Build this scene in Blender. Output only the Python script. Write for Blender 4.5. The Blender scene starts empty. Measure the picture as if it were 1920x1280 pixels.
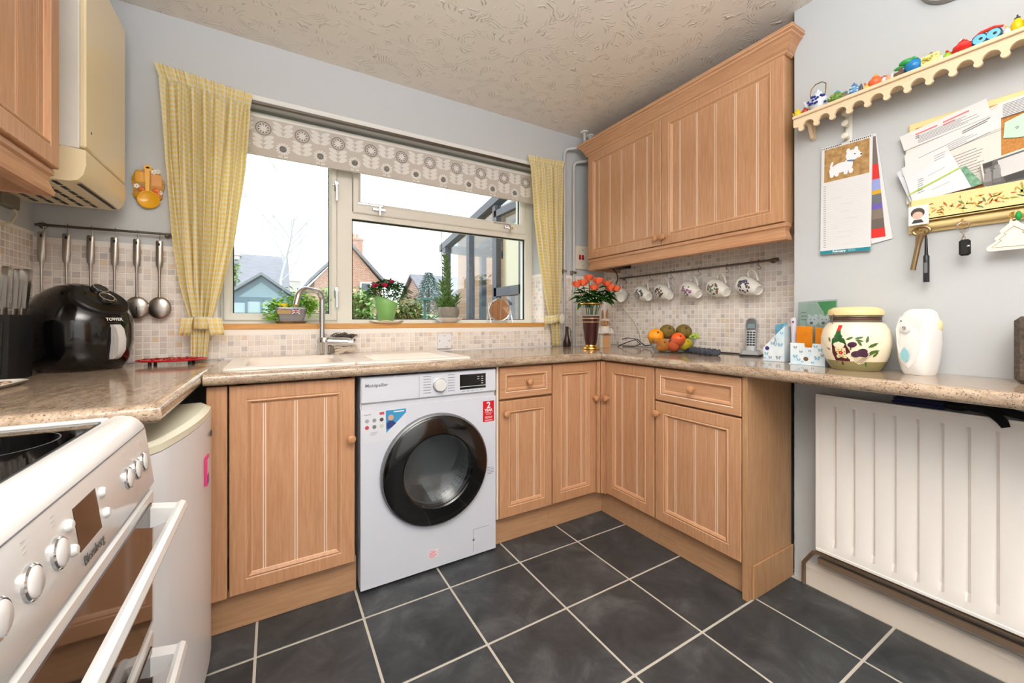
import bpy, bmesh, math, random
from mathutils import Vector, Matrix
R = random.Random(7)
SC = bpy.context.scene
COL = SC.collection
PI = math.pi

# ---------------------------------------------------------------- camera, sky, lamps, exposure
cam_data = bpy.data.cameras.new('camera')
cam_data.sensor_width = 36.0
cam_data.lens = 752.8 / 1920 * 36.0
cam_data.shift_y = -(640 - 601.0) / 1920
cam_data.clip_start = 0.02
cam_data.clip_end = 300
cam = bpy.data.objects.new('camera', cam_data)
cam.location = (0.0512, -1.5149, 1.0713)
cam.rotation_euler = (PI / 2, 0, -0.53537)
COL.objects.link(cam)
SC.camera = cam

world = bpy.data.worlds.new('overcast_sky')
SC.world = world
world.use_nodes = True
wn = world.node_tree.nodes
wn['Background'].inputs[0].default_value = (0.93, 0.97, 1.0, 1)
wn['Background'].inputs[1].default_value = 2.9


def area(name, loc, rot, sx, sy, power, col):
    l = bpy.data.lights.new(name, 'AREA')
    l.shape = 'RECTANGLE'
    l.size, l.size_y = sx, sy
    l.energy = power
    l.color = col
    o = bpy.data.objects.new(name, l)
    o.location, o.rotation_euler = loc, rot
    COL.objects.link(o)
    return o


area('ceiling_lamp_light', (0.45, -1.65, 2.32), (0, 0, 0), 1.3, 1.0, 8, (1.0, 0.98, 0.95))
area('bounced_flash_light', (0.05, -1.90, 1.85), (PI, 0, 0), 1.2, 1.0, 106, (0.95, 0.98, 1.03))
area('front_fill_light', (0.6, -3.05, 1.35), (PI / 2, 0, 0), 2.2, 2.1, 14, (0.99, 0.99, 1.0))  # added fill from behind the camera; the wall there has no opening

SC.view_settings.view_transform = 'Standard'
SC.view_settings.look = 'None'
SC.view_settings.gamma = 1.0
SC.view_settings.use_curve_mapping = False
SC.view_settings.exposure = 0.07
SC.cycles.use_denoising = True
SC.cycles.max_bounces = 10
SC.cycles.transparent_max_bounces = 24
SC.cycles.sample_clamp_indirect = 6.0

# ---------------------------------------------------------------- helpers
WL = {}


def lin(c):
    r = []
    for v in c[:3]:
        v = v / 255.0
        r.append(v / 12.92 if v <= 0.04045 else ((v + 0.055) / 1.055) ** 2.4)
    return tuple(r) + (1.0,)


def mat(name, col, rough=0.5, metal=0.0, spec=0.5, bump=None, var=None, emit=0, coat=0.0, alpha=1.0, sheen=0, trans=0, ior=1.45):
    """col: sRGB 0-255; var=(second colour, noise scale, stretch xyz); bump=(scale, strength)"""
    m = bpy.data.materials.new(name)
    m.use_nodes = True
    nt = m.node_tree
    b = nt.nodes['Principled BSDF']
    b.inputs['Base Color'].default_value = lin(col)
    b.inputs['Roughness'].default_value = rough
    b.inputs['Metallic'].default_value = metal
    b.inputs['Specular IOR Level'].default_value = spec
    b.inputs['Coat Weight'].default_value = coat
    b.inputs['Coat Roughness'].default_value = 0.08
    b.inputs['Transmission Weight'].default_value = trans
    b.inputs['IOR'].default_value = ior
    if emit:
        b.inputs['Emission Color'].default_value = lin(col)
        b.inputs['Emission Strength'].default_value = emit
    tc = None
    if var or bump:
        tc = nt.nodes.new('ShaderNodeTexCoord')
    if var:
        c2, sc, st = var
        mp = nt.nodes.new('ShaderNodeMapping')
        mp.inputs['Scale'].default_value = st
        nt.links.new(tc.outputs['Object'], mp.inputs['Vector'])
        n = nt.nodes.new('ShaderNodeTexNoise')
        n.inputs['Scale'].default_value = sc
        n.inputs['Detail'].default_value = 5
        n.inputs['Roughness'].default_value = 0.6
        nt.links.new(mp.outputs[0], n.inputs['Vector'])
        r = nt.nodes.new('ShaderNodeValToRGB')
        r.color_ramp.elements[0].position = 0.32
        r.color_ramp.elements[1].position = 0.68
        r.color_ramp.elements[0].color = lin(col)
        r.color_ramp.elements[1].color = lin(c2)
        nt.links.new(n.outputs['Fac'], r.inputs[0])
        nt.links.new(r.outputs[0], b.inputs['Base Color'])
    if bump:
        n2 = nt.nodes.new('ShaderNodeTexNoise')
        n2.inputs['Scale'].default_value = bump[0]
        n2.inputs['Detail'].default_value = 4
        nt.links.new(tc.outputs['Object'], n2.inputs['Vector'])
        bp = nt.nodes.new('ShaderNodeBump')
        bp.inputs['Strength'].default_value = bump[1]
        bp.inputs['Distance'].default_value = 0.01
        nt.links.new(n2.outputs['Fac'], bp.inputs['Height'])
        nt.links.new(bp.outputs[0], b.inputs['Normal'])
    return m


def glass_mat(name, col=(255, 255, 255), refl=1.0, ior=1.45, rough=0.0):
    """thin clear sheet: see-through plus a Fresnel reflection"""
    m = bpy.data.materials.new(name)
    m.use_nodes = True
    nt = m.node_tree
    nt.nodes.remove(nt.nodes['Principled BSDF'])
    out = nt.nodes['Material Output']
    t = nt.nodes.new('ShaderNodeBsdfTransparent')
    t.inputs[0].default_value = lin(col)
    g = nt.nodes.new('ShaderNodeBsdfGlossy')
    g.inputs['Roughness'].default_value = rough
    f = nt.nodes.new('ShaderNodeLayerWeight')
    f.inputs[0].default_value = 0.5
    pw = nt.nodes.new('ShaderNodeMath')
    pw.operation = 'POWER'
    pw.inputs[1].default_value = 4.0
    nt.links.new(f.outputs['Facing'], pw.inputs[0])
    mu = nt.nodes.new('ShaderNodeMath')
    mu.operation = 'MULTIPLY_ADD'
    mu.inputs[1].default_value = 0.8 * refl
    mu.inputs[2].default_value = 0.045 * refl
    nt.links.new(pw.outputs[0], mu.inputs[0])
    mx = nt.nodes.new('ShaderNodeMixShader')
    nt.links.new(mu.outputs[0], mx.inputs[0])
    nt.links.new(t.outputs[0], mx.inputs[1])
    nt.links.new(g.outputs[0], mx.inputs[2])
    nt.links.new(mx.outputs[0], out.inputs[0])
    return m


def thing(name, label, cat, loc=(0, 0, 0), group=None, rz=0.0, local=False, rot=None):
    o = bpy.data.objects.new(name, None)
    COL.objects.link(o)
    o.location = loc
    o.rotation_euler = rot if rot else (0, 0, rz)
    o.empty_display_size = 0.05
    o['label'] = label
    o['category'] = cat
    if group:
        o['group'] = group
    WL[o.name] = None if local else Vector(loc)
    return o


def tag(o, label, cat, group=None):
    o['label'] = label
    o['category'] = cat
    if group:
        o['group'] = group
    return o


def dup(root, loc, rz=None, label=None, group=None, rot=None):
    r = root.copy()
    COL.objects.link(r)
    r.location = loc
    if rz is not None:
        r.rotation_euler = (0, 0, rz)
    if rot is not None:
        r.rotation_euler = rot
    if label:
        r['label'] = label
    if group:
        r['group'] = group
    WL[r.name] = None
    for ch in list(root.children):
        c = ch.copy()
        COL.objects.link(c)
        c.parent = r
        for g in list(ch.children):
            d = g.copy()
            COL.objects.link(d)
            d.parent = c
    return r


class B:
    """collects geometry for one mesh"""

    def __init__(s, M=None):
        s.bm = bmesh.new()
        s.M = M
        s.m = 0
        s.uv = None

    def v(s, p):
        p = Vector(p)
        if s.M is not None:
            p = s.M @ p
        return s.bm.verts.new(p)

    def f(s, vs):
        try:
            f = s.bm.faces.new(vs)
            f.material_index = s.m
            return f
        except ValueError:
            return None

    def poly(s, pts):
        return s.f([s.v(p) for p in pts])

    def box(s, x0, y0, z0, x1, y1, z1, c=0.0):
        if x1 < x0: x0, x1 = x1, x0
        if y1 < y0: y0, y1 = y1, y0
        if z1 < z0: z0, z1 = z1, z0
        if c <= 0:
            V = [s.v(p) for p in ((x0, y0, z0), (x1, y0, z0), (x1, y1, z0), (x0, y1, z0), (x0, y0, z1), (x1, y0, z1), (x1, y1, z1), (x0, y1, z1))]
            for q in ((0, 3, 2, 1), (4, 5, 6, 7), (0, 1, 5, 4), (1, 2, 6, 5), (2, 3, 7, 6), (3, 0, 4, 7)):
                s.f([V[i] for i in q])
            return
        # chamfered box
        c = min(c, (x1 - x0) / 2.01, (y1 - y0) / 2.01, (z1 - z0) / 2.01)
        ex = (x0, x1); ey = (y0, y1); ez = (z0, z1)
        V = {}
        for i in (0, 1):
            for j in (0, 1):
                for k in (0, 1):
                    sx = c if i == 0 else -c
                    sy = c if j == 0 else -c
                    sz = c if k == 0 else -c
                    V[i, j, k, 0] = s.v((ex[i], ey[j] + sy, ez[k] + sz))
                    V[i, j, k, 1] = s.v((ex[i] + sx, ey[j], ez[k] + sz))
                    V[i, j, k, 2] = s.v((ex[i] + sx, ey[j] + sy, ez[k]))
        fs = []
        for i in (0, 1):
            fs.append([V[i, 0, 0, 0], V[i, 1, 0, 0], V[i, 1, 1, 0], V[i, 0, 1, 0]])
            fs.append([V[0, i, 0, 1], V[1, i, 0, 1], V[1, i, 1, 1], V[0, i, 1, 1]])
            fs.append([V[0, 0, i, 2], V[1, 0, i, 2], V[1, 1, i, 2], V[0, 1, i, 2]])
        for a in (0, 1):
            for b in (0, 1):
                fs.append([V[0, a, b, 1], V[1, a, b, 1], V[1, a, b, 2], V[0, a, b, 2]])
                fs.append([V[a, 0, b, 0], V[a, 1, b, 0], V[a, 1, b, 2], V[a, 0, b, 2]])
                fs.append([V[a, b, 0, 0], V[a, b, 1, 0], V[a, b, 1, 1], V[a, b, 0, 1]])
                for d in (0, 1):
                    pass
        for i in (0, 1):
            for j in (0, 1):
                for k in (0, 1):
                    fs.append([V[i, j, k, 0], V[i, j, k, 1], V[i, j, k, 2]])
        for q in fs:
            s.f(q)

    def loft(s, rings, closed=True, cap0=True, cap1=True):
        VR = [[s.v(p) for p in r] for r in rings]
        n = len(VR[0])
        for a, b in zip(VR, VR[1:]):
            for i in range(n if closed else n - 1):
                j = (i + 1) % n
                s.f([a[i], a[j], b[j], b[i]])
        if closed and cap0:
            s.f(list(reversed(VR[0])))
        if closed and cap1:
            s.f(VR[-1])
        return VR

    def cyl(s, p0, p1, r0, r1=None, n=16, cap=True):
        s.tube([p0, p1], [r0, r0 if r1 is None else r1], n, cap)

    def tube(s, pts, r, n=8, cap=True, flat=None):
        """flat=(axis vector, factor): squash the section"""
        P = [Vector(p) for p in pts]
        if not isinstance(r, (list, tuple)):
            r = [r] * len(P)
        rings = []
        up = None
        for i, p in enumerate(P):
            if i == 0: t = P[1] - P[0]
            elif i == len(P) - 1: t = P[-1] - P[-2]
            else: t = (P[i + 1] - P[i]).normalized() + (P[i] - P[i - 1]).normalized()
            if t.length < 1e-9: t = Vector((0, 0, 1))
            t.normalize()
            if up is None:
                up = Vector((0, 0, 1)) if abs(t.z) < 0.9 else Vector((1, 0, 0))
            a = (up - t * up.dot(t))
            if a.length < 1e-6:
                a = Vector((1, 0, 0)) - t * t.x
            a.normalize()
            up = a
            b = t.cross(a)
            ring = []
            for k in range(n):
                an = 2 * PI * k / n
                q = a * math.cos(an) * r[i] + b * math.sin(an) * r[i]
                if flat:
                    fa = Vector(flat[0])
                    q = q - fa * q.dot(fa) * (1 - flat[1])
                ring.append(p + q)
            rings.append(ring)
        s.loft(rings, True, cap, cap)

    def lathe(s, prof, c=(0, 0, 0), n=24, axis='z', X=None, cap=True):
        """prof: [(radius, height)]; X optional 4x4 placing the lathe"""
        c = Vector(c)
        rings = []
        for r, h in prof:
            ring = []
            for k in range(n):
                a = 2 * PI * k / n
                p = Vector((r * math.cos(a), r * math.sin(a), h))
                if axis == 'y': p = Vector((p.x, p.z, p.y)) if False else Vector((p.x, h, p.y))
                elif axis == 'x': p = Vector((h, p.x, p.y))
                elif axis == '-y': p = Vector((p.x, -h, p.y))
                elif axis == '-x': p = Vector((-h, p.x, p.y))
                if X is not None: p = X @ p
                ring.append(c + p)
            rings.append(ring)
        s.loft(rings, True, cap, cap)

    def ball(s, c, rx, ry=None, rz=None, n=14, m=8, X=None):
        ry = rx if ry is None else ry
        rz = rx if rz is None else rz
        c = Vector(c)
        rings = []
        for i in range(m + 1):
            t = PI * i / m
            rr = max(math.sin(t), 0.02)
            ring = []
            for k in range(n):
                a = 2 * PI * k / n
                p = Vector((rx * rr * math.cos(a), ry * rr * math.sin(a), -rz * math.cos(t)))
                if X is not None: p = X @ p
                ring.append(c + p)
            rings.append(ring)
        s.loft(rings)

    def prism(s, pts, d):
        d = Vector(d)
        A = [Vector(p) for p in pts]
        s.loft([A, [p + d for p in A]])

    def grid(s, fn, nu, nv, uvf=None):
        V = [[s.v(fn(i / nu, j / nv)) for i in range(nu + 1)] for j in range(nv + 1)]
        if uvf and s.uv is None:
            s.uv = s.bm.loops.layers.uv.new('UVMap')
        for j in range(nv):
            for i in range(nu):
                f = s.f([V[j][i], V[j][i + 1], V[j + 1][i + 1], V[j + 1][i]])
                if uvf and f:
                    for l, (a, b) in zip(f.loops, ((i, j), (i + 1, j), (i + 1, j + 1), (i, j + 1))):
                        l[s.uv].uv = uvf(a / nu, b / nv)

    def sweep(s, prof, path, closed=False):
        """prof [(out, z)] swept along xy path; out is to the right of travel; mitred corners"""
        P = [Vector((p[0], p[1])) for p in path]
        rings = []
        for i, p in enumerate(P):
            d0 = (P[i] - P[i - 1]).normalized() if i > 0 else None
            d1 = (P[i + 1] - P[i]).normalized() if i < len(P) - 1 else None
            if d0 is None: d0 = d1
            if d1 is None: d1 = d0
            n0 = Vector((d0.y, -d0.x)); n1 = Vector((d1.y, -d1.x))
            nn = (n0 + n1)
            nn = nn / max(1e-6, nn.dot(n0)) if nn.length > 1e-6 else n0
            rings.append([Vector((p.x + nn.x * o, p.y + nn.y * o, z)) for o, z in prof])
        s.loft(rings)

    def done(s, name, mats, parent=None, smooth=None, thick=0, sub=0, kind=None):
        bmesh.ops.recalc_face_normals(s.bm, faces=s.bm.faces)
        w = WL.get(parent.name) if parent is not None else None
        if w is not None:
            for v in s.bm.verts:
                v.co -= w
        me = bpy.data.meshes.new(name)
        s.bm.to_mesh(me)
        s.bm.free()
        if not isinstance(mats, (list, tuple)):
            mats = [mats]
        for m in mats:
            me.materials.append(m)
        if smooth is not None:
            me.polygons.foreach_set('use_smooth', [True] * len(me.polygons))
            me.set_sharp_from_angle(angle=smooth)
        o = bpy.data.objects.new(name, me)
        COL.objects.link(o)
        if parent is not None:
            o.parent = parent
            WL[o.name] = w
        if thick:
            md = o.modifiers.new('solid', 'SOLIDIFY')
            md.thickness = thick
            md.offset = 0
        if sub:
            md = o.modifiers.new('sub', 'SUBSURF')
            md.levels = md.render_levels = sub
        if kind:
            o['kind'] = kind
        return o


def struct(o):
    o['kind'] = 'structure'
    return o


def text(body, size, loc, right, up, m, parent, name='lettering', align='CENTER', ext=0.0003, bold=0.0):
    cu = bpy.data.curves.new('t', 'FONT')
    cu.body = body
    cu.size = size
    cu.align_x = align
    cu.align_y = 'CENTER'
    cu.extrude = ext
    cu.offset = bold
    cu.resolution_u = 2
    t = bpy.data.objects.new('t', cu)
    COL.objects.link(t)
    dg = bpy.context.evaluated_depsgraph_get()
    me = bpy.data.meshes.new_from_object(t.evaluated_get(dg))
    bpy.data.objects.remove(t)
    bpy.data.curves.remove(cu)
    me.name = name
    right = Vector(right).normalized()
    up = Vector(up)
    up = (up - right * up.dot(right)).normalized()
    nn = right.cross(up)
    loc = Vector(loc)
    w = WL.get(parent.name) if parent is not None else None
    if w is not None:
        loc = loc - w
    me.transform(Matrix.Translation(loc) @ Matrix((right, up, nn)).transposed().to_4x4())
    me.materials.clear()
    me.materials.append(m)
    o = bpy.data.objects.new(name, me)
    COL.objects.link(o)
    if parent is not None:
        o.parent = parent
        WL[o.name] = w
    return o


SM = 0.7
# ---------------------------------------------------------------- materials
def wood(name, c1, c2, axis, rough=0.42, sc=9.0):
    st = {'z': (14, 14, 0.8), 'x': (0.8, 14, 14), 'y': (14, 0.8, 14)}[axis]
    m = bpy.data.materials.new(name)
    m.use_nodes = True
    nt = m.node_tree
    b = nt.nodes['Principled BSDF']
    b.inputs['Roughness'].default_value = rough
    tc = nt.nodes.new('ShaderNodeTexCoord')
    mp = nt.nodes.new('ShaderNodeMapping')
    mp.inputs['Scale'].default_value = st
    nt.links.new(tc.outputs['Object'], mp.inputs[0])
    n1 = nt.nodes.new('ShaderNodeTexNoise')
    n1.inputs['Scale'].default_value = sc
    n1.inputs['Detail'].default_value = 6
    n1.inputs['Roughness'].default_value = 0.65
    n1.inputs['Distortion'].default_value = 0.4
    nt.links.new(mp.outputs[0], n1.inputs['Vector'])
    n2 = nt.nodes.new('ShaderNodeTexNoise')
    n2.inputs['Scale'].default_value = 3.0
    n2.inputs['Detail'].default_value = 2
    nt.links.new(tc.outputs['Object'], n2.inputs['Vector'])
    ad = nt.nodes.new('ShaderNodeMath')
    ad.operation = 'ADD'
    nt.links.new(n1.outputs['Fac'], ad.inputs[0])
    mu = nt.nodes.new('ShaderNodeMath')
    mu.operation = 'MULTIPLY'
    mu.inputs[1].default_value = 0.35
    nt.links.new(n2.outputs['Fac'], mu.inputs[0])
    nt.links.new(mu.outputs[0], ad.inputs[1])
    r = nt.nodes.new('ShaderNodeValToRGB')
    r.color_ramp.elements[0].position = 0.45
    r.color_ramp.elements[1].position = 0.9
    r.color_ramp.elements[0].color = lin(c1)
    r.color_ramp.elements[1].color = lin(c2)
    nt.links.new(ad.outputs[0], r.inputs[0])
    nt.links.new(r.outputs[0], b.inputs['Base Color'])
    bp = nt.nodes.new('ShaderNodeBump')
    bp.inputs['Strength'].default_value = 0.08
    bp.inputs['Distance'].default_value = 0.004
    nt.links.new(n1.outputs['Fac'], bp.inputs['Height'])
    nt.links.new(bp.outputs[0], b.inputs['Normal'])
    return m


OAK1, OAK2 = (182, 132, 95), (207, 159, 120)
WZ = wood('limed_oak_upright_grain', OAK1, OAK2, 'z')
WX = wood('limed_oak_grain_across_x', OAK1, OAK2, 'x')
WY = wood('limed_oak_grain_across_y', OAK1, OAK2, 'y')
WKX = wood('plinth_oak_x', (172, 130, 94), (196, 154, 116), 'x')
WKY = wood('plinth_oak_y', (172, 130, 94), (196, 154, 116), 'y')
WKZ = wood('panel_oak_z', (166, 124, 86), (196, 154, 112), 'z')
SILLW = wood('sill_oak', (200, 142, 72), (222, 168, 100), 'x')
PALEW = wood('shelf_birch', (232, 205, 168), (242, 218, 184), 'y', 0.55)
LIME = mat('white_lime_wax', (238, 218, 198), 0.6)
LIME2 = mat('soft_lime_highlight', (220, 178, 142), 0.5)
KNOBW = wood('knob_oak', (182, 126, 82), (204, 152, 108), 'z', 0.35)
CARC = mat('cabinet_interior_oak', (150, 112, 80), 0.7)

WALL = mat('grey_blue_wall_paint', (201, 204, 205), 0.75, bump=(60, 0.04))
WALLW = mat('off_white_wall_paint', (194, 197, 198), 0.75, bump=(60, 0.04))
WHITEP = mat('white_gloss_paint', (238, 236, 231), 0.35)
UPVC = mat('off_white_upvc', (231, 226, 214), 0.3)
GASK = mat('black_rubber_gasket', (28, 28, 28), 0.6)
STEEL = mat('brushed_steel', (176, 170, 162), 0.3, 1.0)
CHROME = mat('chrome', (214, 214, 216), 0.09, 1.0)
DKSTEEL = mat('dark_rail_steel', (112, 104, 96), 0.32, 1.0)
WHITE = mat('white_enamel', (240, 241, 244), 0.25)
CWHITE = mat('cooker_white_enamel', (226, 226, 225), 0.2, coat=0.3)
BLACKG = mat('black_gloss_plastic', (9, 9, 10), 0.13, coat=0.4)
BLACKM = mat('black_matt_plastic', (20, 20, 21), 0.45)
BLACKGL = mat('black_hob_glass', (6, 6, 7), 0.04)
BROWNGL = mat('oven_door_brown_glass', (62, 38, 26), 0.06)
RED = mat('red_enamel', (190, 22, 28), 0.35)
CREAM = mat('cream_boiler_enamel', (244, 226, 186), 0.22)
CREAMW = mat('pale_cream_boiler_side', (236, 233, 224), 0.3)
RADP = mat('radiator_enamel', (252, 247, 240), 0.35)
SKIRTP = mat('skirting_gloss_paint', (228, 216, 202), 0.4)
COPPER = mat('painted_copper_pipe', (134, 112, 92), 0.4, 0.3)
GLASS = glass_mat('window_glass', (250, 252, 252), 0.8)
CLEAR = glass_mat('clear_plastic_or_glass', (240, 243, 244), 1.2)
PAPER = mat('white_paper', (222, 222, 222), 0.7)
INK = mat('grey_print', (120, 120, 124), 0.8)
PINKINK = mat('pink_print', (226, 120, 120), 0.8)


def ramp_noise(nt, tc, scale, stops, stretch=(1, 1, 1), detail=8, rough=0.7, dist=0.0):
    mp = nt.nodes.new('ShaderNodeMapping')
    mp.inputs['Scale'].default_value = stretch
    nt.links.new(tc.outputs['Object'], mp.inputs[0])
    n = nt.nodes.new('ShaderNodeTexNoise')
    n.inputs['Scale'].default_value = scale
    n.inputs['Detail'].default_value = detail
    n.inputs['Roughness'].default_value = rough
    n.inputs['Distortion'].default_value = dist
    nt.links.new(mp.outputs[0], n.inputs['Vector'])
    r = nt.nodes.new('ShaderNodeValToRGB')
    e = r.color_ramp.elements
    while len(e) < len(stops):
        e.new(0.5)
    for el, (p, c) in zip(e, stops):
        el.position = p
        el.color = lin(c)
    nt.links.new(n.outputs['Fac'], r.inputs[0])
    return r, n


def make_granite(name, st):
    m = bpy.data.materials.new(name)
    m.use_nodes = True
    nt = m.node_tree
    b = nt.nodes['Principled BSDF']
    b.inputs['Roughness'].default_value = 0.1
    b.inputs['Specular IOR Level'].default_value = 0.6
    tc = nt.nodes.new('ShaderNodeTexCoord')
    r1, n1 = ramp_noise(nt, tc, 26, [(0.3, (134, 110, 92)), (0.45, (170, 148, 126)), (0.6, (194, 172, 148)), (0.75, (168, 158, 150))], st, 6, 0.7, 0.6)
    r2, n2 = ramp_noise(nt, tc, 230, [(0.36, (84, 68, 60)), (0.43, (255, 255, 255)), (1.0, (255, 255, 255))], (1, 1, 1), 3, 0.6)
    mx = nt.nodes.new('ShaderNodeMix')
    mx.data_type = 'RGBA'
    mx.blend_type = 'MULTIPLY'
    mx.inputs[0].default_value = 0.75
    nt.links.new(r1.outputs[0], mx.inputs[6])
    nt.links.new(r2.outputs[0], mx.inputs[7])
    nt.links.new(mx.outputs[2], b.inputs['Base Color'])
    return m


GRAN = make_granite('speckled_granite_laminate', (0.55, 1.6, 2.0))
GRANY = make_granite('speckled_granite_laminate_y', (1.6, 0.55, 2.0))


def make_slate():
    m = bpy.data.materials.new('dark_slate_tile')
    m.use_nodes = True
    nt = m.node_tree
    b = nt.nodes['Principled BSDF']
    b.inputs['Roughness'].default_value = 0.42
    tc = nt.nodes.new('ShaderNodeTexCoord')
    oi = nt.nodes.new('ShaderNodeObjectInfo')
    vm = nt.nodes.new('ShaderNodeVectorMath')
    vm.operation = 'SCALE'
    cb = nt.nodes.new('ShaderNodeCombineXYZ')
    for i in range(3):
        nt.links.new(oi.outputs['Random'], cb.inputs[i])
    nt.links.new(cb.outputs[0], vm.inputs[0])
    vm.inputs['Scale'].default_value = 37.0
    ad = nt.nodes.new('ShaderNodeVectorMath')
    ad.operation = 'ADD'
    nt.links.new(tc.outputs['Object'], ad.inputs[0])
    nt.links.new(vm.outputs[0], ad.inputs[1])
    n = nt.nodes.new('ShaderNodeTexNoise')
    n.inputs['Scale'].default_value = 7
    n.inputs['Detail'].default_value = 9
    n.inputs['Roughness'].default_value = 0.68
    n.inputs['Distortion'].default_value = 0.5
    nt.links.new(ad.outputs[0], n.inputs['Vector'])
    r = nt.nodes.new('ShaderNodeValToRGB')
    e = r.color_ramp.elements
    e.new(0.5)
    for el, (p, c) in zip(e, [(0.3, (42, 45, 48)), (0.52, (64, 67, 70)), (0.74, (96, 98, 100))]):
        el.position = p
        el.color = lin(c)
    nt.links.new(n.outputs['Fac'], r.inputs[0])
    nt.links.new(r.outputs[0], b.inputs['Base Color'])
    bp = nt.nodes.new('ShaderNodeBump')
    bp.inputs['Strength'].default_value = 0.12
    bp.inputs['Distance'].default_value = 0.01
    nt.links.new(n.outputs['Fac'], bp.inputs['Height'])
    nt.links.new(bp.outputs[0], b.inputs['Normal'])
    return m


SLATE = make_slate()
GROUT = mat('pale_floor_grout', (196, 190, 178), 0.8)
TGROUT = mat('wall_tile_grout', (248, 241, 233), 0.7)


def make_artex():
    m = bpy.data.materials.new('swirled_textured_ceiling')
    m.use_nodes = True
    nt = m.node_tree
    b = nt.nodes['Principled BSDF']
    b.inputs['Base Color'].default_value = lin((240, 231, 219))
    b.inputs['Roughness'].default_value = 0.45
    tc = nt.nodes.new('ShaderNodeTexCoord')
    vo = nt.nodes.new('ShaderNodeTexVoronoi')
    vo.inputs['Scale'].default_value = 5.5
    vo.inputs['Randomness'].default_value = 1.0
    nt.links.new(tc.outputs['Object'], vo.inputs['Vector'])
    nz = nt.nodes.new('ShaderNodeTexNoise')
    nz.inputs['Scale'].default_value = 9
    nz.inputs['Detail'].default_value = 3
    nt.links.new(tc.outputs['Object'], nz.inputs['Vector'])
    m1 = nt.nodes.new('ShaderNodeMath')
    m1.operation = 'MULTIPLY'
    m1.inputs[1].default_value = 80.0
    nt.links.new(vo.outputs['Distance'], m1.inputs[0])
    m2 = nt.nodes.new('ShaderNodeMath')
    m2.operation = 'MULTIPLY_ADD'
    m2.inputs[1].default_value = 42.0
    nt.links.new(nz.outputs['Fac'], m2.inputs[0])
    nt.links.new(m1.outputs[0], m2.inputs[2])
    sn = nt.nodes.new('ShaderNodeMath')
    sn.operation = 'SINE'
    nt.links.new(m2.outputs[0], sn.inputs[0])
    n3 = nt.nodes.new('ShaderNodeTexNoise')
    n3.inputs['Scale'].default_value = 16
    n3.inputs['Detail'].default_value = 3
    nt.links.new(tc.outputs['Object'], n3.inputs['Vector'])
    rr = nt.nodes.new('ShaderNodeMapRange')
    rr.inputs['From Min'].default_value = 0.50
    rr.inputs['From Max'].default_value = 0.64
    nt.links.new(n3.outputs['Fac'], rr.inputs['Value'])
    pw = nt.nodes.new('ShaderNodeMath')
    pw.operation = 'MULTIPLY'
    mr = nt.nodes.new('ShaderNodeMapRange')
    mr.inputs['From Min'].default_value = 0.55
    nt.links.new(sn.outputs[0], mr.inputs['Value'])
    nt.links.new(mr.outputs[0], pw.inputs[0])
    nt.links.new(rr.outputs[0], pw.inputs[1])
    bp = nt.nodes.new('ShaderNodeBump')
    bp.inputs['Strength'].default_value = 0.8
    bp.inputs['Distance'].default_value = 0.007
    nt.links.new(pw.outputs[0], bp.inputs['Height'])
    nt.links.new(bp.outputs[0], b.inputs['Normal'])
    return m


ARTEX = make_artex()

# ---------------------------------------------------------------- setting
XL, XR, XB, YB, YF, ZC = -0.727, 1.935, 2.165, 0.70, -3.10, 2.37
YR = -0.668          # where the radiator wall steps back to the tiled recess

b = B()
b.box(XL - .1, YF - .1, -0.06, XB + .1, YB + .1, -0.0015)
floor = struct(b.done('floor', GROUT))
P_ = 0.33
tile_mesh = None
for i in range(-3, 7):
    for j in range(-3, 10):
        x0, x1 = i * P_ + .004, (i + 1) * P_ - .004
        y1, y0 = -j * P_ - .004, -(j + 1) * P_ + .004
        xe = XR - .02 if y0 < YR - .05 else XB
        cx0, cx1 = max(x0, XL), min(x1, xe)
        cy0, cy1 = max(y0, YF), min(y1, YB)
        if cx1 - cx0 < .02 or cy1 - cy0 < .02:
            continue
        whole = abs(cx1 - cx0 - (x1 - x0)) < 1e-6 and abs(cy1 - cy0 - (y1 - y0)) < 1e-6
        if whole and tile_mesh:
            o = bpy.data.objects.new('floor_tile', tile_mesh)
            COL.objects.link(o)
            o.parent = floor
        else:
            b = B()
            hx, hy = (cx1 - cx0) / 2, (cy1 - cy0) / 2
            b.box(-hx, -hy, -.006, hx, hy, 0.0, .0012)
            o = b.done('floor_tile', SLATE)
            o.parent = floor
            if whole:
                tile_mesh = o.data
        o.location = ((cx0 + cx1) / 2, (cy0 + cy1) / 2, 0)

b = B()
b.box(XL - .1, YF - .1, ZC, XB + .1, YB + .25, ZC + .1)
struct(b.done('ceiling', ARTEX))

WX0, WX1, WZ0, WZ1 = -0.165, 1.605, 1.03, 2.085     # window opening
b = B()
b.box(XL - .1, YB, 0, WX0, YB + .27, ZC)
b.box(WX1, YB, 0, XB + .1, YB + .27, ZC)
b.box(WX0, YB, 0, WX1, YB + .27, WZ0)
b.box(WX0, YB, WZ1, WX1, YB + .27, ZC)
wall_back = struct(b.done('wall_back', WALL))
b = B()
b.box(XL - .12, YF - .1, 0, XL, YB, ZC)
wall_left = struct(b.done('wall_left', WALL))
b = B()
b.box(XB, YR, 0, XB + .15, YB, ZC)
wall_right = struct(b.done('wall_right', WALLW))
b = B()
b.box(XR, YF, 0, XB + .15, YR - .0002, ZC)
struct(b.done('wall_right', WALLW))
b = B()
b.box(XL - .1, YF - .12, 0, XB + .1, YF, ZC)
struct(b.done('wall_front', WALLW))

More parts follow.
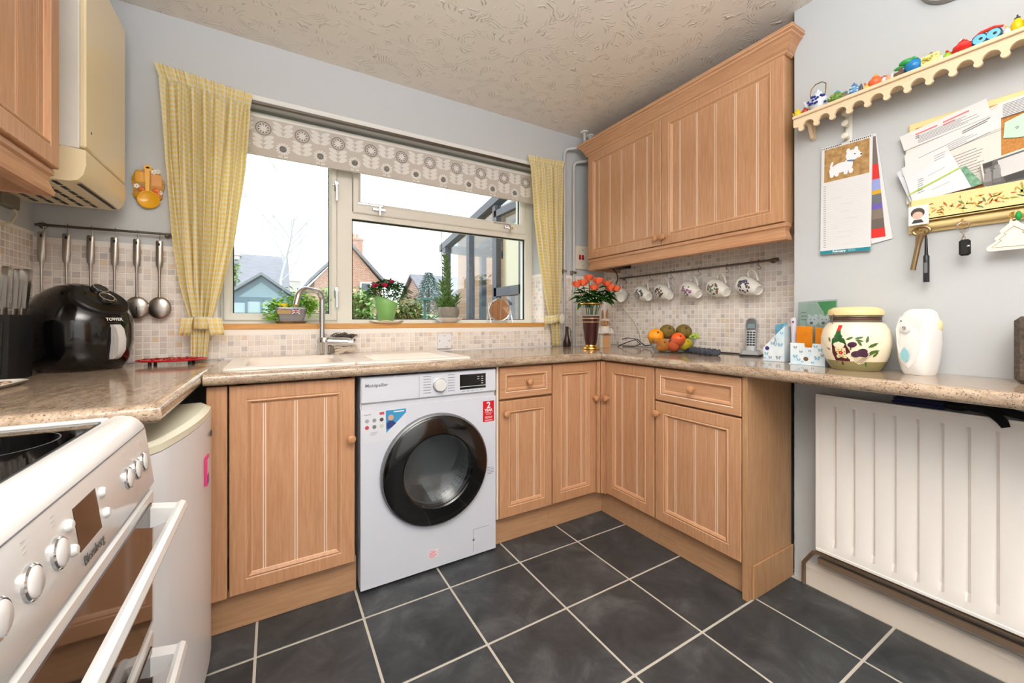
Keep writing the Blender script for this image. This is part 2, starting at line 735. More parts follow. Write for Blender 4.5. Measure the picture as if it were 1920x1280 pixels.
# ---- mosaic tiles
TC = [(243, 233, 223), (234, 222, 212), (238, 224, 210), (211, 202, 196), (226, 214, 204), (246, 238, 230), (234, 212, 186)]
TW = [30, 20, 12, 12, 12, 10, 3]
TM = [mat('mosaic_glaze_%d' % i, c, 0.22, var=(tuple(max(0, v - 10) for v in c), 60, (1, 1, 1))) for i, c in enumerate(TC)]
CAMV = Vector(cam.location)
tmesh = {}


def mosaic(wall, org, ud, nd, ulen, z0, z1, holes, nmax):
    """tiles on a wall: org at u=0; ud = direction along the wall, nd = outward normal"""
    org, ud, nd = Vector(org), Vector(ud), Vector(nd)
    pit, t = 0.0258, 0.0112
    # grout backing
    up = Vector((0, 0, 1))
    g = B()
    cuts_u = sorted(set([0, ulen] + [h[0] for h in holes] + [h[1] for h in holes]))
    cuts_z = sorted(set([z0, z1] + [h[2] for h in holes] + [h[3] for h in holes]))
    cuts_u = [c for c in cuts_u if 0 <= c <= ulen]
    cuts_z = [c for c in cuts_z if z0 <= c <= z1]
    for a, b2 in zip(cuts_u, cuts_u[1:]):
        for c, d in zip(cuts_z, cuts_z[1:]):
            mu, mz = (a + b2) / 2, (c + d) / 2
            if any(h[0] < mu < h[1] and h[2] < mz < h[3] for h in holes):
                continue
            p = [org + ud * a + up * c, org + ud * b2 + up * c, org + ud * b2 + up * d, org + ud * a + up * d]
            g.prism(p, nd * 0.003)
    g.done('tile_grout', TGROUT, wall)
    cells = []
    nu, nz = int(ulen / pit), int((z1 - z0) / pit)
    for i in range(nu + 1):
        for j in range(nz + 1):
            u = .013 + i * pit + (i // 11) * .002
            z = z0 + .014 + j * pit
            if u + t > ulen or z + t > z1: continue
            if any(h[0] - t < u < h[1] + t and h[2] - t < z < h[3] + t for h in holes): continue
            p = org + ud * u + up * z
            cells.append(((p - CAMV).length, p))
    cells.sort(key=lambda c: c[0])
    k = 0
    key = (round(ud.x), round(ud.y), round(nd.x))
    mass = B()
    for d, p in cells:
        ci = R.choices(range(len(TC)), TW)[0]
        fw = Vector((0.5103, 0.86, 0))
        q = p - CAMV
        z_ = q.dot(fw)
        seen = z_ > .1 and abs(q.dot(Vector((0.86, -0.5103, 0))) / z_) < 1.3
        if k < nmax and seen:
            k += 1
            if (key, ci) not in tmesh:
                m_ = B()
                tt = t
                a, h = [], []
                for su, sz in ((-1, -1), (1, -1), (1, 1), (-1, 1)):
                    a.append(ud * su * tt + up * sz * tt + nd * .0028)
                    h.append(ud * su * (tt - .0012) + up * sz * (tt - .0012) + nd * .0043)
                m_.loft([a, h])
                o = m_.done('tile', TM[ci], None)
                tmesh[key, ci] = o.data
            else:
                o = bpy.data.objects.new('tile', tmesh[key, ci])
                COL.objects.link(o)
            o.parent = wall
            o.location = p
        else:
            mass.m = ci
            a, h = [], []
            for su, sz in ((-1, -1), (1, -1), (1, 1), (-1, 1)):
                a.append(p + ud * su * t + up * sz * t + nd * .0028)
                h.append(p + ud * su * (t - .0012) + up * sz * (t - .0012) + nd * .0043)
            mass.loft([a, h])
    if len(cells) > k:
        mass.done('tile_field', TM, wall, kind='stuff')


WT = 0.898           # worktop height
# back wall: u from the left corner
mosaic(wall_back, (XL, YB, 0), (1, 0, 0), (0, -1, 0), XB - XL, WT + .004, 1.388,
       [(WX0 - XL - .0, WX1 - XL + .0, 1.03, 2.2)], 300)
mosaic(wall_left, (XL, -.35, 0), (0, 1, 0), (1, 0, 0), 1.05, WT + .004, 1.405, [], 150)
mosaic(wall_right, (XB, YR, 0), (0, 1, 0), (-1, 0, 0), YB - YR, WT + .004, 1.50, [], 300)
mosaic(wall_back, (WX1, YB + .13, 0), (0, -1, 0), (-1, 0, 0), .13, 1.06, 1.388, [], 0)

# ---- window
wnd = struct(bpy.data.objects.new('window_1', None)); COL.objects.link(wnd)
WL[wnd.name] = Vector((0, 0, 0))
FY0, FY1 = 0.83, 0.895
b = B()
# outer frame: bottom, top, sides, mullion, transom
b.box(WX0, FY0, 1.056, WX1, FY1, 1.078)
b.box(WX0, FY0, 2.03, WX1, FY1, WZ1)
b.box(WX0, FY0, 1.078, -.13, FY1, 2.03)
b.box(1.549, FY0, 1.078, WX1, FY1, 2.03)
b.box(.345, FY0, 1.078, .42, FY1, 2.03)
b.box(.42, FY0, 1.632, 1.549, FY1, 1.672)
b.done('window_frame', UPVC, wnd)


def sash(x0, x1, z0, z1, w, wb=None):
    wb = wb or w
    b = B()
    y0, y1 = FY0 - .012, FY1 - .01
    prof = [(0, y1), (0, y0 + .004), (.004, y0), (w - .012, y0), (w, y0 + .012), (w, y1)]
    rings = []
    for d, y in prof:
        db = d * wb / w
        rings.append([(x0 + d, y, z0 + db), (x1 - d, y, z0 + db), (x1 - d, y, z1 - d), (x0 + d, y, z1 - d)])
    rings.append(rings[0])
    b.loft(rings, True, False, False)
    s_ = b.done('window_sash', UPVC, wnd)
    return s_


def pane(x0, x1, z0, z1, par):
    b = B()
    y = FY0 + .022
    for a in ((x0, z0, x0 + .006, z1), (x1 - .006, z0, x1, z1), (x0, z0, x1, z0 + .004), (x0, z1 - .006, x1, z1)):
        b.box(a[0], y - .006, a[1], a[2], y + .004, a[3])
    b.done('gasket', GASK, par)
    b = B()
    b.box(x0 + .002, y, z0 + .002, x1 - .002, y + .004, z1 - .002)
    b.done('pane', GLASS, par)


s1 = sash(-.155, .343, 1.072, 2.05, .036)
pane(-.121, .309, 1.106, 2.016, s1)
s2 = sash(.424, 1.546, 1.664, 2.05, .040, .066)
pane(.462, 1.508, 1.729, 2.012, s2)
pane(.42, 1.549, 1.078, 1.632, wnd)


def w_handle(x, z, vertical):
    b = B()
    y = FY0 - .012
    if vertical:
        b.box(x - .010, y - .012, z - .028, x + .010, y, z + .028, .003)
        b.cyl((x, y - .01, z + .008), (x, y - .034, z + .008), .008, n=10)
        b.box(x - .006, y - .036, z - .085, x + .006, y - .024, z + .014, .003)
        b.box(x - .018, y - .008, z + .003, x + .012, y - .002, z + .010, .002)
    else:
        b.box(x - .035, y - .010, z - .008, x + .04, y, z + .008, .003)
        b.cyl((x, y - .008, z), (x, y - .034, z), .008, n=10)
        b.box(x - .008, y - .036, z - .04, x + .006, y - .026, z + .014, .003)
        b.box(x - .11, y - .008, z + .018, x + .02, y - .004, z + .024)
    b.done('handle', CHROME, wnd, SM)


w_handle(.338, 1.79, True)
w_handle(.338, 1.225, True)
w_handle(.56, 1.695, False)
w_handle(1.40, 1.695, False)

b = B()
b.m = 0
b.box(WX0 - .0, .694, 1.030, WX1 + .012, .71, 1.0575, .002)
b.m = 1
b.box(WX0, .7105, 1.030, WX1, FY0, 1.0565)
struct(b.done('trim_1', [SILLW, WHITEP]))
b = B()      # bright edge bead over the opening
b.box(-.30, .690, 2.086, 1.62, .6995, 2.116, .002)
struct(b.done('trim_2', WHITEP))
# skirting board in front of the radiator wall
b = B()
sk = [(0, 0), (.016, 0), (.016, .07), (.011, .082), (.006, .088), (0, .09)]
b.sweep([(o, z) for o, z in sk], [(XR, YF + .01), (XR, -.70)][::-1])
bb = struct(b.done('baseboard_right', SKIRTP))
# ---------------------------------------------------------------- cabinets
def place(x, y, ang):
    return Matrix.Translation((x, y, 0)) @ Matrix.Rotation(ang, 4, 'Z')


M_BACK = Matrix.Identity(4)          # doors that face the room from the window wall
FRONT_B = 0.135


def knob_geo(par, M, x, z):
    b = B(M)
    b.lathe([(.0075, 0), (.0075, .012), (.009, .015), (.0155, .018), (.0172, .024), (.0155, .030), (.010, .0335), (.003, .0345)], (x, 0, z), 18, '-y')
    return b.done('knob', KNOBW, par, SM)


def front(par, M, x0, x1, z0, z1, knob=None, name='door', lines=True, grain=None):
    """a framed cabinet front, face at local y=0, with planks set in the frame"""
    grain = grain or WZ
    w = .047 if name == 'door' else .030
    prof = [(0, .0185, 0), (0, .003, 0), (.003, 0, 0), (w, 0, 1 if name == 'door' else 2), (w + .002, .0015, 0), (w + .0045, .0025, 1), (w + .006, .0, 0),
            (w + .009, -.001, 0), (w + .017, .007, 1), (w + .019, .0085, 2 if name == 'door' else 0), (w + .0205, .0094, 0)]
    b = B(M)
    rings = []
    for d, y, m_ in prof:
        rings.append([(x0 + d, y, z0 + d), (x1 - d, y, z0 + d), (x1 - d, y, z1 - d), (x0 + d, y, z1 - d)])
    VR = [[b.v(p) for p in r] for r in rings]
    for i in range(len(VR) - 1):
        b.m = prof[i][2]
        for k in range(4):
            b.f([VR[i][k], VR[i][(k + 1) % 4], VR[i + 1][(k + 1) % 4], VR[i + 1][k]])
    b.m = 2 if name == 'door' else 0
    b.f(VR[-1])
    b.m = 0
    b.f(VR[0])
    ix0, ix1, iz0, iz1 = x0 + w + .0185, x1 - w - .0185, z0 + w + .0185, z1 - w - .0185
    dr = b.done(name, [grain, LIME2, LIME], par)
    if name == 'door':
        cx = (ix0 + ix1) / 2
        pitch = .098
        n = round((ix1 - ix0) / pitch)
        cuts = [cx + (k - (n - 1) / 2) * pitch for k in range(n)]
        edges = [ix0] + sum([[c - .0052, c + .0052] for c in cuts], []) + [ix1]
        for a, c in zip(edges[0::2], edges[1::2]):
            p = B(M)
            p.box(a, .0085, iz0, c, .0135, iz1, .0006)
            p.done('plank', grain, dr)
        for c in cuts:
            p = B(M)
            p.box(c - .0020, .0084, iz0, c + .0020, .0132, iz1)
            p.done('bead', grain, dr)
    if knob:
        knob_geo(dr, M, *knob)
    return dr


# sink unit
MB_ = place(0, FRONT_B, 0)
t = thing('sink_cabinet', 'oak base cabinet with one wide panelled door under the sink', 'cabinet', (.1, .4, 0))
b = B()
b.box(-.078, .156, .138, -.062, .66, .856)
b.box(.309, .156, .138, .325, .66, .856)
b.box(-.062, .156, .138, .309, .66, .154)
b.box(-.062, .645, .154, .309, .66, .70)
b.done('body', CARC, t)
b = B()
b.box(-.141, .139, .132, -.084, .16, .850, .002)
b.done('filler_panel', WZ, t)
front(t, MB_, -.079, .321, .137, .849, (.305, .62))
b = B()
b.box(-.141, .176, 0.001, .333, .192, .136, .001)
b.done('plinth', WKX, t)

t = thing('drawer_cabinet', 'narrow oak base cabinet with drawer over door beside washing machine', 'cabinet', (1.11, .4, 0))
b = B()
b.box(.957, .156, .138, 1.269, .66, .856)
b.done('body', CARC, t)
b = B()
b.box(.948, .139, .138, .959, .2, .853, .001)
b.done('side_panel', LIME, t)
front(t, MB_, .963, 1.266, .700, .849, (1.12, .775), 'drawer', grain=WX)
front(t, MB_, .963, 1.266, .137, .690, (.99, .635))
b = B()
b.box(.948, .176, 0.001, 1.269, .192, .136, .001)
b.done('plinth', WKX, t)

MR_ = place(1.60, 0, -PI / 2)        # local x runs towards the camera
t = thing('corner_cabinet', 'oak corner base cabinet with two narrow doors meeting at a beaded post', 'cabinet', (1.58, .12, 0))
b = B()
b.prism([(1.2710, .156, .138), (1.62, .156, .138), (1.62, -.222, .138), (2.14, -.222, .138), (2.14, .66, .138), (1.271, .66, .138)], (0, 0, .718))
b.done('body', CARC, t)
front(t, MB_, 1.273, 1.562, .137, .849, (1.545, .655))
front(t, MR_, -.098, .2215, .137, .849, (-.080, .655))
b = B()
for i in range(3):
    b.cyl((1.572 + i * .010, .137 - i * .010 + .004, .132), (1.572 + i * .010, .137 - i * .010 + .004, .850), .0065, n=10)
b.box(1.566, .13, .132, 1.60, .15, .850)
b.box(1.594, .10, .132, 1.61, .14, .850)
b.done('corner_post', WZ, t, SM)
b = B()
b.sweep([(0, .001), (.016, .001), (.016, .136), (0, .136)], [(1.269, .192), (1.656, .192), (1.656, -.224)])
b.done('plinth', WKX, t)

t = thing('end_cabinet', 'oak base cabinet with wide drawer over door, bare end panel towards the radiator', 'cabinet', (1.75, -.44, 0))
b = B()
b.box(1.622, -.636, .138, 1.93, -.224, .856)
b.done('body', CARC, t)
front(t, MR_, .228, .634, .700, .849, (.430, .778), 'drawer', grain=WY)
front(t, MR_, .228, .634, .137, .692, (.250, .640))
b = B()
b.box(1.600, -.658, .001, 1.933, -.638, .856, .0015)
b.done('end_panel', WKZ, t)
b = B()
b.box(1.640, -.637, 0.001, 1.656, -.225, .136, .001)
b.done('plinth', WKY, t)
b = B()
b.box(1.632, -.666, 0.001, 1.933, -.6585, .130, .001)
b.done('plinth_return', WKZ, t)

# worktops ------------------------------------------------------------
ZT, ZU = WT, .858


def nose(a=.0, n=6):
    """bullnosed edge profile (out, z) from back top round to back bottom"""
    r = (ZT - ZU) / 2
    pts = [(-.03, ZT)]
    for i in range(n + 1):
        t_ = PI / 2 - PI * i / n
        pts.append((-.016 + .016 * math.cos(t_), (ZT + ZU) / 2 + r * math.sin(t_)))
    pts.append((-.03, ZU))
    return pts


t = thing('worktop', 'speckled granite-look worktop with the sink set in it under the window', 'worktop', (.8, .4, ZU))
b = B()
for x0, x1, y0, y1 in ((-.146, -.085, .13, .698), (-.085, .80, .13, .195), (-.085, .80, .645, .698), (.80, 2.162, .13, .698)):
    b.box(x0, y0, ZU, x1, y1, ZT)
b.sweep(nose(), [(1.5695, .10), (-.146, .10)][::-1])
b.done('slab', GRAN, t, SM)
b = B()
b.sweep([(0, ZT + .0002), (0.003, ZT + .0002), (0, ZT + .004)], [(-.14, .6935), (2.15, .6935)])
b.done('sealant_bead', WHITE, t)
t = thing('worktop', 'speckled granite-look worktop running over the radiator to the wall', 'worktop', (1.8, -.6, ZU))
b = B()
b.prism([(1.60, .098, ZU), (1.60, -1.9, ZU), (1.932, -1.9, ZU), (1.932, YR - .003, ZU), (2.162, YR + .003, ZU), (2.162, .128, ZU), (1.60, .128, ZU)], (0, 0, ZT - ZU))
b.sweep(nose(), [(1.570, -1.9), (1.570, .10)][::-1])
b.done('slab', GRANY, t, SM)
t = thing('worktop', 'speckled granite-look worktop under the air fryer, cut off beside the cooker', 'worktop', (-.4, .1, ZU))
b = B()
b.box(-.725, -.402, ZU, -.178, .698, ZT)
b.sweep(nose(), [(-.725, -.432), (-.148, -.432), (-.148, .698)])
b.done('slab', GRANY, t, SM)

# upper wall cabinets ---------------------------------------------------
t = thing('wall_cabinet', 'oak wall cabinet with two plank-panelled doors above the hanging mugs', 'cabinet', (2.0, -.05, 1.45))
MU_ = place(1.88, 0, -PI / 2)
b = B()
b.box(1.9, -.652, 1.481, 2.163, .563, 2.2, .001)
b.done('body', WKZ, t)
front(t, MU_, -.562, .034, 1.486, 2.188, (.012, 1.525))
front(t, MU_, .0375, .654, 1.486, 2.188, (.062, 1.525))
crown = [(-.02, 2.178), (.004, 2.178), (.010, 2.184), (.010, 2.192), (.016, 2.198), (.024, 2.216), (.036, 2.234), (.044, 2.240), (.044, 2.247), (.052, 2.252), (.052, 2.266), (-.02, 2.266)]
b = B()
b.sweep(crown, [(2.16, .566), (1.885, .566), (1.885, -.656), (1.933, -.656)])
b.done('crown_moulding', WY, t)
for o_, z_ in ((.0522, 2.2515), (.0442, 2.2395), (.0102, 2.1835)):
    b = B()
    b.sweep([(o_ - .002, z_), (o_ + .0006, z_), (o_ + .0006, z_ + .003), (o_ - .002, z_ + .003)], [(2.16, .566), (1.885, .566), (1.885, -.656), (1.933, -.656)])
    b.done('crown_bead', LIME2, t)
pel = [(-.025, 1.484), (.002, 1.484), (.004, 1.478), (.004, 1.468), (-.002, 1.462), (-.004, 1.45), (.002, 1.432), (.006, 1.422), (.004, 1.412), (-.006, 1.408), (-.025, 1.408)]
b = B()
b.sweep(pel, [(2.16, .562), (1.892, .562), (1.892, -.654), (1.933, -.654)])
b.done('pelmet_moulding', WY, t)
b = B()
b.box(1.915, .44, 1.43, 2.16, .555, 1.481)
b.done('light_housing', BLACKM, t)

t = thing('wall_cabinet', 'oak wall cabinet with plank-panelled door and moulded pelmet beside the boiler', 'cabinet', (-.6, -.2, 1.4))
ML_ = place(-.45, 0, PI / 2)
b = B()
b.box(-.725, -.72, 1.478, -.471, .053, 2.19, .001)
b.done('body', WKZ, t)
front(t, ML_, -.33, .052, 1.481, 2.188, (-.31, 1.53))
front(t, ML_, -.715, -.334, 1.481, 2.188, (-.36, 1.53))
b = B()
b.sweep([(o, z - .004) for o, z in pel], [(-.465, -.71), (-.465, .05), (-.72, .05)])
b.done('pelmet_moulding', WY, t)
b = B()
b.sweep(crown, [(-.468, -.71), (-.468, .05), (-.72, .05)])
b.done('crown_moulding', WY, t)

# washing machine -------------------------------------------------------
t = thing('washing_machine', 'white front-loading washing machine with black porthole between the oak cabinets', 'washing machine', (.64, .4, 0))
X0, X1, YW = .342, .940, .133
WASH = mat('washer_white_enamel', (213, 217, 227), 0.28)
b = B()
for q in ((X0, YW + .012, .014, X0 + .02, .66, .848), (X1 - .02, YW + .012, .014, X1, .66, .848), (X0 + .02, YW + .012, .014, X1 - .02, .66, .03),
          (X0 + .02, YW + .012, .83, X1 - .02, .66, .848), (X0 + .02, .64, .03, X1 - .02, .66, .83)):
    b.box(*q)
b.done('body', WASH, t)
b = B()
n = 48
hole, rim = [], []
for k in range(n):
    a = 2 * PI * (k + .5) / n
    c_, s_ = math.cos(a), math.sin(a)
    hole.append((.650 + .200 * c_, s_ * .200 + .440))
    f_ = min((X1 - .650 if c_ > 0 else .650 - X0) / max(1e-6, abs(c_)), (.722 - .440 if s_ > 0 else .440 - .014) / max(1e-6, abs(s_)))
    rim.append((.650 + f_ * c_, .440 + f_ * s_))
for sx, sz in ((X0, .014), (X1, .014), (X1, .722), (X0, .722)):
    i_ = min(range(n), key=lambda i: (rim[i][0] - sx) ** 2 + (rim[i][1] - sz) ** 2)
    rim[i_] = (sx, sz)
b.loft([[(x, YW + .014, z) for x, z in rim], [(x, YW, z) for x, z in rim], [(x, YW, z) for x, z in hole], [(x, YW + .03, z) for x, z in hole]], True, False, False)
b.done('front_panel', WASH, t)
b = B()
b.box(X0, YW - .006, .745, X1, YW + .014, .848, .005)
b.done('control_panel', WASH, t)
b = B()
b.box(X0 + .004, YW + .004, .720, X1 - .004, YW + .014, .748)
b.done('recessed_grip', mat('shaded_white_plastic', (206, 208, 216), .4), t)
b = B()
for x in (X0 + .05, X1 - .05):
    for y in (.2, .6):
        b.cyl((x, y, 0.0005), (x, y, .016), .018, n=12)
b.done('feet', BLACKM, t)
b = B()
b.box(X0 + .231, YW - .0063, .747, X0 + .2325, YW - .005, .846)
b.done('drawer_seam', INK, t)
cxw, czw = .650, .440
b = B()
b.lathe([(.236, 0), (.236, .020), (.232, .024), (.226, .026), (.156, .026)], (cxw, YW, czw), 56, '-y', cap=False)
o = b.done('door_ring', mat('grey_door_surround', (120, 122, 126), .3, .4), t, SM)
b = B()
b.lathe([(.150, .004), (.150, .036), (.156, .0405), (.222, .034), (.229, .028), (.229, .010)], (cxw, YW, czw), 56, '-y', cap=False)
b.done('door_glass_rim', BLACKG, t, SM)
b = B()
b.lathe([(.152, .030), (.140, .022), (.120, .006), (.090, -.012), (.04, -.022), (.001, -.024)], (cxw, YW, czw), 48, '-y', cap=False)
b.done('porthole_glass', glass_mat('porthole_glass', (205, 212, 216), 1.3), t, SM)
# drum with holes and lifter fins
b = B()
b.lathe([(.150, .0), (.150, -.02), (.165, -.04)], (cxw, YW, czw), 40, '-y', cap=False)
b.done('rubber_seal', mat('grey_rubber_seal', (128, 136, 142), .35), t, SM)
DRUM = mat('drum_steel', (196, 194, 192), .32, .75)
b = B()
b.lathe([(.165, -.045), (.215, -.06), (.235, -.09), (.235, -.30), (.20, -.31), (.05, -.33), (.001, -.33)], (cxw, YW, czw), 48, '-y', cap=False)
dr = b.done('drum', DRUM, t, SM)
b = B()
for k in range(3):
    a = 2 * PI * k / 3 + .5
    pts = []
    u = Vector((math.cos(a), 0, math.sin(a)))
    v = Vector((-math.sin(a), 0, math.cos(a)))
    c = Vector((cxw, YW, czw))
    ring = []
    for y, h in ((.06, .03), (.12, .075), (.22, .09), (.30, .06)):
        q = c + Vector((0, y, 0))
        ring.append([q + u * .238 + v * .04, q + u * (.238 - h) + v * .01, q + u * (.238 - h) - v * .01, q + u * .238 - v * .04])
    b.loft(ring)
b.done('drum_fin', DRUM, dr, SM)
b = B()
for k in range(60):
    a = 2 * PI * k / 60
    for y in (.11, .135, .16, .185, .21):
        q = Vector((cxw + math.cos(a) * .2335, YW + y, czw + math.sin(a) * .2335))
        b.lathe([(.004, 0), (.0005, .0005)], q, 6, 'z', Matrix.Rotation(-a - PI / 2, 4, 'Y'))
b.done('drum_holes', BLACKM, dr, kind='stuff')
# dial, display and print
b = B()
b.lathe([(.030, 0), (.030, .003), (.027, .004), (.026, .018), (.024, .020), (.001, .0205)], (.663, YW - .006, .796), 28, '-y')
b.done('dial', CWHITE, t, SM)
b = B()
b.lathe([(.031, 0), (.031, .0045), (.0285, .0055), (.0285, 0)], (.663, YW - .006, .796), 28, '-y', cap=False)
b.done('dial_ring', CHROME, t, SM)
b = B()
b.box(.757, YW - .0075, .766, .885, YW - .004, .832, .001)
ds = b.done('display', BLACKG, t)
b = B()
b.box(.757, YW - .0081, .7775, .885, YW - .0075, .7795)
for k in range(4):
    b.box(.862, YW - .0081, .788 + k * .010, .871, YW - .0075, .790 + k * .010)
    if k > 1: b.box(.842, YW - .0081, .788 + k * .010, .852, YW - .0075, .790 + k * .010)
b.done('display_mark', WHITE, ds)
text('Montpellier', .019, (.402, YW - .0064, .815), (1, 0, 0), (0, 0, 1), mat('silver_grey_lettering', (120, 122, 128), .4), t, bold=.0004)
b = B()
for k in range(7):
    z = .834 - k * .0115
    b.box(.592, YW - .0064, z, .625, YW - .0059, z + .0024)
    b.box(.702, YW - .0064, z, .733, YW - .0059, z + .0024)
for k in range(5):
    b.box(.768 + k * .022, YW - .0064, .757, .782 + k * .022, YW - .0059, .759)
b.done('programme_print', INK, t, kind='stuff')
# red warranty sticker
SRED = mat('red_sticker', (205, 22, 36), .5)
b = B()
b.box(.874, YW - .001, .607, .931, YW - .0002, .702)
st = b.done('sticker', SRED, t)
st['label'] = 'red warranty sticker'
SWH = mat('sticker_white_print', (250, 250, 250), .5)
text('2', .040, (.9025, YW - .0012, .682), (1, 0, 0), (0, 0, 1), SWH, st, bold=.0008)
text('YEAR', .0165, (.9025, YW - .0012, .659), (1, 0, 0), (0, 0, 1), SWH, st, bold=.0005)
b = B()
for k in range(5):
    b.box(.889 + k * .0055, YW - .0014, .640, .893 + k * .0055, YW - .001, .643)
for z, w in ((.648, .021), (.630, .018), (.626, .02), (.622, .016), (.615, .02), (.611, .02)):
    b.box(.9025 - w, YW - .0014, z, .9025 + w, YW - .001, z + .0012)
b.done('print', SWH, st)
# feature sticker with a blue corner
b = B()
b.box(.348, YW - .001, .590, .520, YW - .0002, .712)
st = b.done('sticker', mat('clear_white_sticker', (218, 221, 229), .45), t)
st['label'] = 'white feature sticker with blue photo corner'
b = B()
b.prism([(.438, YW - .0014, .710), (.520, YW - .0014, .710), (.520, YW - .0014, .694), (.440, YW - .0014, .620)], (0, .0003, 0))
b.done('blue_corner', mat('sticker_blue', (62, 148, 196), .5), st)
b = B()
b.lathe([(.0115, 0), (.001, .0002)], (.4585, YW - .0016, .680), 14, '-y')
b.done('printed_face', mat('sticker_skin', (206, 160, 140), .6), st)
b = B()
b.prism([(.441, YW - .0016, .634), (.441, YW - .0016, .657), (.450, YW - .0016, .667), (.466, YW - .0016, .667), (.480, YW - .0016, .655), (.462, YW - .0016, .640)], (0, .0002, 0))
b.done('printed_jumper', mat('sticker_navy', (40, 62, 120), .6), st)
b = B()
b.box(.470, YW - .0018, .700, .512, YW - .0014, .704)
b.done('print', SWH, st)
b = B()
icols = [(160, 160, 166), (146, 146, 152), (84, 76, 70), (196, 70, 80), (116, 118, 124), (196, 206, 176)]
im = [mat('sticker_icon_%d' % i, c, .6) for i, c in enumerate(icols)]
for i in range(6):
    b.m = i
    x, z = .366 + (i % 3) * .028, .676 - (i // 3) * .026
    b.lathe([(.008, 0), (.0045, .0004), (.0045, .0002), (.001, .0002)], (x, YW - .001, z), 10, '-y')
b.m = 3
b.box(.414, YW - .0016, .696, .432, YW - .001, .706)
b.m = 0
b.box(.354, YW - .0016, .699, .382, YW - .001, .702)
b.box(.378, YW - .0016, .628, .408, YW - .001, .6295)
b.box(.378, YW - .0016, .623, .404, YW - .001, .6245)
b.box(.378, YW - .0016, .618, .400, YW - .001, .6195)
b.done('print', im, st)
# small prints and filter flap
b = B()
b.box(.618, YW - .0008, .058, .660, YW - .0002, .092)
st = b.done('sticker', mat('faint_pink_sticker', (236, 222, 226), .5), t)
b = B()
for k in range(5):
    b.box(.621, YW - .0012, .062 + k * .006, .645 + (k % 2) * .006, YW - .0008, .0645 + k * .006)
b.done('print', PINKINK, st)
b = B()
for k in range(5):
    b.box(.895, YW - .0008, .365 + k * .007, .925 + (k % 2) * .008, YW - .0002, .3668 + k * .007)
b.done('print', INK, t)
b = B()
b.box(.825, YW - .0006, .03, .8262, YW, .128)
b.box(.825, YW - .0006, .128, .905, YW, .1292)
b.lathe([(.006, 0), (.001, .0006)], (.827, YW, .082), 10, '-y')
b.done('filter_flap_seam', INK, t)

# fridge ------------------------------------------------------------------
t = thing('fridge', 'small white under-counter fridge with yellowed top beside the cooker', 'fridge', (-.4, -.17, 0))
b = B()
b.box(-.70, -.405, .012, -.225, .085, .83, .006)
b.done('body', WHITE, t)
FX, FB = -.172, .042


def fridge_front(z):
    pts = [(-.222, -.412)]
    # the fridge stands slightly turned, its far edge a little further out
    for i in range(13):
        u = i / 12
        y = -.412 + .497 * u
        e = min(u, 1 - u) * 12
        x = FX + .052 * u + .024 * (1 - (2 * u - 1) ** 2) - (.016 * (1 - min(e, 1)) ** 2)
        pts.append((x, y))
    pts.append((-.222, .085))
    return [(x, y, z) for x, y in pts]


b = B()
b.loft([fridge_front(.05), fridge_front(.785)])
b.done('door', WHITE, t, .5)
b = B()
b.loft([fridge_front(.787), fridge_front(.803), [(-.222 + (x + .222) * .86, y * .985, .812) for x, y, z in fridge_front(0)]])
b.done('door_cap', mat('yellowed_plastic', (240, 236, 212), .35), t, .5)
b = B()
b.box(-.64, -.40, .0, -.23, .08, .048)
b.done('kick_plate', BLACKM, t)
b = B()
b.box(-.70, -.395, .831, -.26, .078, .846, .003)
b.done('top_panel', WHITE, t)
b = B()
b.ball((-.1105, -.02, .735), .003, .016, .010)
b.done('badge', mat('dark_badge', (70, 66, 70), .3), t, SM)
mg = B()
mg.box(-.1165, -.105, .605, -.1105, -.060, .685)
m_ = mg.done('magnet', mat('pink_magnet', (216, 60, 120), .5), t)
m_['label'] = 'pink fridge magnet with pale drawing'
b = B()
b.box(-.1106, -.097, .635, -.1101, -.068, .677)
b.done('print', mat('magnet_pale', (246, 214, 214), .6), m_)
b = B()
b.box(-.1106, -.100, .610, -.1101, -.086, .632)
b.done('print', mat('magnet_blue', (70, 70, 190), .6), m_)

# cooker --------------------------------------------------------------------
t = thing('cooker', 'white free-standing electric cooker with black glass hob and tilted knob panel', 'cooker', (-.4, -.75, 0))
YA, YC = -.442, -1.046
b = B()
b.box(-.70, YC, .02, -.178, YA, .80, .004)
b.done('body', CWHITE, t)
b = B()
# hob rim: raised back and sides, rolled front
b.box(-.70, YC, .80, -.224, YA, .872)
b.box(-.70, YA - .014, .868, -.224, YA, .884, .003)
b.box(-.70, YC, .868, -.224, YC + .014, .884, .003)
b.done('hob_rim', CWHITE, t)
b = B()
b.box(-.695, YC + .016, .873, -.232, YA - .016, .879)
hb = b.done('hob_glass', BLACKGL, t)
b = B()
for cx, cy, r in ((-.34, -.58, .09), (-.34, -.90, .07), (-.58, -.58, .07), (-.58, -.90, .09)):
    b.lathe([(r, 0), (r, .0003), (r - .0015, .0003), (r - .0015, 0)], (cx, cy, .879), 40, cap=False)
b.done('cooking_zone_ring', mat('zone_grey_print', (96, 96, 98), .4), hb)
prof = [(-.2235, .80), (-.2235, .881), (-.219, .884), (-.205, .8845), (-.192, .881), (-.182, .8735), (-.175, .863), (-.172, .855), (-.158, .745), (-.162, .738), (-.20, .738)]
b = B()
b.prism([(x, YC, z) for x, z in prof], (0, YA - YC, 0))
cp = b.done('control_panel', CWHITE, t, SM)
pn = Vector((.11, 0, .014)).normalized()      # outward normal of the sloping panel
pu = Vector((-.014, 0, .11)).normalized()


def on_panel(y, s, out=0.0):
    """s: distance up from the panel's lower edge"""
    return Vector((-.158, y, .745)) + pu * s + pn * out


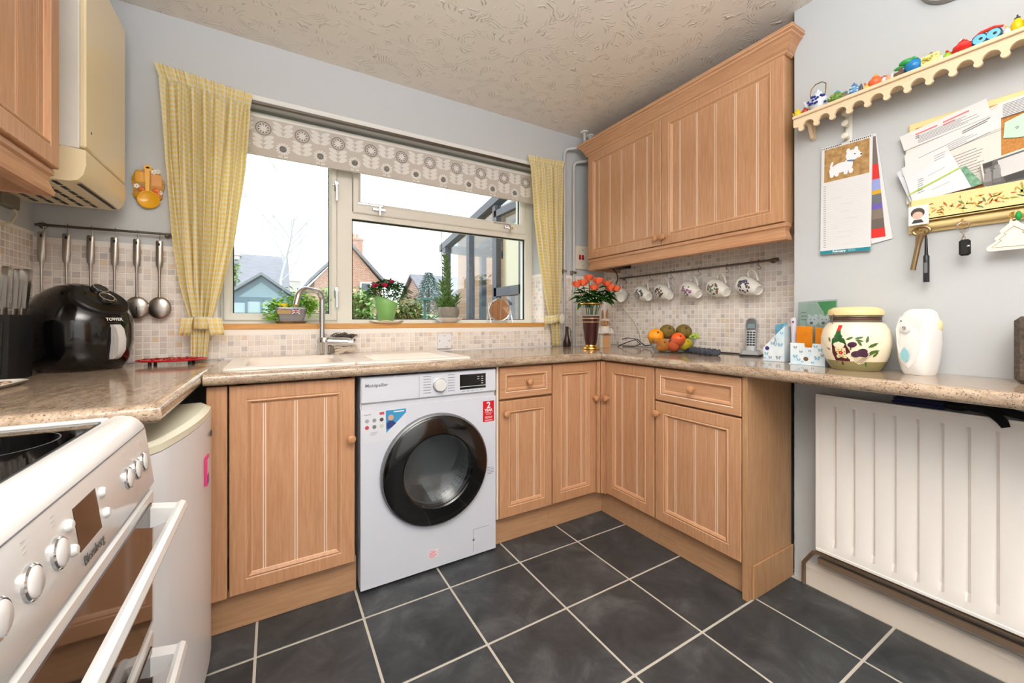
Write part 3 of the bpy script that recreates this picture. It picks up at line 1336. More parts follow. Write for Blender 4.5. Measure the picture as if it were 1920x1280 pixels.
PX = Matrix(((0, -pu.x, pn.x), (1, 0, 0), (0, pu.z, pn.z))).to_4x4()
PX = Matrix((Vector((0, 1, 0)), pu, pn)).transposed().to_4x4()
b = B()
for s0 in (.112,):
    b.prism([on_panel(YC, s0, .0006), on_panel(YA, s0, .0006), on_panel(YA, s0 + .0015, .0006), on_panel(YC, s0 + .0015, .0006)], pn * -.001)
b.done('panel_seam', INK, cp)
for y in (-.489, -.536, -.584, -.843, -.905, -.965):
    b = B()
    b.lathe([(.0190, 0), (.0188, .003), (.0172, .0045), (.0160, .0040), (.0160, 0)], on_panel(y, .056), 26, X=PX, cap=False)
    kr = b.done('knob_ring', CHROME, cp, SM)
    b = B()
    b.lathe([(.0160, 0), (.0157, .0045), (.0140, .006), (.001, .0064)], on_panel(y, .056), 26, X=PX)
    b.done('knob', CWHITE, cp, SM)
b = B()
b.prism([on_panel(-.792, .030, .0008), on_panel(-.718, .030, .0008), on_panel(-.718, .088, .0008), on_panel(-.792, .088, .0008)], pn * -.001)
b.done('clock_display', BROWNGL, cp)
for y, s in ((-.700, .075), (-.698, .043), (-.812, .075), (-.812, .043)):
    b = B()
    b.lathe([(.0075, 0), (.0075, .003), (.005, .006), (.0005, .0065)], on_panel(y, s), 14, X=PX)
    b.done('button', CWHITE, cp, SM)
text('Blomberg', .018, on_panel(-.752, .014, .0007), (0, 1, 0), pu, mat('dark_grey_lettering', (84, 80, 78), .5), cp)
b = B()
for y in (-.489, -.536, -.584, -.843, -.905, -.965):
    for k in range(3):
        b.prism([on_panel(y - .004, .088 + k * .006, .0006), on_panel(y + .004, .088 + k * .006, .0006), on_panel(y + .004, .0895 + k * .006, .0006), on_panel(y - .004, .0895 + k * .006, .0006)], pn * -.0004)
b.done('symbol_print', mat('pale_grey_print', (196, 192, 188), .6), cp)


def oven_door(z0, z1, hz, nm):
    b = B()
    b.box(-.182, YC + .003, z0, -.158, YA - .003, z1, .004)
    d = b.done('door', CWHITE, t)
    b = B()
    b.box(-.158, YC + .03, z0 + .02, -.1552, YA - .03, z1 - .02)
    b.done('door_glass', BROWNGL, d)
    b = B()
    n = 7
    hy0, hy1 = YC + .012, YA - .016
    rr = []
    for i in range(8):
        a = 2 * PI * i / 8
        rr.append((.010 * math.cos(a), .014 * math.sin(a)))
    rings = []
    for y in (hy0, hy0 + .03, hy1 - .03, hy1):
        rings.append([(-.112 + p, y, hz + q) for p, q in rr])
    b.loft(rings)
    for ya, yb in ((hy0, hy0 + .028), (hy1 - .028, hy1)):
        b.loft([[(x_, ya, hz - d_), (x_, yb, hz - d_), (x_, yb, hz + d_ * .8), (x_, ya, hz + d_ * .8)] for x_, d_ in ((-.1575, .022), (-.150, .020), (-.116, .012))])
    b.done('handle', CWHITE, d, .5)


oven_door(.462, .733, .690, 'upper')
oven_door(.10, .450, .400, 'lower')
b = B()
b.box(-.66, YC + .01, 0, -.2, YA - .01, .095)
b.done('kick_plate', BLACKM, t)

# boiler ----------------------------------------------------------------------
t = thing('boiler', 'cream wall-hung gas water heater with pale sides next to the curtain', 'boiler', (-.6, .41, 1.49))
b = B()
b.box(-.725, .22, 1.60, -.462, .60, 2.20, .002)
b.done('body', CREAMW, t)
b = B()
b.box(-.463, .219, 1.604, -.447, .601, 2.202, .004)
b.done('front_panel', CREAM, t)
b = B()
b.cyl((-.4475, .262, 1.665), (-.4462, .262, 1.665), .004, n=10)
b.done('screw_hole', BLACKM, t)
b = B()
cv = [(-.725, 1.496), (-.482, 1.496), (-.465, 1.502), (-.452, 1.520), (-.446, 1.55), (-.447, 1.596), (-.500, 1.600), (-.56, 1.53), (-.725, 1.53)]
b.prism([(x, .218, z) for x, z in cv], (0, .384, 0))
lo = b.done('bottom_cover', CREAM, t, .5)
b = B()
for i in range(5):
    for j in range(6):
        b.box(-.68 + i * .038, .24 + j * .058, 1.4945, -.668 + i * .038, .24 + j * .058 + .042, 1.4962)
b.done('vent_slots', BLACKM, lo, kind='stuff')
b = B()
b.box(-.475, .25, 1.4945, -.465, .57, 1.4962)
b.done('vent_slot', BLACKM, lo)

# radiator ----------------------------------------------------------------------
t = thing('radiator', 'cream ribbed panel radiator under the worktop', 'radiator', (1.87, -1.2, .18))
RX, RY0, RY1, RZ0, RZ1 = 1.842, -.783, -1.85, .197, .787
b = B()
prof = [(RX + .006, RY0), (RX, RY0 - .006)]
y = RY0 - .034
pitch = .0555
pts = [(RX, RY0), (RX, RY0 - .018)]
y = RY0 - .018
while y - pitch > RY1:
    pts += [(RX, y - .006), (RX + .0045, y - .022), (RX + .0095, y - .034), (RX + .0105, y - .041), (RX, y - .049)]
    y -= pitch
pts += [(RX, RY1)]
back = RX + .022
rings = []
for z, f in ((RZ0 + .004, 0), (RZ0 + .03, 0), (RZ0 + .055, 1), (RZ1 - .06, 1), (RZ1 - .035, 0), (RZ1 - .004, 0)):
    rings.append([(RX + (x - RX) * f, yy, z) for x, yy in pts] + [(back, RY1, z), (back, RY0, z)])
b.loft(rings)
b.done('front_panel', RADP, t, .35)
b = B()
b.box(RX - .002, RY1, RZ0 - .006, RX + .006, RY0, RZ0 + .006, .002)
b.done('seam_edge', RADP, t)
b = B()
b.box(RX - .002, RY1, RZ1 - .006, RX + .006, RY0, RZ1 + .004, .002)
b.done('seam_edge', RADP, t)
b = B()
b.box(RX + .03, RY1, RZ0 + .02, RX + .05, RY0 - .01, RZ1 - .02)
b.box(RX + .0215, RY1, RZ0 + .03, RX + .031, RY0 - .02, RZ0 + .06)
b.box(RX + .0215, RY1, RZ1 - .06, RX + .031, RY0 - .02, RZ1 - .03)
b.box(RX + .05, RY0 - .25, RZ1 - .12, XR - .0005, RY0 - .21, RZ1 - .03)
b.box(RX + .05, RY0 - .25, RZ0 + .05, XR - .0005, RY0 - .21, RZ0 + .14)
b.done('back_panel', mat('radiator_back_grey', (150, 140, 134), .5), t)
b = B()
b.tube([(XR - .022, -.712, .0005), (XR - .022, -.712, .085), (XR - .03, -.72, .098), (1.866, -.765, .165), (1.862, -.785, .175), (1.862, RY1, .175)], .0075, 10)
b.done('feed_pipe', COPPER, t, SM)
b = B()
b.box(1.87, RY1, .128, 1.888, RY0 + .005, .150)
b.done('drip_rail', COPPER, t)
# ---------------------------------------------------------------- sink, tap and things at the back
SINKM = mat('cream_composite_sink', (246, 234, 222), 0.28)
t = thing('sink', 'cream composite sink with ribbed drainer set into the worktop below the window', 'sink', (.35, .42, .70))
b = B()
sx0, sx1, sy0, sy1 = -.105, .835, .165, .662
bz = ZT
# rim as a frame with bowl and drainer recesses
def rect(x0, x1, y0, y1, z, r=.03, n=4):
    pts = []
    for cx, cy, a0 in ((x1 - r, y1 - r, 0), (x0 + r, y1 - r, 90), (x0 + r, y0 + r, 180), (x1 - r, y0 + r, 270)):
        for k in range(n + 1):
            a = math.radians(a0 + 90 * k / n)
            pts.append((cx + r * math.cos(a), cy + r * math.sin(a), z))
    return pts
# bowl plate
b.loft([rect(sx0, .335, sy0, sy1, bz + .0005, .02), rect(sx0 + .004, .335, sy0 + .004, sy1 - .004, bz + .008, .02), rect(-.055, .30, .215, .60, bz + .008, .05),
        rect(-.045, .29, .225, .59, bz - .004, .05), rect(-.035, .28, .235, .58, bz - .13, .06), rect(.08, .16, .36, .45, bz - .145, .03)], True, False, True)
# drainer plate
b.loft([rect(.335, sx1, sy0, sy1, bz + .0005, .02), rect(.335, sx1 - .004, sy0 + .004, sy1 - .004, bz + .008, .02), rect(.36, .80, .215, .60, bz + .008, .05),
        rect(.375, .785, .225, .59, bz + .002, .05)], True, False, True)
sk = b.done('basin', SINKM, t, .6)
b = B()
for k in range(9):
    b.box(.42, .26 + k * .036, bz + .0015, .76, .272 + k * .036, bz + .0055, .0015)
b.done('drainer_ribs', SINKM, t, kind='stuff')
b = B()
b.lathe([(.03, 0), (.03, .003), (.02, .004), (.001, .001)], (.12, .405, bz - .1445), 20)
b.done('waste', CHROME, t, SM)

TX, TY = .262, .628
t = thing('mixer_tap', 'chrome mixer tap with a tall hooked spout over the sink', 'tap', (TX, TY, bz + .008))
b = B()
b.lathe([(.030, 0), (.030, .004), (.026, .007), (.026, .052), (.027, .055), (.027, .078), (.024, .084), (.001, .086)], (TX, TY, bz + .0082), 24)
b.done('body', CHROME, t, SM)
b = B()
b.tube([(TX + .01, TY, bz + .072), (TX + .05, TY - .01, bz + .070), (TX + .105, TY - .025, bz + .068)], [.024, .023, .022], 18)
b.tube([(TX + .105, TY - .025, bz + .068), (TX + .128, TY - .031, bz + .067)], [.019, .016], 18)
b.done('handle_barrel', CHROME, t, SM)
b = B()
b.tube([(TX + .115, TY - .028, bz + .075), (TX + .14, TY - .06, bz + .10)], [.005, .006], 8)
b.done('lever', CHROME, t, SM)
b = B()
pts = [(TX - .01, TY, bz + .08), (TX - .01, TY, bz + .27)]
ex, ey = -.135, -.14
L = math.hypot(ex, ey)
for k in range(1, 8):
    a = PI / 2 * k / 7
    pts.append((TX - .01 + ex / L * .045 * (1 - math.cos(a)), TY + ey / L * .045 * (1 - math.cos(a)), bz + .27 + .045 * math.sin(a)))
m0 = L - .09
pts.append((TX - .01 + ex / L * (m0 - .01), TY + ey / L * (m0 - .01), bz + .318))
for k in range(1, 8):
    a = math.radians(70) * k / 7
    d_ = m0 + .055 * math.sin(a)
    pts.append((TX - .01 + ex / L * d_, TY + ey / L * d_, bz + .318 - .055 * (1 - math.cos(a))))
d_ += .012
pts.append((TX - .01 + ex / L * d_, TY + ey / L * d_, bz + .318 - .075))
b.tube(pts, .0125, 14)
b.done('spout', CHROME, t, SM)
# scourers lying behind the lever
b = B()
for k in range(46):
    a0 = R.uniform(0, 6.28)
    r0 = R.uniform(.008, .026)
    c = Vector((TX + .085 + R.uniform(-.035, .06), TY + .040 + R.uniform(-.008, .008), bz + .085 + R.uniform(-.014, .018)))
    pl = [c + Vector((math.cos(a0 + q * .8) * r0, math.sin(a0 + q * .8) * r0 * .5, math.sin(a0 * 2 + q * 1.1) * r0 * .5)) for q in range(7)]
    b.tube(pl, .0026, 4)
o = b.done('metal_scourer', mat('dull_scourer_wire', (118, 110, 104), .45, .7))
tag(o, 'dark wire scourer ball caught behind the chrome tap', 'scourer')
b = B()
for k in range(26):
    a0 = R.uniform(-.5, .5)
    p0 = Vector((TX + .062 + R.uniform(-.02, .0), TY + .030 - .05, bz + .012 + R.uniform(0, .02)))
    pl = [p0 + Vector((q * .022, R.uniform(-.006, .012), .010 * math.sin(q * 1.3 + a0 * 3) + q * .004 + a0 * .012)) for q in range(5)]
    b.tube(pl, .0034, 5)
o = b.done('net_sponge', mat('beige_net_sponge', (206, 190, 172), .7))
tag(o, 'beige net cloth bunched on the sink behind the tap', 'cloth')

# blank socket plates
t = thing('flex_outlet_plate', 'white square outlet plate on the mosaic below the windowsill', 'socket', (.90, .695, .952))
b = B()
b.box(.858, .684, .909, .944, .6945, .995, .003)
b.done('plate', WHITE, t)
b = B()
for x in (.871, .931):
    b.lathe([(.0035, 0), (.003, .001), (.0005, .0012)], (x, .684, .955), 10, '-y')
b.done('screws', INK, t)
b = B()
b.box(.894, .6835, .983, .908, .6843, .985)
b.box(.908, .6835, .919, .924, .6843, .921)
b.done('print', INK, t)
t = thing('cooker_switch', 'cream double switch plate with red rockers beside the pipes and wall cabinet', 'switch', (1.94, .695, 1.52))
CRP = mat('cream_plate_plastic', (236, 226, 206), .35)
b = B()
b.box(1.868, .684, 1.436, 2.014, .6985, 1.602, .003)
b.done('plate', CRP, t)
b = B()
b.box(1.893, .6832, 1.495, 1.985, .6842, 1.545)
b.done('switch_frame', CREAMW, t)
for x in (1.905, 1.931):
    b = B()
    b.prism([(x, .683, 1.503), (x, .679, 1.503), (x, .6815, 1.537), (x, .683, 1.537)], (.018, 0, 0))
    b.done('rocker', RED, t)
b = B()
for z in (1.572, 1.462):
    b.lathe([(.004, 0), (.003, .001), (.0005, .0012)], (1.941, .684, z), 10, '-y')
b.done('screws', INK, t)
b = B()
b.box(1.957, .6828, 1.508, 1.976, .6836, 1.534)
b.done('socket_face', CRP, t)

# pipes in the corner
PIPEP = mat('wall_grey_pipe_paint', (204, 204, 202), .4)
t = thing('water_pipe', 'grey painted water pipe closest to the curtain, bending up to the ceiling', 'pipe', (1.775, .68, WT))
b = B()
b.tube([(1.775, .682, WT + .0005), (1.775, .682, 2.215), (1.777, .678, 2.235), (1.79, .67, 2.25), (1.87, .62, 2.262), (1.885, .61, 2.272), (1.89, .606, 2.29), (1.89, .606, 2.369)], .0095, 12)
b.done('pipe', PIPEP, t, SM)
b = B()
b.lathe([(.026, 0), (.026, -.006), (.012, -.012)], (1.89, .606, 2.3695), 18)
b.done('ceiling_rose', WHITEP, t, SM)
b = B()
b.box(1.757, .67, 1.40, 1.765, .6995, 1.424)
b.box(1.764, .668, 1.405, 1.786, .672, 1.419)
b.done('pipe_clip', STEEL, t)
t = thing('water_pipe', 'grey painted water pipe running up beside the switch plate and behind the wall cabinet', 'pipe', (1.858, .68, WT))
b = B()
b.tube([(1.858, .682, WT + .0005), (1.858, .682, 2.145), (1.861, .678, 2.165), (1.874, .672, 2.178), (1.94, .640, 2.188), (1.957, .632, 2.195), (1.962, .630, 2.21), (1.962, .630, 2.369)], .0105, 12)
b.done('pipe', PIPEP, t, SM)
b = B()
b.lathe([(.026, 0), (.026, -.006), (.012, -.012)], (1.962, .630, 2.3695), 18)
b.done('ceiling_rose', WHITEP, t, SM)
b = B()
b.box(1.837, .67, 1.395, 1.846, .6995, 1.419)
b.box(1.846, .667, 1.40, 1.870, .671, 1.414)
b.done('pipe_clip', STEEL, t)

# ---------------------------------------------------------------- curtains and blind
def gingham():
    m = bpy.data.materials.new('yellow_gingham_cotton')
    m.use_nodes = True
    nt = m.node_tree
    bs = nt.nodes['Principled BSDF']
    bs.inputs['Roughness'].default_value = .85
    uv = nt.nodes.new('ShaderNodeUVMap')
    uv.uv_map = 'UVMap'
    sp = nt.nodes.new('ShaderNodeSeparateXYZ')
    nt.links.new(uv.outputs[0], sp.inputs[0])
    outs = []
    for ax in (0, 1):
        mu = nt.nodes.new('ShaderNodeMath')
        mu.operation = 'FRACT'
        nt.links.new(sp.outputs[ax], mu.inputs[0])
        gt = nt.nodes.new('ShaderNodeMath')
        gt.operation = 'GREATER_THAN'
        gt.inputs[1].default_value = .5
        nt.links.new(mu.outputs[0], gt.inputs[0])
        outs.append(gt)
    ad = nt.nodes.new('ShaderNodeMath')
    ad.operation = 'ADD'
    nt.links.new(outs[0].outputs[0], ad.inputs[0])
    nt.links.new(outs[1].outputs[0], ad.inputs[1])
    dv = nt.nodes.new('ShaderNodeMath')
    dv.operation = 'MULTIPLY'
    dv.inputs[1].default_value = .5
    nt.links.new(ad.outputs[0], dv.inputs[0])
    r = nt.nodes.new('ShaderNodeValToRGB')
    e = r.color_ramp.elements
    e.new(.5)
    r.color_ramp.interpolation = 'CONSTANT'
    for el, (p, c) in zip(e, [(0, (255, 252, 242)), (.4, (255, 246, 205)), (.8, (255, 233, 148))]):
        el.position = p
        el.color = lin(c)
    nt.links.new(dv.outputs[0], r.inputs[0])
    nt.links.new(r.outputs[0], bs.inputs['Base Color'])
    tr = nt.nodes.new('ShaderNodeBsdfTranslucent')
    nt.links.new(r.outputs[0], tr.inputs[0])
    mx = nt.nodes.new('ShaderNodeMixShader')
    mx.inputs[0].default_value = .5
    nt.links.new(bs.outputs[0], mx.inputs[1])
    nt.links.new(tr.outputs[0], mx.inputs[2])
    nt.links.new(mx.outputs[0], nt.nodes['Material Output'].inputs[0])
    return m


GING = gingham()
CHK = .0105        # check size


def interp(keys, z):
    for (z0, a0, b0), (z1, a1, b1) in zip(keys, keys[1:]):
        if z0 >= z >= z1:
            f = (z0 - z) / (z0 - z1)
            f = f * f * (3 - 2 * f) if False else f
            return a0 + (a1 - a0) * f, b0 + (b1 - b0) * f
    return keys[-1][1:]


def curtain(label, loc, keys, folds, amp, tilt, tie, cloth_w, seed, knot):
    t = thing('curtain', label, 'curtain', loc)
    rr = random.Random(seed)
    ph = [rr.uniform(0, 6.28) for _ in range(4)]
    ztop, zbot = keys[0][0], keys[-1][0]
    zh = ztop - .055

    def pt(u, v):
        z = ztop + (zbot - ztop) * v
        a, c = interp(keys, z)
        wv = (c - a)
        sl = tilt(u) * max(0, 1 - v * 2.2)
        g = 1.0 if z < zh else .35
        k = folds
        am = amp * (.55 + .45 * min(1, wv / .22))
        fo = math.sin(u * k * 2 * PI + ph[0] + 1.2 * math.sin(u * 9 + ph[2])) + .4 * math.sin(u * k * 4.6 * PI + ph[1] + v * 3)
        # tape: fine tight gathers
        if z >= zh:
            fo = math.sin(u * folds * 6.5 * PI + ph[0]) * .5
            am = .008
        pin = math.exp(-((z - zh) / .012) ** 2)
        return (a + wv * u + .004 * math.sin(u * k * 2 * PI + v * 6), loc[1] - am * fo - .004 + .006 * pin, z + sl)
    b = B()
    b.grid(pt, 150, 90, lambda u, v: (u * cloth_w / CHK / 2, v * (ztop - zbot) / CHK / 2))
    b.done('drape', GING, t, 2.0, thick=.0015)
    # tie-back band
    zt, x0, x1, yk = tie
    b = B()
    n = 28

    def band(u, v):
        a = u * 2 * PI
        rx, ry = (x1 - x0) / 2, .042
        f = 1 + .05 * math.sin(a * 9 + ph[3])
        return ((x0 + x1) / 2 + rx * f * math.cos(a), loc[1] - .004 + ry * f * math.sin(a), zt + .026 - .052 * v + .010 * math.cos(a) * knot)
    b.grid(band, n * 2, 4, lambda u, v: (u * .30 / CHK / 2, v * .05 / CHK / 2))
    b.done('tie_band', GING, t, 2.0, thick=.002)
    return t


tl = curtain('yellow gingham curtain gathered by a frilled tie, between utensils and tap', (-.2, .655, .93),
             [(2.125, -.375, -.030), (2.07, -.358, -.040), (1.75, -.340, -.062), (1.41, -.312, -.100), (1.22, -.285, -.140), (1.075, -.252, -.178), (1.03, -.250, -.185), (.905, -.250, -.196)],
             6, .016, lambda u: .012 - .040 * u, (1.062, -.246, -.180, 0), .62, 3, 0)
# frilled ends of the tie either side
for sx, x0, x1 in ((-1, -.276, -.238), (1, -.192, -.142)):
    b = B()

    def fr(u, v, x0=x0, x1=x1, sx=sx):
        x = x0 + (x1 - x0) * u
        w = .02 + .035 * v
        return (x + sx * .012 * v, .605 - .010 * math.sin(u * 14) * v - .004, 1.085 - .075 * v)
    b.grid(fr, 20, 6, lambda u, v: (u * .10 / CHK / 2, v * .09 / CHK / 2))
    b.done('tie_frill', GING, tl, 2.0, thick=.0015)
tr_ = curtain('yellow gingham curtain knotted low, between window and pipes', (1.6, .655, .91),
              [(2.150, 1.455, 1.757), (2.085, 1.470, 1.745), (1.75, 1.500, 1.735), (1.45, 1.545, 1.728), (1.25, 1.588, 1.715), (1.13, 1.612, 1.700), (1.05, 1.640, 1.705), (.901, 1.652, 1.715)],
              5, .015, lambda u: -.012 + .016 * u, (1.085, 1.598, 1.698, 0), .55, 11, 1)
b = B()
b.ball((1.690, .600, 1.085), .020, .016, .034)
b.done('tie_knot', GING, tr_, SM)

t = thing('roller_blind', 'grey roller blind printed with white seed heads, pulled down a little in the window', 'blind', (.72, .76, 1.86))
BLG = mat('warm_grey_blind_cloth', (206, 198, 188), .8)
BLW = mat('white_blind_print', (236, 233, 227), .8)
BLD = mat('dark_grey_blind_print', (138, 132, 128), .8)
BX0, BX1, BZ0 = -.150, 1.590, 1.866
b = B()
b.box(BX0, .759, BZ0, BX1, .7615, 2.05)
b.done('cloth', BLG, t)
b = B()
b.cyl((BX0, .775, 2.055), (BX1, .775, 2.055), .018, n=16)
b.done('roller', CREAMW, t, SM)
b = B()
b.box(BX0 + .002, .756, BZ0 - .003, BX1 - .002, .7645, BZ0 + .006, .002)
b.done('bottom_bar', BLG, t)
b = B()
yb = .7588


def disc(cx, cz, r, y, n=16, r_in=None):
    if r_in is None:
        b.poly([(cx + r * math.cos(2 * PI * k / n), y, cz + r * math.sin(2 * PI * k / n)) for k in range(n)])
    else:
        A = [b.v((cx + r * math.cos(2 * PI * k / n), y, cz + r * math.sin(2 * PI * k / n))) for k in range(n)]
        D = [b.v((cx + r_in * math.cos(2 * PI * k / n), y, cz + r_in * math.sin(2 * PI * k / n))) for k in range(n)]
        for k in range(n):
            b.f([A[k], A[(k + 1) % n], D[(k + 1) % n], D[k]])


def petal(cx, cz, a, l, w, y):
    u = Vector((math.cos(a), 0, math.sin(a)))
    v = Vector((-math.sin(a), 0, math.cos(a)))
    c = Vector((cx, y, cz))
    b.poly([c, c + u * l * .35 + v * w, c + u * l * .8 + v * w * .8, c + u * l, c + u * l * .8 - v * w * .8, c + u * l * .35 - v * w])


i = 0
x = .008 - .167
while x < BX1 - .04:
    zc = 1.997
    if x > BX0 + .04:
        b.m = 1
        disc(x, zc, .034, yb, 20, .029)
        disc(x, zc, .024, yb, 18, .012)
        b.m = 0
        for k in range(10):
            petal(x, zc, 2 * PI * k / 10, .024, .0035, yb - .0001)
        disc(x, zc, .007, yb - .0002, 12)
        for q in range(3):          # leaf pairs under the ring
            for s in (1, -1):
                petal(x, 1.902 + q * .021, PI / 2 - s * 1.12, .050, .0105, yb)
    x2 = x + .083
    if BX0 + .04 < x2 < BX1 - .04:
        b.m = 0
        for k in range(14):
            petal(x2, 1.914, 2 * PI * k / 14, .034, .005, yb)
        b.m = 1
        disc(x2, 1.914, .011, yb - .0003, 14)
        b.m = 0
        for q in range(3):
            for s in (1, -1):
                petal(x2, 1.975 + q * .021, PI / 2 - s * 1.12, .050, .0105, yb)
        for s in (1, -1):
            petal(x2, 1.868, PI / 2 - s * 1.05, .025, .006, yb)
    x += .1665
b.done('print', [BLW, BLD], t, kind='stuff')
t = thing('curtain_rail', 'slim dark curtain track fixed below the white bead over the window', 'rail', (.65, .68, 2.07))
b = B()
b.box(-.34, .672, 2.070, 1.70, .690, 2.0845, .002)
b.done('track', DKSTEEL, t)

# ---------------------------------------------------------------- plants on the sill
def leaf(b, p, d, l, w, droop=.3):
    p = Vector(p)
    d = Vector(d).normalized()
    s = d.cross(Vector((0, 0, 1)))
    if s.length < .05: s = Vector((1, 0, 0))
    s.normalize()
    n = s.cross(d)
    m_ = p + d * l * .5 + n * l * .05
    e = p + d * l + Vector((0, 0, -droop * l))
    A = [b.v(p), b.v(m_ + s * w), b.v(e), b.v(m_ - s * w), b.v(m_ - n * w * .35)]
    b.f([A[0], A[4], A[1]])
    b.f([A[1], A[4], A[2]])
    b.f([A[0], A[3], A[4]])
    b.f([A[3], A[2], A[4]])


def green(name, c1, c2):
    return mat(name, c1, .45, var=(c2, 30, (1, 1, 1)))


G_PARS = green('parsley_green', (122, 196, 40), (186, 232, 96))
G_ROSE = green('rose_leaf_green', (46, 92, 34), (84, 134, 54))
G_SUCC = green('crassula_green', (58, 96, 38), (112, 144, 72))
G_FLOR = green('bouquet_leaf_green', (24, 74, 22), (52, 112, 36))
SOIL = mat('dark_soil', (58, 44, 34), .9)
SZ = 1.0577

hx, hy = .125, .735
t = thing('herb_pot', 'grey ribbed metal trough of parsley with a small union flag', 'potted plant', (hx, hy, SZ))
GALV = mat('galvanised_grey_metal', (158, 154, 154), .4, .5)
b = B()
b.loft([rect(hx - .052, hx + .052, hy - .032, hy + .032, SZ + .008, .014), rect(hx - .068, hx + .068, hy - .042, hy + .042, SZ + .070, .018), rect(hx - .071, hx + .071, hy - .045, hy + .045, SZ + .071, .018), rect(hx - .070, hx + .070, hy - .044, hy + .044, SZ + .078, .018), rect(hx - .064, hx + .064, hy - .040, hy + .040, SZ + .072, .016)])
pot = b.done('pot', GALV, t, .5)
b = B()
for k in range(9):
    x = hx - .044 + k * .011
    b.prism([(x - .002, hy - .0325, SZ + .012), (x + .002, hy - .0325, SZ + .012), (x * 1.0 + .002 + (x - hx) * .2, hy - .0405, SZ + .055), (x - .002 + (x - hx) * .2, hy - .0405, SZ + .055)], (0, -.0015, .0))
b.done('pot_rib', GALV, pot, kind='stuff')
b = B()
b.loft([rect(hx - .060, hx + .060, hy - .038, hy + .038, SZ + .0005, .02), rect(hx - .070, hx + .070, hy - .046, hy + .046, SZ + .010, .02)])
b.done('cork_saucer', mat('mottled_brown_saucer', (150, 118, 76), .7, var=((96, 74, 48), 60, (1, 1, 1))), t, .5)
b = B()
b.box(hx - .060, hy - .0475, SZ + .046, hx - .004, hy - .046, SZ + .066)
b.done('plate', mat('tan_name_plate', (190, 158, 104), .6), t)
b = B()
fx, fz, fy = hx + .018, SZ + .057, hy - .047
b.m = 0
b.box(fx - .019, fy, fz - .011, fx + .019, fy + .0008, fz + .011)
b.m = 1
for s in (1, -1):
    b.prism([(fx - .019, fy - .0004, fz - s * .011), (fx - .014, fy - .0004, fz - s * .011), (fx + .019, fy - .0004, fz + s * .009), (fx + .019, fy - .0004, fz + s * .011), (fx + .014, fy - .0004, fz + s * .011), (fx - .019, fy - .0004, fz - s * .009)], (0, .0003, 0))
b.box(fx - .0035, fy - .0007, fz - .011, fx + .0035, fy, fz + .011)
b.box(fx - .019, fy - .0007, fz - .0035, fx + .019, fy, fz + .0035)
b.m = 2
b.box(fx - .0018, fy - .001, fz - .011, fx + .0018, fy - .0006, fz + .011)
b.box(fx - .019, fy - .001, fz - .0018, fx + .019, fy - .0006, fz + .0018)
b.done('union_flag', [mat('flag_blue', (36, 44, 110), .6), SWH, mat('flag_red', (200, 24, 44), .6)], t)
b = B()
b.box(hx - .05, hy - .02, SZ + .06, hx - .005, hy - .012, SZ + .098, .002)
b.done('plant_tag', mat('yellow_plant_tag', (248, 208, 20), .5), t)
b = B()
for k in range(560):
    a = R.uniform(0, 6.28)
    rr_ = abs(R.gauss(0, .5))
    side = R.random()
    if side < .30:       # spills down at the curtain side
        p = Vector((hx - .075 + R.gauss(0, .018), hy + R.gauss(0, .018), SZ + R.uniform(.012, .105)))
    elif side < .80:
        p = Vector((hx + .035 + R.gauss(0, .038), hy + R.gauss(0, .02), SZ + .105 + R.gauss(0, .024)))
    else:
        p = Vector((hx + .085 + R.gauss(0, .014), hy + R.gauss(0, .016), SZ + R.uniform(.045, .12)))
    p.z = max(p.z, SZ + .010)
    leaf(b, p, (R.uniform(-1, 1), R.uniform(-1, .6), R.uniform(-.3, .8)), R.uniform(.018, .030), R.uniform(.008, .013))
b.done('foliage', G_PARS, t, kind='stuff')

rx, ry = .585, .745
t = thing('potted_rose', 'small pink rose bush in a frosted green glass pot', 'potted plant', (rx, ry, SZ))
FROST = mat('frosted_green_glass', (150, 206, 120), .35, alpha=1, trans=.25)
b = B()
b.lathe([(.001, .0142), (.036, .0142), (.038, .016), (.058, .098), (.064, .128)], (rx, ry, SZ), 32, cap=False)
# slanted rim: raise one side
for v in b.bm.verts:
    if v.co.z > SZ + .12:
        v.co.z += -(v.co.x - rx) * .35
b.done('glass_pot', FROST, t, SM, thick=.003)
b = B()
b.lathe([(.033, .0165), (.053, .092), (.001, .094)], (rx, ry, SZ), 20)
b.done('soil', SOIL, t, SM)
b = B()
for k in range(14):
    a = k * 2.4
    p0 = Vector((rx + .02 * math.cos(a), ry + .02 * math.sin(a), SZ + .09))
    p1 = p0 + Vector((math.cos(a) * R.uniform(.02, .09), math.sin(a) * R.uniform(.01, .05), R.uniform(.07, .14)))
    b.tube([p0, (p0 + p1) / 2 + Vector((0, 0, .015)), p1], .0016, 5)
b.done('stems', G_ROSE, t, kind='stuff')
b = B()
for k in range(620):
    a = R.uniform(0, 6.28)
    el = R.uniform(-.2, 1.5)
    rad = R.uniform(.35, 1) ** .6
    p = Vector((rx + .012 + .122 * rad * math.cos(a) * math.cos(el), ry + .058 * rad * math.sin(a) * math.cos(el), SZ + .150 + .090 * rad * math.sin(el)))
    leaf(b, p, (math.cos(a), math.sin(a), R.uniform(-.2, .8)), R.uniform(.020, .034), R.uniform(.007, .012))
b.done('foliage', G_ROSE, t, kind='stuff')
PINKR = mat('deep_pink_rose', (206, 22, 84), .5)


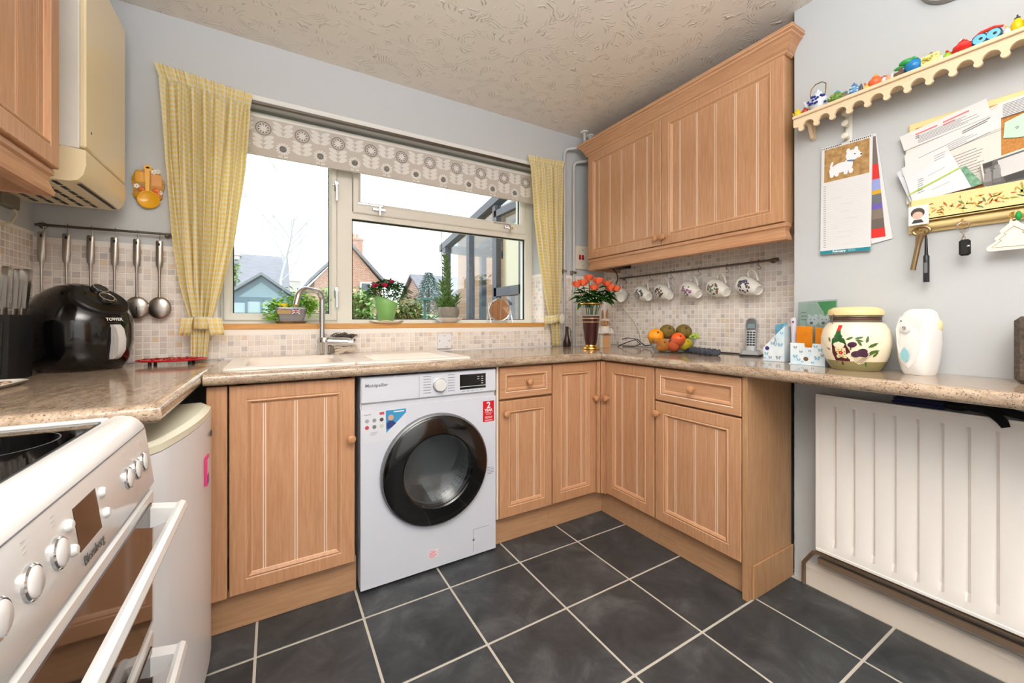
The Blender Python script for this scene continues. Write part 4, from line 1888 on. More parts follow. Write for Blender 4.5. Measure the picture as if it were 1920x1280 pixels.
def bloom(t, c, r, m_, name='bloom'):
    b = B()
    c = Vector(c)
    b.ball(c, r * .55, r * .55, r * .7, 10, 6)
    for k in range(11):
        a = k * 2.4
        s = .55 + .045 * k
        d = Vector((math.cos(a), math.sin(a), 0))
        q = d.cross(Vector((0, 0, 1)))
        p0 = c + d * r * .35 * s - Vector((0, 0, r * .6))
        for fa in (0, 1):
            pass
        mid = c + d * r * .95 * s
        top = c + d * r * (.75 + .3 * (k > 5)) * s + Vector((0, 0, r * .75 * (1.15 - s * .5)))
        A = [b.v(p0 - q * r * .25), b.v(mid - q * r * .6), b.v(top - q * r * .4), b.v(top + Vector((0, 0, r * .1))), b.v(top + q * r * .4), b.v(mid + q * r * .6), b.v(p0 + q * r * .25)]
        b.f(A)
    return b.done(name, m_, t, 1.2)


for p, r in (((rx - .020, ry - .045, SZ + .205), .017), ((rx - .072, ry - .03, SZ + .200), .012), ((rx + .020, ry - .03, SZ + .228), .013), ((rx - .060, ry - .03, SZ + .205), .011)):
    bloom(t, p, r, PINKR)
b = B()
b.lathe([(.072, .0005), (.082, .007), (.092, .011), (.090, .013), (.05, .009), (.001, .009)], (rx, ry - .005, SZ), 40)
for v in b.bm.verts:
    if v.co.z > SZ + .005:
        a = math.atan2(v.co.y - ry, v.co.x - rx)
        v.co.z += .0035 * math.sin(a * 6)
o = b.done('scalloped_dish', mat('cream_shell_dish', (236, 222, 200), .4), None, SM)
tag(o, 'cream scalloped dish under the green rose pot', 'dish')

ux, uy = .950, .742
t = thing('succulent_plant', 'tall spiky succulent in a round grey stone pot on the windowsill', 'potted plant', (ux, uy, SZ + .03))
STONE = mat('grey_stone_pot', (128, 120, 110), .7, var=((152, 144, 132), 50, (1, 1, 1)), bump=(90, .2))
b = B()
b.lathe([(.042, .0305), (.054, .034), (.062, .050), (.064, .068), (.060, .088), (.055, .094), (.050, .092), (.048, .08), (.001, .08)], (ux, uy, SZ), 30)
b.done('pot', STONE, t, SM)
b = B()
b.cyl((ux - .035, uy, SZ + .08), (ux - .046, uy, SZ + .54), .0022, n=6)
b.done('cane', mat('thin_dark_cane', (70, 66, 52), .6), t)
stk = [((ux, uy, SZ + .08), (ux + .004, uy, SZ + .40), 46), ((ux - .02, uy - .01, SZ + .08), (ux - .055, uy - .02, SZ + .245), 24), ((ux + .02, uy, SZ + .08), (ux + .055, uy - .01, SZ + .17), 15), ((ux - .005, uy - .02, SZ + .08), (ux - .01, uy - .03, SZ + .16), 16), ((ux - .03, uy, SZ + .08), (ux - .06, uy + .005, SZ + .14), 12)]
stk[0] = ((ux, uy, SZ + .08), (ux - .022, uy, SZ + .405), 46)
b = B()
for p0, p1, n in stk:
    b.cyl(p0, p1, .006, .003, 7)
b.done('stems', G_SUCC, t, kind='stuff')
b = B()
for p0, p1, n in stk:
    p0, p1 = Vector(p0), Vector(p1)
    for k in range(int(n * 1.5)):
        f = (k + .5) / (n * 1.5)
        a = k * 2.39
        d = Vector((math.cos(a), math.sin(a), R.uniform(.45, .95)))
        ll = R.uniform(.040, .060) * (1.15 - .5 * f)
        p = p0.lerp(p1, f)
        e = p + d.normalized() * ll
        mid = p.lerp(e, .5) + Vector((0, 0, -.002))
        b.tube([p, mid, e], [.0042, .0048, .0006], 5)
b.done('fleshy_leaves', G_SUCC, t, SM, kind='stuff')
b = B()
b.lathe([(.040, .0005), (.046, .003), (.070, .018), (.088, .029), (.0865, .031), (.045, .026), (.044, .0295), (.001, .0295)], (ux, uy, SZ), 36)
o = b.done('saucer', mat('white_china', (242, 240, 236), .2), None, SM)
tag(o, 'white china saucer under the grey succulent pot', 'saucer')

mx_, my_ = 1.300, .745
t = thing('table_mirror', 'small round tilting mirror on a chrome wire stand on the windowsill', 'mirror', (mx_, my_, SZ))
ang = math.radians(-8)
X = Matrix.Rotation(math.radians(-12), 4, 'Z') @ Matrix.Rotation(math.radians(4), 4, 'X')
mc = Vector((mx_, my_, SZ + .082))
b = B()
b.lathe([(.001, .002), (.068, .002), (.071, .004), (.072, 0), (.071, -.004), (.066, -.006), (.001, -.006)], mc, 40, '-y', X=X)
b.done('rim', CHROME, t, SM)
b = B()
b.lathe([(.067, .0024), (.0665, .0028), (.001, .0028)], mc, 40, '-y', X=X)
b.done('mirror_glass', mat('mirror_silver', (225, 215, 205), .02, 1.0), t, .3)
b = B()
for s in (-1, 1):
    b.tube([(mx_ + s * .078, my_ - .030, SZ + .002), (mx_ + s * .080, my_, SZ + .082), (mx_ + s * .070, my_, SZ + .084)], .0026, 8)
    b.tube([(mx_ + s * .078, my_ + .034, SZ + .002), (mx_ + s * .080, my_, SZ + .078)], .0026, 8)
b.tube([(mx_ - .080, my_, SZ + .08), (mx_ - .07, my_ + .012, SZ + .125), (mx_, my_ + .014, SZ + .160), (mx_ + .07, my_ + .012, SZ + .125), (mx_ + .080, my_, SZ + .08)], .0026, 8)
b.done('wire_stand', CHROME, t, SM)

# ---------------------------------------------------------------- left-hand worktop
fa = math.radians(-37)
t = thing('air_fryer', 'glossy black egg-shaped air fryer with a silver basket handle', 'air fryer', (-.538, .500, WT), rz=fa, local=True)
secs = [(0.0005, 0.0000, 0.1007, 0.0988), (0.0120, 0.0000, 0.1116, 0.1098), (0.0500, 0.0000, 0.1263, 0.1244), (0.1000, 0.0000, 0.1336, 0.1318), (0.1500, -0.0010, 0.1345, 0.1327), (0.1900, -0.0030, 0.1299, 0.1290), (0.2220, -0.0060, 0.1190, 0.1199), (0.2520, -0.0100, 0.1007, 0.1025), (0.2760, -0.0140, 0.0778, 0.0805), (0.2930, -0.0170, 0.0512, 0.0531), (0.3030, -0.0190, 0.0247, 0.0265), (0.3065, -0.0200, 0.0027, 0.0037)]


def fryer_r(z):
    for s0, s1 in zip(secs, secs[1:]):
        if s0[0] <= z <= s1[0]:
            f = (z - s0[0]) / (s1[0] - s0[0])
            return [s0[i] + (s1[i] - s0[i]) * f for i in range(1, 4)]
    return secs[-1][1:]


b = B()
b.loft([[(cx + rx_ * math.copysign(abs(math.cos(2 * PI * k / 40)) ** .9, math.cos(2 * PI * k / 40)), ry_ * math.copysign(abs(math.sin(2 * PI * k / 40)) ** .9, math.sin(2 * PI * k / 40)), z) for k in range(40)] for z, cx, rx_, ry_ in secs])
b.done('shell', BLACKG, t, 1.0)
b = B()      # basket front seam
ring = []
for z in (.018, .166):
    for dz in (0, .0016):
        cx, rx_, ry_ = fryer_r(z + dz)
        ring.append([(cx + (rx_ + .0008) * math.cos(a), (ry_ + .0008) * math.sin(a), z + dz) for a in [(-1.25 + 2.5 * k / 24) for k in range(25)]])
b.loft(ring[:2], False)
b.loft(ring[2:], False)
b.done('basket_seam', mat('seam_black', (40, 40, 42), .5), t)
# sloping control panel on the front top
pz = Vector((.075, 0, .262))
pnrm = Vector((.68, 0, .73)).normalized()
psl = Vector((-.73, 0, .68)).normalized()
PM = Matrix((Vector((0, 1, 0)), psl, pnrm)).transposed().to_4x4()
PC = Vector((.076, 0, .2440))
b = B()
ring = []
for rr_, h in ((.094, -.030), (.090, .004), (.084, .009), (.001, .010)):
    ring.append([PC + PM @ Vector((rr_ * .92 * math.cos(2 * PI * k / 36), rr_ * .80 * math.sin(2 * PI * k / 36), h)) for k in range(36)])
b.loft(ring)
cpn = b.done('control_panel', BLACKM, t, .6)
b = B()
for k in range(9):
    y = -.034 + k * .0042
    w = math.sqrt(max(0, .060 ** 2 - (y * 1.15) ** 2)) * .9
    b.tube([PC + PM @ Vector((-w, y - .026, .0085)), PC + PM @ Vector((0, y - .030, .0115)), PC + PM @ Vector((w, y - .026, .0085))], .0012, 4)
b.done('panel_ridges', BLACKG, cpn, kind='stuff')
for q, (a_, s_) in enumerate(((.014, .044), (.006, -.004))):
    b = B()
    c = PC + PM @ Vector((a_, s_, .0085))
    b.lathe([(.025, 0), (.024, .012), (.021, .015), (.001, .015)], c, 24, X=PM)
    kn = b.done('dial', BLACKG, t, SM)
    b = B()
    b.lathe([(.0215, .0135), (.0225, .0162), (.0205, .0168), (.0195, .0150)], c, 24, X=PM, cap=False)
    b.done('dial_ring', mat('dial_silver_ring', (214, 206, 190), .25, .8), kn, SM)
b = B()
b.box(.126, -.012, .042, .142, .012, .158)
hp = []
for z, o_ in ((.160, .141), (.145, .155), (.11, .164), (.07, .162), (.046, .149), (.038, .136)):
    w = .0135 if z > .05 else .010
    hp.append([(o_ - .016, -w, z), (o_, -w * .92, z), (o_ + .003, 0, z), (o_, w * .92, z), (o_ - .016, w, z)])
b.loft(hp)
b.done('handle', mat('silver_plastic', (206, 202, 198), .35), t, .8)
cx, rx_, ry_ = fryer_r(.172)
a = math.radians(-20)
text('TOWER', .0150, (cx + rx_ + .004, -.002, .178), (0, 1, 0), (-.25, 0, 1), mat('silver_white_lettering', (225, 222, 215), .4), t, bold=.0004)

t = thing('knife_block', 'black angular knife block at the frame edge beside the air fryer', 'knife block', (-.655, .30, WT))
b = B()
b.prism([(-.715, .205, WT + .0005), (-.603, .205, WT + .0005), (-.600, .26, WT + .0005), (-.600, .335, WT + .0005), (-.715, .335, WT + .0005)], (.002, .006, .19))
b.done('block', BLACKM, t)
b = B()
b.prism([(-.70, .2055, WT + .02), (-.615, .2055, WT + .02), (-.612, .210, WT + .17), (-.70, .210, WT + .17)], (0, -.003, 0))
b.done('front_plate', BLACKG, t)
t0 = thing('kitchen_knife', 'steel-handled kitchen knife standing in the black block, shortest pair at the frame edge', 'knife', (-.64, .30, WT + .19), 'knives in the black block', local=True)
b = B()
b.loft([[(x * s, y * s, z) for x, y in ((-.006, -.010), (.006, -.010), (.0072, 0), (.006, .010), (-.006, .010), (-.0072, 0))] for z, s in ((.0015, .85), (.02, .9), (.08, 1.05), (.118, 1.1), (.122, .9))])
b.done('handle', mat('knife_steel', (160, 157, 151), .3, 1.0), t0, .5)
b = B()
b.box(-.0012, -.014, -.10, .0012, .012, .003)
b.done('blade', STEEL, t0)
kl = [('steel-handled knife second from the frame edge in the black block', (-.646, .250, -.006), (.0, .06, 0)), ('tallest steel-handled knife in the middle of the black block', (-.632, .268, .018), (0, .04, 0)), ('steel-handled knife just behind the tallest one in the block', (-.620, .294, .014), (0, .05, 0)), ('broad steel-handled knife closest to the air fryer in the block', (-.610, .315, .016), (.02, .07, 0))]
t0.location = (-.664, .238, WT + .194)
t0['label'] = 'steel-handled knife nearest the frame edge in the black block'
for lb, (x, y, dz), ro in kl:
    dup(t0, (x, y, WT + .194 + dz), label=lb, rot=ro)

t = thing('oblong_tray', 'white oblong dish with a painted shell pattern on the worktop corner', 'dish', (-.61, 0, WT))
b = B()
b.loft([rect(-.675, -.545, -.15, .12, WT + .0005, .02), rect(-.69, -.528, -.165, .135, WT + .012, .025), rect(-.686, -.532, -.161, .131, WT + .0135, .025), rect(-.672, -.548, -.148, .118, WT + .004, .02)])
b.done('dish', mat('glazed_white', (240, 234, 222), .2), t, .6)
b = B()
sm_ = [mat('shell_%d' % i, c, .4) for i, c in enumerate([(206, 150, 116), (226, 196, 164), (120, 92, 78), (238, 222, 200), (176, 186, 130)])]
for k in range(60):
    b.m = R.choice([0, 1, 1, 2, 3, 3]) if k < 46 else 4
    x, y = R.uniform(-.66, -.56), (R.uniform(.0, .108) if k < 46 else R.uniform(-.08, .01))
    b.ball((x, y, WT + .0075), .011, .006, .0035, 8, 4, Matrix.Rotation(R.uniform(0, 3), 4, 'Z'))
b.done('shell_pattern', sm_, t, SM, kind='stuff')

t = thing('trivet', 'red enamel oval trivet on stubby feet under the gingham curtain', 'trivet', (-.295, .575, WT))
b = B()
tv = Vector((-.295, .545, WT))
b.lathe([(.001, .016), (.108, .016), (.112, .019), (.108, .0225), (.085, .021), (.001, .021)], tv, 40)
for v in b.bm.verts:
    v.co.y = tv.y + (v.co.y - tv.y) * .72
pl = b.done('plate', RED, t, SM)
b = B()
for k in range(26):
    a = k * 2.4
    r_ = .095 * math.sqrt((k + .5) / 26)
    b.tube([tv + Vector((r_ * math.cos(a), r_ * .72 * math.sin(a), .0205)), tv + Vector(((r_ + .012) * math.cos(a + .2), (r_ + .012) * .72 * math.sin(a + .2), .0235))], .002, 5)
b.done('cast_relief', mat('dark_red_enamel', (150, 14, 22), .35), pl, kind='stuff')
for k in range(4):
    b = B()
    a = PI / 4 + k * PI / 2
    b.cyl(tv + Vector((.085 * math.cos(a), .06 * math.sin(a), .0005)), tv + Vector((.085 * math.cos(a), .06 * math.sin(a), .0165)), .006, n=10)
    b.done('foot', BLACKM, t, SM)

# utensil rail
UY, UZ = .672, 1.432
t = thing('utensil_rail', 'steel wall rail holding hanging utensils above the air fryer', 'rail', (-.52, .69, UZ))
b = B()
b.cyl((-.712, UY, UZ - .003), (-.322, UY, UZ + .002), .0048, n=10)
b.done('bar', DKSTEEL, t, SM)
for x in (-.700, -.335):
    b = B()
    b.cyl((x, .6995, UZ - .001), (x, UY, UZ - .001), .0065, n=10)
    b.lathe([(.012, 0), (.012, .003), (.006, .006)], (x, .6995, UZ - .001), 14, '-y')
    b.done('bracket', DKSTEEL, t, SM)
uts = []
UX = [-.692, -.627, -.561, -.493, -.427, -.357]
for x in UX:
    b = B()
    b.tube([(x, UY - .006, UZ + .007), (x, UY, UZ + .0085), (x, UY + .006, UZ), (x, UY + .004, UZ - .02), (x, UY - .004, UZ - .045), (x, UY - .010, UZ - .048)], .0018, 6)
    b.done('hook', STEEL, t, SM)


def utensil(x, label, head):
    t = thing('serving_utensil', label, 'utensil', (x, UY - .008, UZ - .038), 'utensils hanging on the steel rail')
    y = UY - .008
    b = B()
    r8 = [(math.cos(2 * PI * k / 10), math.sin(2 * PI * k / 10)) for k in range(10)]
    ring = []
    for z, w, d in ((UZ - .030, .0095, .003), (UZ - .036, .0115, .0045), (UZ - .06, .0115, .006), (UZ - .110, .0125, .0075), (UZ - .135, .011, .007), (UZ - .142, .0065, .0055), (UZ - .165, .0045, .004), (UZ - .24, .0042, .0032), (UZ - .265, .0055, .003)):
        ring.append([(x + w * a, y - .002 + d * c, z) for a, c in r8])
    b.loft(ring)
    b.done('handle', STEEL, t, SM)
    b = B()
    b.ball((x, y - .0055, UZ - .046), .0042, .003, .008, 8, 6)
    b.done('hanging_hole', BLACKM, t, SM)
    b = B()
    zc = UZ - .308
    if head in ('spoon', 'slotted'):
        b.ball((x, y + .002, zc), .038, .013, .046, 22, 12)
        h = b.done('bowl', STEEL, t, 1.0)
        if head == 'slotted':
            b = B()
            for k in range(5):
                xx = x - .018 + k * .009
                dz_ = abs(k - 2) * .006
                b.prism([(xx - .0016, y - .0098 + dz_ * .2, zc - .028 + dz_), (xx + .0016, y - .0098 + dz_ * .2, zc - .028 + dz_), (xx + .0024, y - .0116 + dz_ * .2, zc + .004), (xx - .001, y - .0116 + dz_ * .2, zc + .004)], (0, .006, 0))
            b.done('slots', BLACKM, h, kind='stuff')
    elif head == 'ladle':
        b.lathe([(.001, -.02), (.02, -.014), (.028, 0), (.030, .014), (.028, .014), (.026, 0), (.001, -.017)], (x, y - .008, zc), 20)
        b.done('bowl', STEEL, t, SM)
    else:
        b.prism([(x - .012, y - .003, UZ - .262), (x + .012, y - .003, UZ - .262), (x + .036, y - .003, UZ - .29), (x + .036, y - .003, UZ - .355), (x - .036, y - .003, UZ - .355), (x - .036, y - .003, UZ - .29)], (0, .002, 0))
        b.done('blade', STEEL, t)


for x, lb, hd in zip(UX, ('first steel utensil on the rail, beside the wall corner', 'second steel utensil from the corner, behind the air fryer', 'third steel utensil from the corner, behind the air fryer', 'fourth steel utensil, hanging over the fryer dials', 'slotted steel serving spoon on the rail', 'solid steel serving spoon beside the curtain'), ('turner', 'ladle', 'turner', 'turner', 'slotted', 'spoon')):
    utensil(x, lb, hd)

# ceramic spoon plaque
t = thing('spoon_rest', 'yellow ceramic spoon plaque with painted fruit hung beside the curtain', 'plaque', (-.398, .69, 1.62))
px, pz = -.398, 1.625
b = B()
outl = []
for k in range(40):
    a = 2 * PI * k / 40
    r_ = 1 + .05 * math.sin(a * 9) + .04 * math.sin(a * 5 + 1)
    outl.append((px + .050 * r_ * math.copysign(abs(math.cos(a)) ** .7, math.cos(a)), .6995, pz + .005 + .072 * r_ * math.copysign(abs(math.sin(a)) ** .75, math.sin(a))))
b.prism(outl, (0, -.010, 0))
pb = b.done('plaque', mat('painted_fruit_ceramic', (150, 120, 50), .25, var=((214, 150, 40), 55, (1, 1, 1))), t)
b = B()
b.box(px - .040, .6885, pz + .018, px - .006, .690, pz + .060, .001)
b.done('print_panel', mat('orange_glaze', (236, 170, 44), .25), pb)
b = B()
b.box(px + .010, .6885, pz + .008, px + .044, .690, pz + .056, .001)
b.done('print_panel', mat('pale_orange_glaze', (226, 160, 90), .3), pb)
b = B()
for x, z in ((.018, .066), (-.036, .0), (.038, -.018), (.03, .07)):
    for k in range(5):
        a = 2 * PI * k / 5
        b.ball((px + x + .006 * math.cos(a), .689, pz + z + .006 * math.sin(a)), .0045, .0015, .0045, 8, 4)
b.done('flowers', mat('white_glaze', (246, 244, 236), .3), pb, SM, kind='stuff')
b = B()
for x, z in ((-.02, -.012), (.026, -.01), (.03, -.03)):
    b.ball((px + x, .689, pz + z), .013, .004, .011, 12, 6)
b.done('fruit', mat('orange_fruit_glaze', (226, 120, 50), .3), pb, SM, kind='stuff')
YEL = mat('yellow_glaze', (240, 176, 40), .18)
b = B()
b.prism([(px - .008, .684, pz + .075), (px + .008, .684, pz + .075), (px + .006, .684, pz - .02), (px - .006, .684, pz - .02)], (0, -.006, 0))
b.lathe([(.036, 0), (.037, .007), (.034, .009), (.024, .004), (.001, .001)], (px + .002, .690, pz - .052), 28, '-y')
b.lathe([(.013, 0), (.013, .006), (.006, .006), (.006, 0)], (px, .689, pz + .078), 20, '-y')
b.done('spoon', YEL, t, SM)

b = B()
b.tube([(-.715, .50, 1.500), (-.712, .52, 1.47), (-.706, .53, 1.435), (-.706, .50, 1.400), (-.706, .44, 1.383), (-.706, .36, 1.388), (-.706, .20, 1.41)], .004, 8)
o = b.done('power_flex', mat('cream_flex', (226, 218, 190), .4), None, SM)
tag(o, 'cream flex looping down the wall below the boiler', 'cable')
b = B()
b.box(-.7265, .44, 1.45, -.70, .54, 1.4945, .003)
o = b.done('junction_box', mat('grey_junction_box', (126, 118, 104), .5))
tag(o, 'small grey junction box under the boiler vents', 'junction box')
# ---------------------------------------------------------------- things on the right-hand worktop
CR = Vector((0.86, -0.5103, 0))      # along the picture plane
CF = Vector((0.5103, 0.86, 0))
GOLD = mat('polished_gold', (226, 170, 84), .2, 1.0)
vx, vy = 1.72, .352
t = thing('glass_vase', 'tall flared dark red glass vase with gold bands in the corner', 'vase', (vx, vy, WT))
b = B()
b.lathe([(.050, .0005), (.053, .004), (.050, .012), (.036, .018), (.034, .026), (.028, .03)], (vx, vy, WT), 32)
b.done('gold_foot', GOLD, t, SM)
b = B()
b.lathe([(.033, .028), (.040, .07), (.048, .14), (.053, .195), (.0535, .2), (.001, .2)], (vx, vy, WT), 32)
b.done('ruby_body', mat('ruby_glass', (62, 22, 20), .12, coat=.3), t, SM)
for z in (.142, .162, .184):
    b = B()
    rr_ = .0335 + (z - .028) * .118
    b.lathe([(rr_, z), (rr_ + .0012, z + .001), (rr_ + .0014, z + .006), (rr_, z + .007)], (vx, vy, WT), 32, cap=False)
    b.done('gold_band', mat('pale_gold_band', (206, 172, 128), .35, .7), t, SM)
b = B()
b.lathe([(.0535, .2), (.058, .235), (.069, .274)], (vx, vy, WT), 36, cap=False)
b.done('clear_rim', CLEAR, t, SM)
b = B()
b.lathe([(.068, .272), (.0715, .274), (.0715, .279), (.068, .279)], (vx, vy, WT), 36, cap=False)
b.done('gold_rim', GOLD, t, SM)
CORAL = mat('coral_rose', (250, 96, 56), .5, var=((252, 132, 84), 40, (1, 1, 1)))
top = Vector((vx, vy, WT + .27))
ros = [((-.092, .392), .023, 'coral rose furthest out over the pipes'), ((-.055, .402), .025, 'coral rose second from the pipes in the vase'), ((-.012, .436), .023, 'highest coral rose in the vase'), ((.012, .372), .022, 'low coral rose at the middle of the vase'), ((.038, .412), .025, 'coral rose above the middle of the vase'), ((.100, .398), .021, 'small coral rose behind the pair nearest the mugs'), ((.120, .372), .025, 'big coral rose in the pair nearest the mugs'), ((.150, .368), .023, 'coral rose reaching furthest towards the mugs')]
for i, ((du, h), r, lb) in enumerate(ros):
    c = Vector((vx, vy, WT)) + CR * du - CF * R.uniform(-.02, .04) + Vector((0, 0, h))
    t = thing('rose', lb, 'flower', c, 'coral roses in the ruby vase')
    bloom(t, c, r * 1.22, CORAL)
    b = B()
    foot = Vector((vx, vy, WT + .21)) + CR * du * .25
    mid = Vector((vx, vy, WT + .285)) + CR * du * .38
    b.tube([foot, mid, c - Vector((0, 0, r * .6))], .0028, 6)
    st = b.done('stem', G_FLOR, t, SM)
    b = B()
    for k in range(8):
        f = .15 + .10 * k
        p = mid.lerp(c, f * .75)
        s = (1 if k % 2 else -1)
        leaf(b, p, CR * s * R.uniform(.3, 1) - CF * R.uniform(-.3, .8) + Vector((0, 0, R.uniform(-.4, .3))), R.uniform(.058, .078), R.uniform(.020, .028), .25)
    b.done('leaves', G_FLOR, t, kind='stuff')
t = thing('leaf_spray', 'dark green leaves drooping over the gold rim of the vase', 'leaves', (vx, vy, WT + .27))
b = B()
for du, h, s in ((-.05, .295, -1), (-.08, .325, -1), (-.06, .31, -1), (.06, .31, 1), (.085, .34, 1), (.10, .315, 1), (.0, .33, 1), (-.02, .31, -1), (.03, .32, 1), (.07, .29, 1), (-.03, .345, -1), (.05, .35, 1)):
    p = Vector((vx, vy, WT + h)) + CR * du * .8 - CF * R.uniform(0, .05)
    leaf(b, p, CR * s + Vector((0, 0, R.uniform(-.5, .2))), .080, .030, .2)
b.done('foliage', G_FLOR, t, kind='stuff')

t = thing('rabbit_figurine', 'wooden rabbit figurine in a white coat behind the ruby vase', 'figurine', (1.905, .425, WT))
rc = Vector((1.905, .425, WT))
RW = mat('carved_wood', (190, 140, 92), .6)
RCO = mat('whitewashed_wood', (226, 216, 204), .7)
b = B()
b.lathe([(.036, .0005), (.038, .03), (.037, .08), (.034, .115), (.024, .136), (.001, .145)], rc, 20)
b.done('body', RCO, t, SM)
b = B()
b.prism([rc - CF * .043 + CR * s_ * .024 + Vector((0, 0, z)) for s_, z in ((-1, .001), (1, .001), (.9, .078), (-.9, .078))], CF * .004)
b.done('apron', RW, t)
b = B()
b.prism([rc - CF * .047 + CR * s_ + Vector((0, 0, z)) for s_, z in ((-.022, .082), (.026, .082), (.026, .092), (-.022, .092))], CF * .006)
b.done('basket', mat('dark_basket', (112, 78, 54), .7), t)
b = B()
for s_ in (1, -1):
    b.tube([rc + CR * s_ * .036 + Vector((0, 0, .118)), rc + CR * s_ * .044 - CF * .02 + Vector((0, 0, .095)), rc + CR * s_ * .012 - CF * .045 + Vector((0, 0, .094))], .010, 8)
b.done('arms', RCO, t, SM)
b = B()
b.ball(rc - CF * .004 + Vector((0, 0, .160)), .030, .028, .026)
hd = b.done('head', RW, t, SM)
b = B()
b.lathe([(.026, .168), (.028, .178), (.018, .187), (.001, .19)], rc, 16)
b.done('cap', RCO, hd, SM)
b = B()
b.ball(rc + CR * -.010 - CF * .031 + Vector((0, 0, .164)), .0035)
b.ball(rc + CR * .010 - CF * .031 + Vector((0, 0, .164)), .0035)
b.done('eyes', BLACKM, hd, SM)
for s_ in (1, -1):
    b = B()
    b.ball(rc + CR * s_ * .015 + Vector((0, 0, .208)), .010, .007, .036)
    b.done('ear', RW, hd, SM)

b = B()
wc = Vector((1.757, .612, WT))
b.lathe([(.019, .0005), (.020, .003), (.016, .006), (.014, .030), (.010, .032), (.001, .032)], wc, 18)
t = thing('steel_tongs', 'small steel loop tongs standing on a white foot by the pipes', 'tongs', wc)
b.done('white_foot', WHITEP, t, SM)
b = B()
pl = [wc + CR * (-.019) + Vector((0, 0, .003))]
for k in range(11):
    a = PI - PI * k / 10
    pl.append(wc + CR * .011 * math.cos(a) + Vector((0, 0, .105 + .018 * math.sin(a))))
pl.append(wc + CR * .019 + Vector((0, 0, .003)))
b.tube(pl, .003, 8)
b.done('loop', STEEL, t, SM)
t = thing('dark_bottle', 'slim dark brown bottle half hidden behind the knotted curtain', 'bottle', (1.722, .588, WT))
bc = Vector((1.722, .588, WT))
b = B()
b.lathe([(.024, .0005), (.026, .004), (.026, .03), (.016, .06), (.011, .085), (.010, .12), (.011, .134), (.001, .135)], bc, 18)
b.done('bottle', mat('dark_brown_glass', (50, 28, 18), .2), t, SM)

# fruit bowl
fbx, fby = 1.925, -.070
t = thing('fruit_bowl', 'clear plastic bowl heaped with oranges and kiwis on the worktop', 'bowl', (fbx, fby, WT))
b = B()
b.lathe([(.001, .003), (.092, .003), (.096, .006), (.112, .04), (.124, .076), (.146, .079), (.146, .081), (.123, .0785), (.110, .042), (.094, .009), (.001, .006)], (fbx, fby, WT), 40, cap=False)
b.done('bowl', CLEAR, t, SM)
b = B()
b.lathe([(.086, .0005), (.090, .002), (.086, .0028)], (fbx, fby, WT), 36)
b.done('base_ring', CLEAR, t, SM)


def fruit(name, label, du, h, df, r, m_, cat, sc=(1, 1, 1), stemc=None, grp=None):
    r *= 1.1
    c = Vector((fbx, fby, WT)) + CR * du * 1.1 + CF * df * 1.1 + Vector((0, 0, h * 1.08))
    t = thing(name, label, cat, c, grp)
    b = B()
    b.ball(c, r * sc[0], r * sc[1], r * sc[2], 20, 12)
    b.done('flesh', m_, t, SM)
    b = B()
    d = (-CF * .82 + Vector((0, 0, .5))).normalized()
    b.ball(c + d * r * .97 * min(sc), r * .13)
    b.done('stalk_scar', stemc or SCAR, t, SM)
    return t


SCAR = mat('brown_stalk_scar', (84, 66, 34), .8)
ORG = mat('orange_peel', (248, 158, 22), .38, bump=(160, .25))
TANG = mat('tangerine_peel', (246, 98, 34), .38, bump=(160, .2))
SATS = mat('satsuma_peel', (232, 140, 42), .4, bump=(160, .2))
LEM = mat('lemon_peel', (240, 206, 30), .35, bump=(160, .2))
KIWI = mat('kiwi_skin', (128, 112, 48), .75, var=((112, 84, 40), 30, (1, 1, 1)), bump=(300, .3))
BLK = mat('dark_kiwi_tip', (44, 34, 22), .9)
fruit('kiwi', 'brown kiwi on top of the bowl beside the big orange', -.018, .104, .010, .0375, KIWI, 'fruit', (1, 1, .96), BLK, 'two kiwis')
fruit('kiwi', 'brown kiwi on top of the bowl beside the grapes', .068, .104, .020, .0385, KIWI, 'fruit', (1, 1, .96), BLK, 'two kiwis')
fruit('orange', 'big orange highest at the corner end of the bowl', -.082, .082, -.005, .038, ORG, 'fruit')
fruit('tangerine', 'red-orange tangerine propped in the middle of the bowl', .010, .068, -.052, .0335, TANG, 'fruit')
fruit('tangerine', 'flat tangerine at the bottom front of the bowl', -.012, .033, -.045, .030, TANG, 'fruit', (1.1, 1, .85))
fruit('satsuma', 'dull satsuma low at the corner end of the bowl', -.058, .038, -.035, .031, SATS, 'fruit')
fruit('lemon', 'yellow lemon low at the phone end of the bowl', .056, .040, -.030, .034, LEM, 'fruit', (1.12, 1, .9))
fruit('orange', 'orange hidden at the back of the fruit bowl', .03, .040, .040, .035, ORG, 'fruit')
GRP = mat('green_grape_skin', (176, 198, 84), .25)
t = thing('grape_bunch', 'small bunch of green grapes hanging over the bowl edge', 'grapes', Vector((fbx, fby, WT + .09)) + CR * .115)
for k in range(8):
    b = B()
    b.ball(Vector((fbx, fby, WT + .086)) + CR * (.100 + .014 * (k % 4)) + CF * (.012 * (k // 4)) + Vector((0, 0, .010 * math.sin(k * 2.1) + .004 * (k // 4))), .0095, None, .011, 10, 6)
    b.done('grape', GRP, t, SM)

b = B()
kc = Vector((1.945, -.235, WT))
ka = math.atan2(-.96, -.24)
for i in range(17):
    f = i / 16
    for j in range(4):
        d = Vector((math.cos(ka), math.sin(ka), 0))
        q = Vector((-d.y, d.x, 0))
        b.ball(kc + d * (f - .5) * .19 + q * (j - 1.5) * .0125 + Vector((0, 0, .0165 + .003 * math.sin(i * 2.2 + j))), .0095, .0095, .0160, 8, 5)
t = thing('knitted_case', 'dark blue-grey knobbly knitted case lying beside the fruit bowl', 'case', kc)
b.done('knitted_body', mat('dark_knit', (52, 56, 66), .8, var=((84, 88, 98), 140, (1, 1, 1))), t, SM)

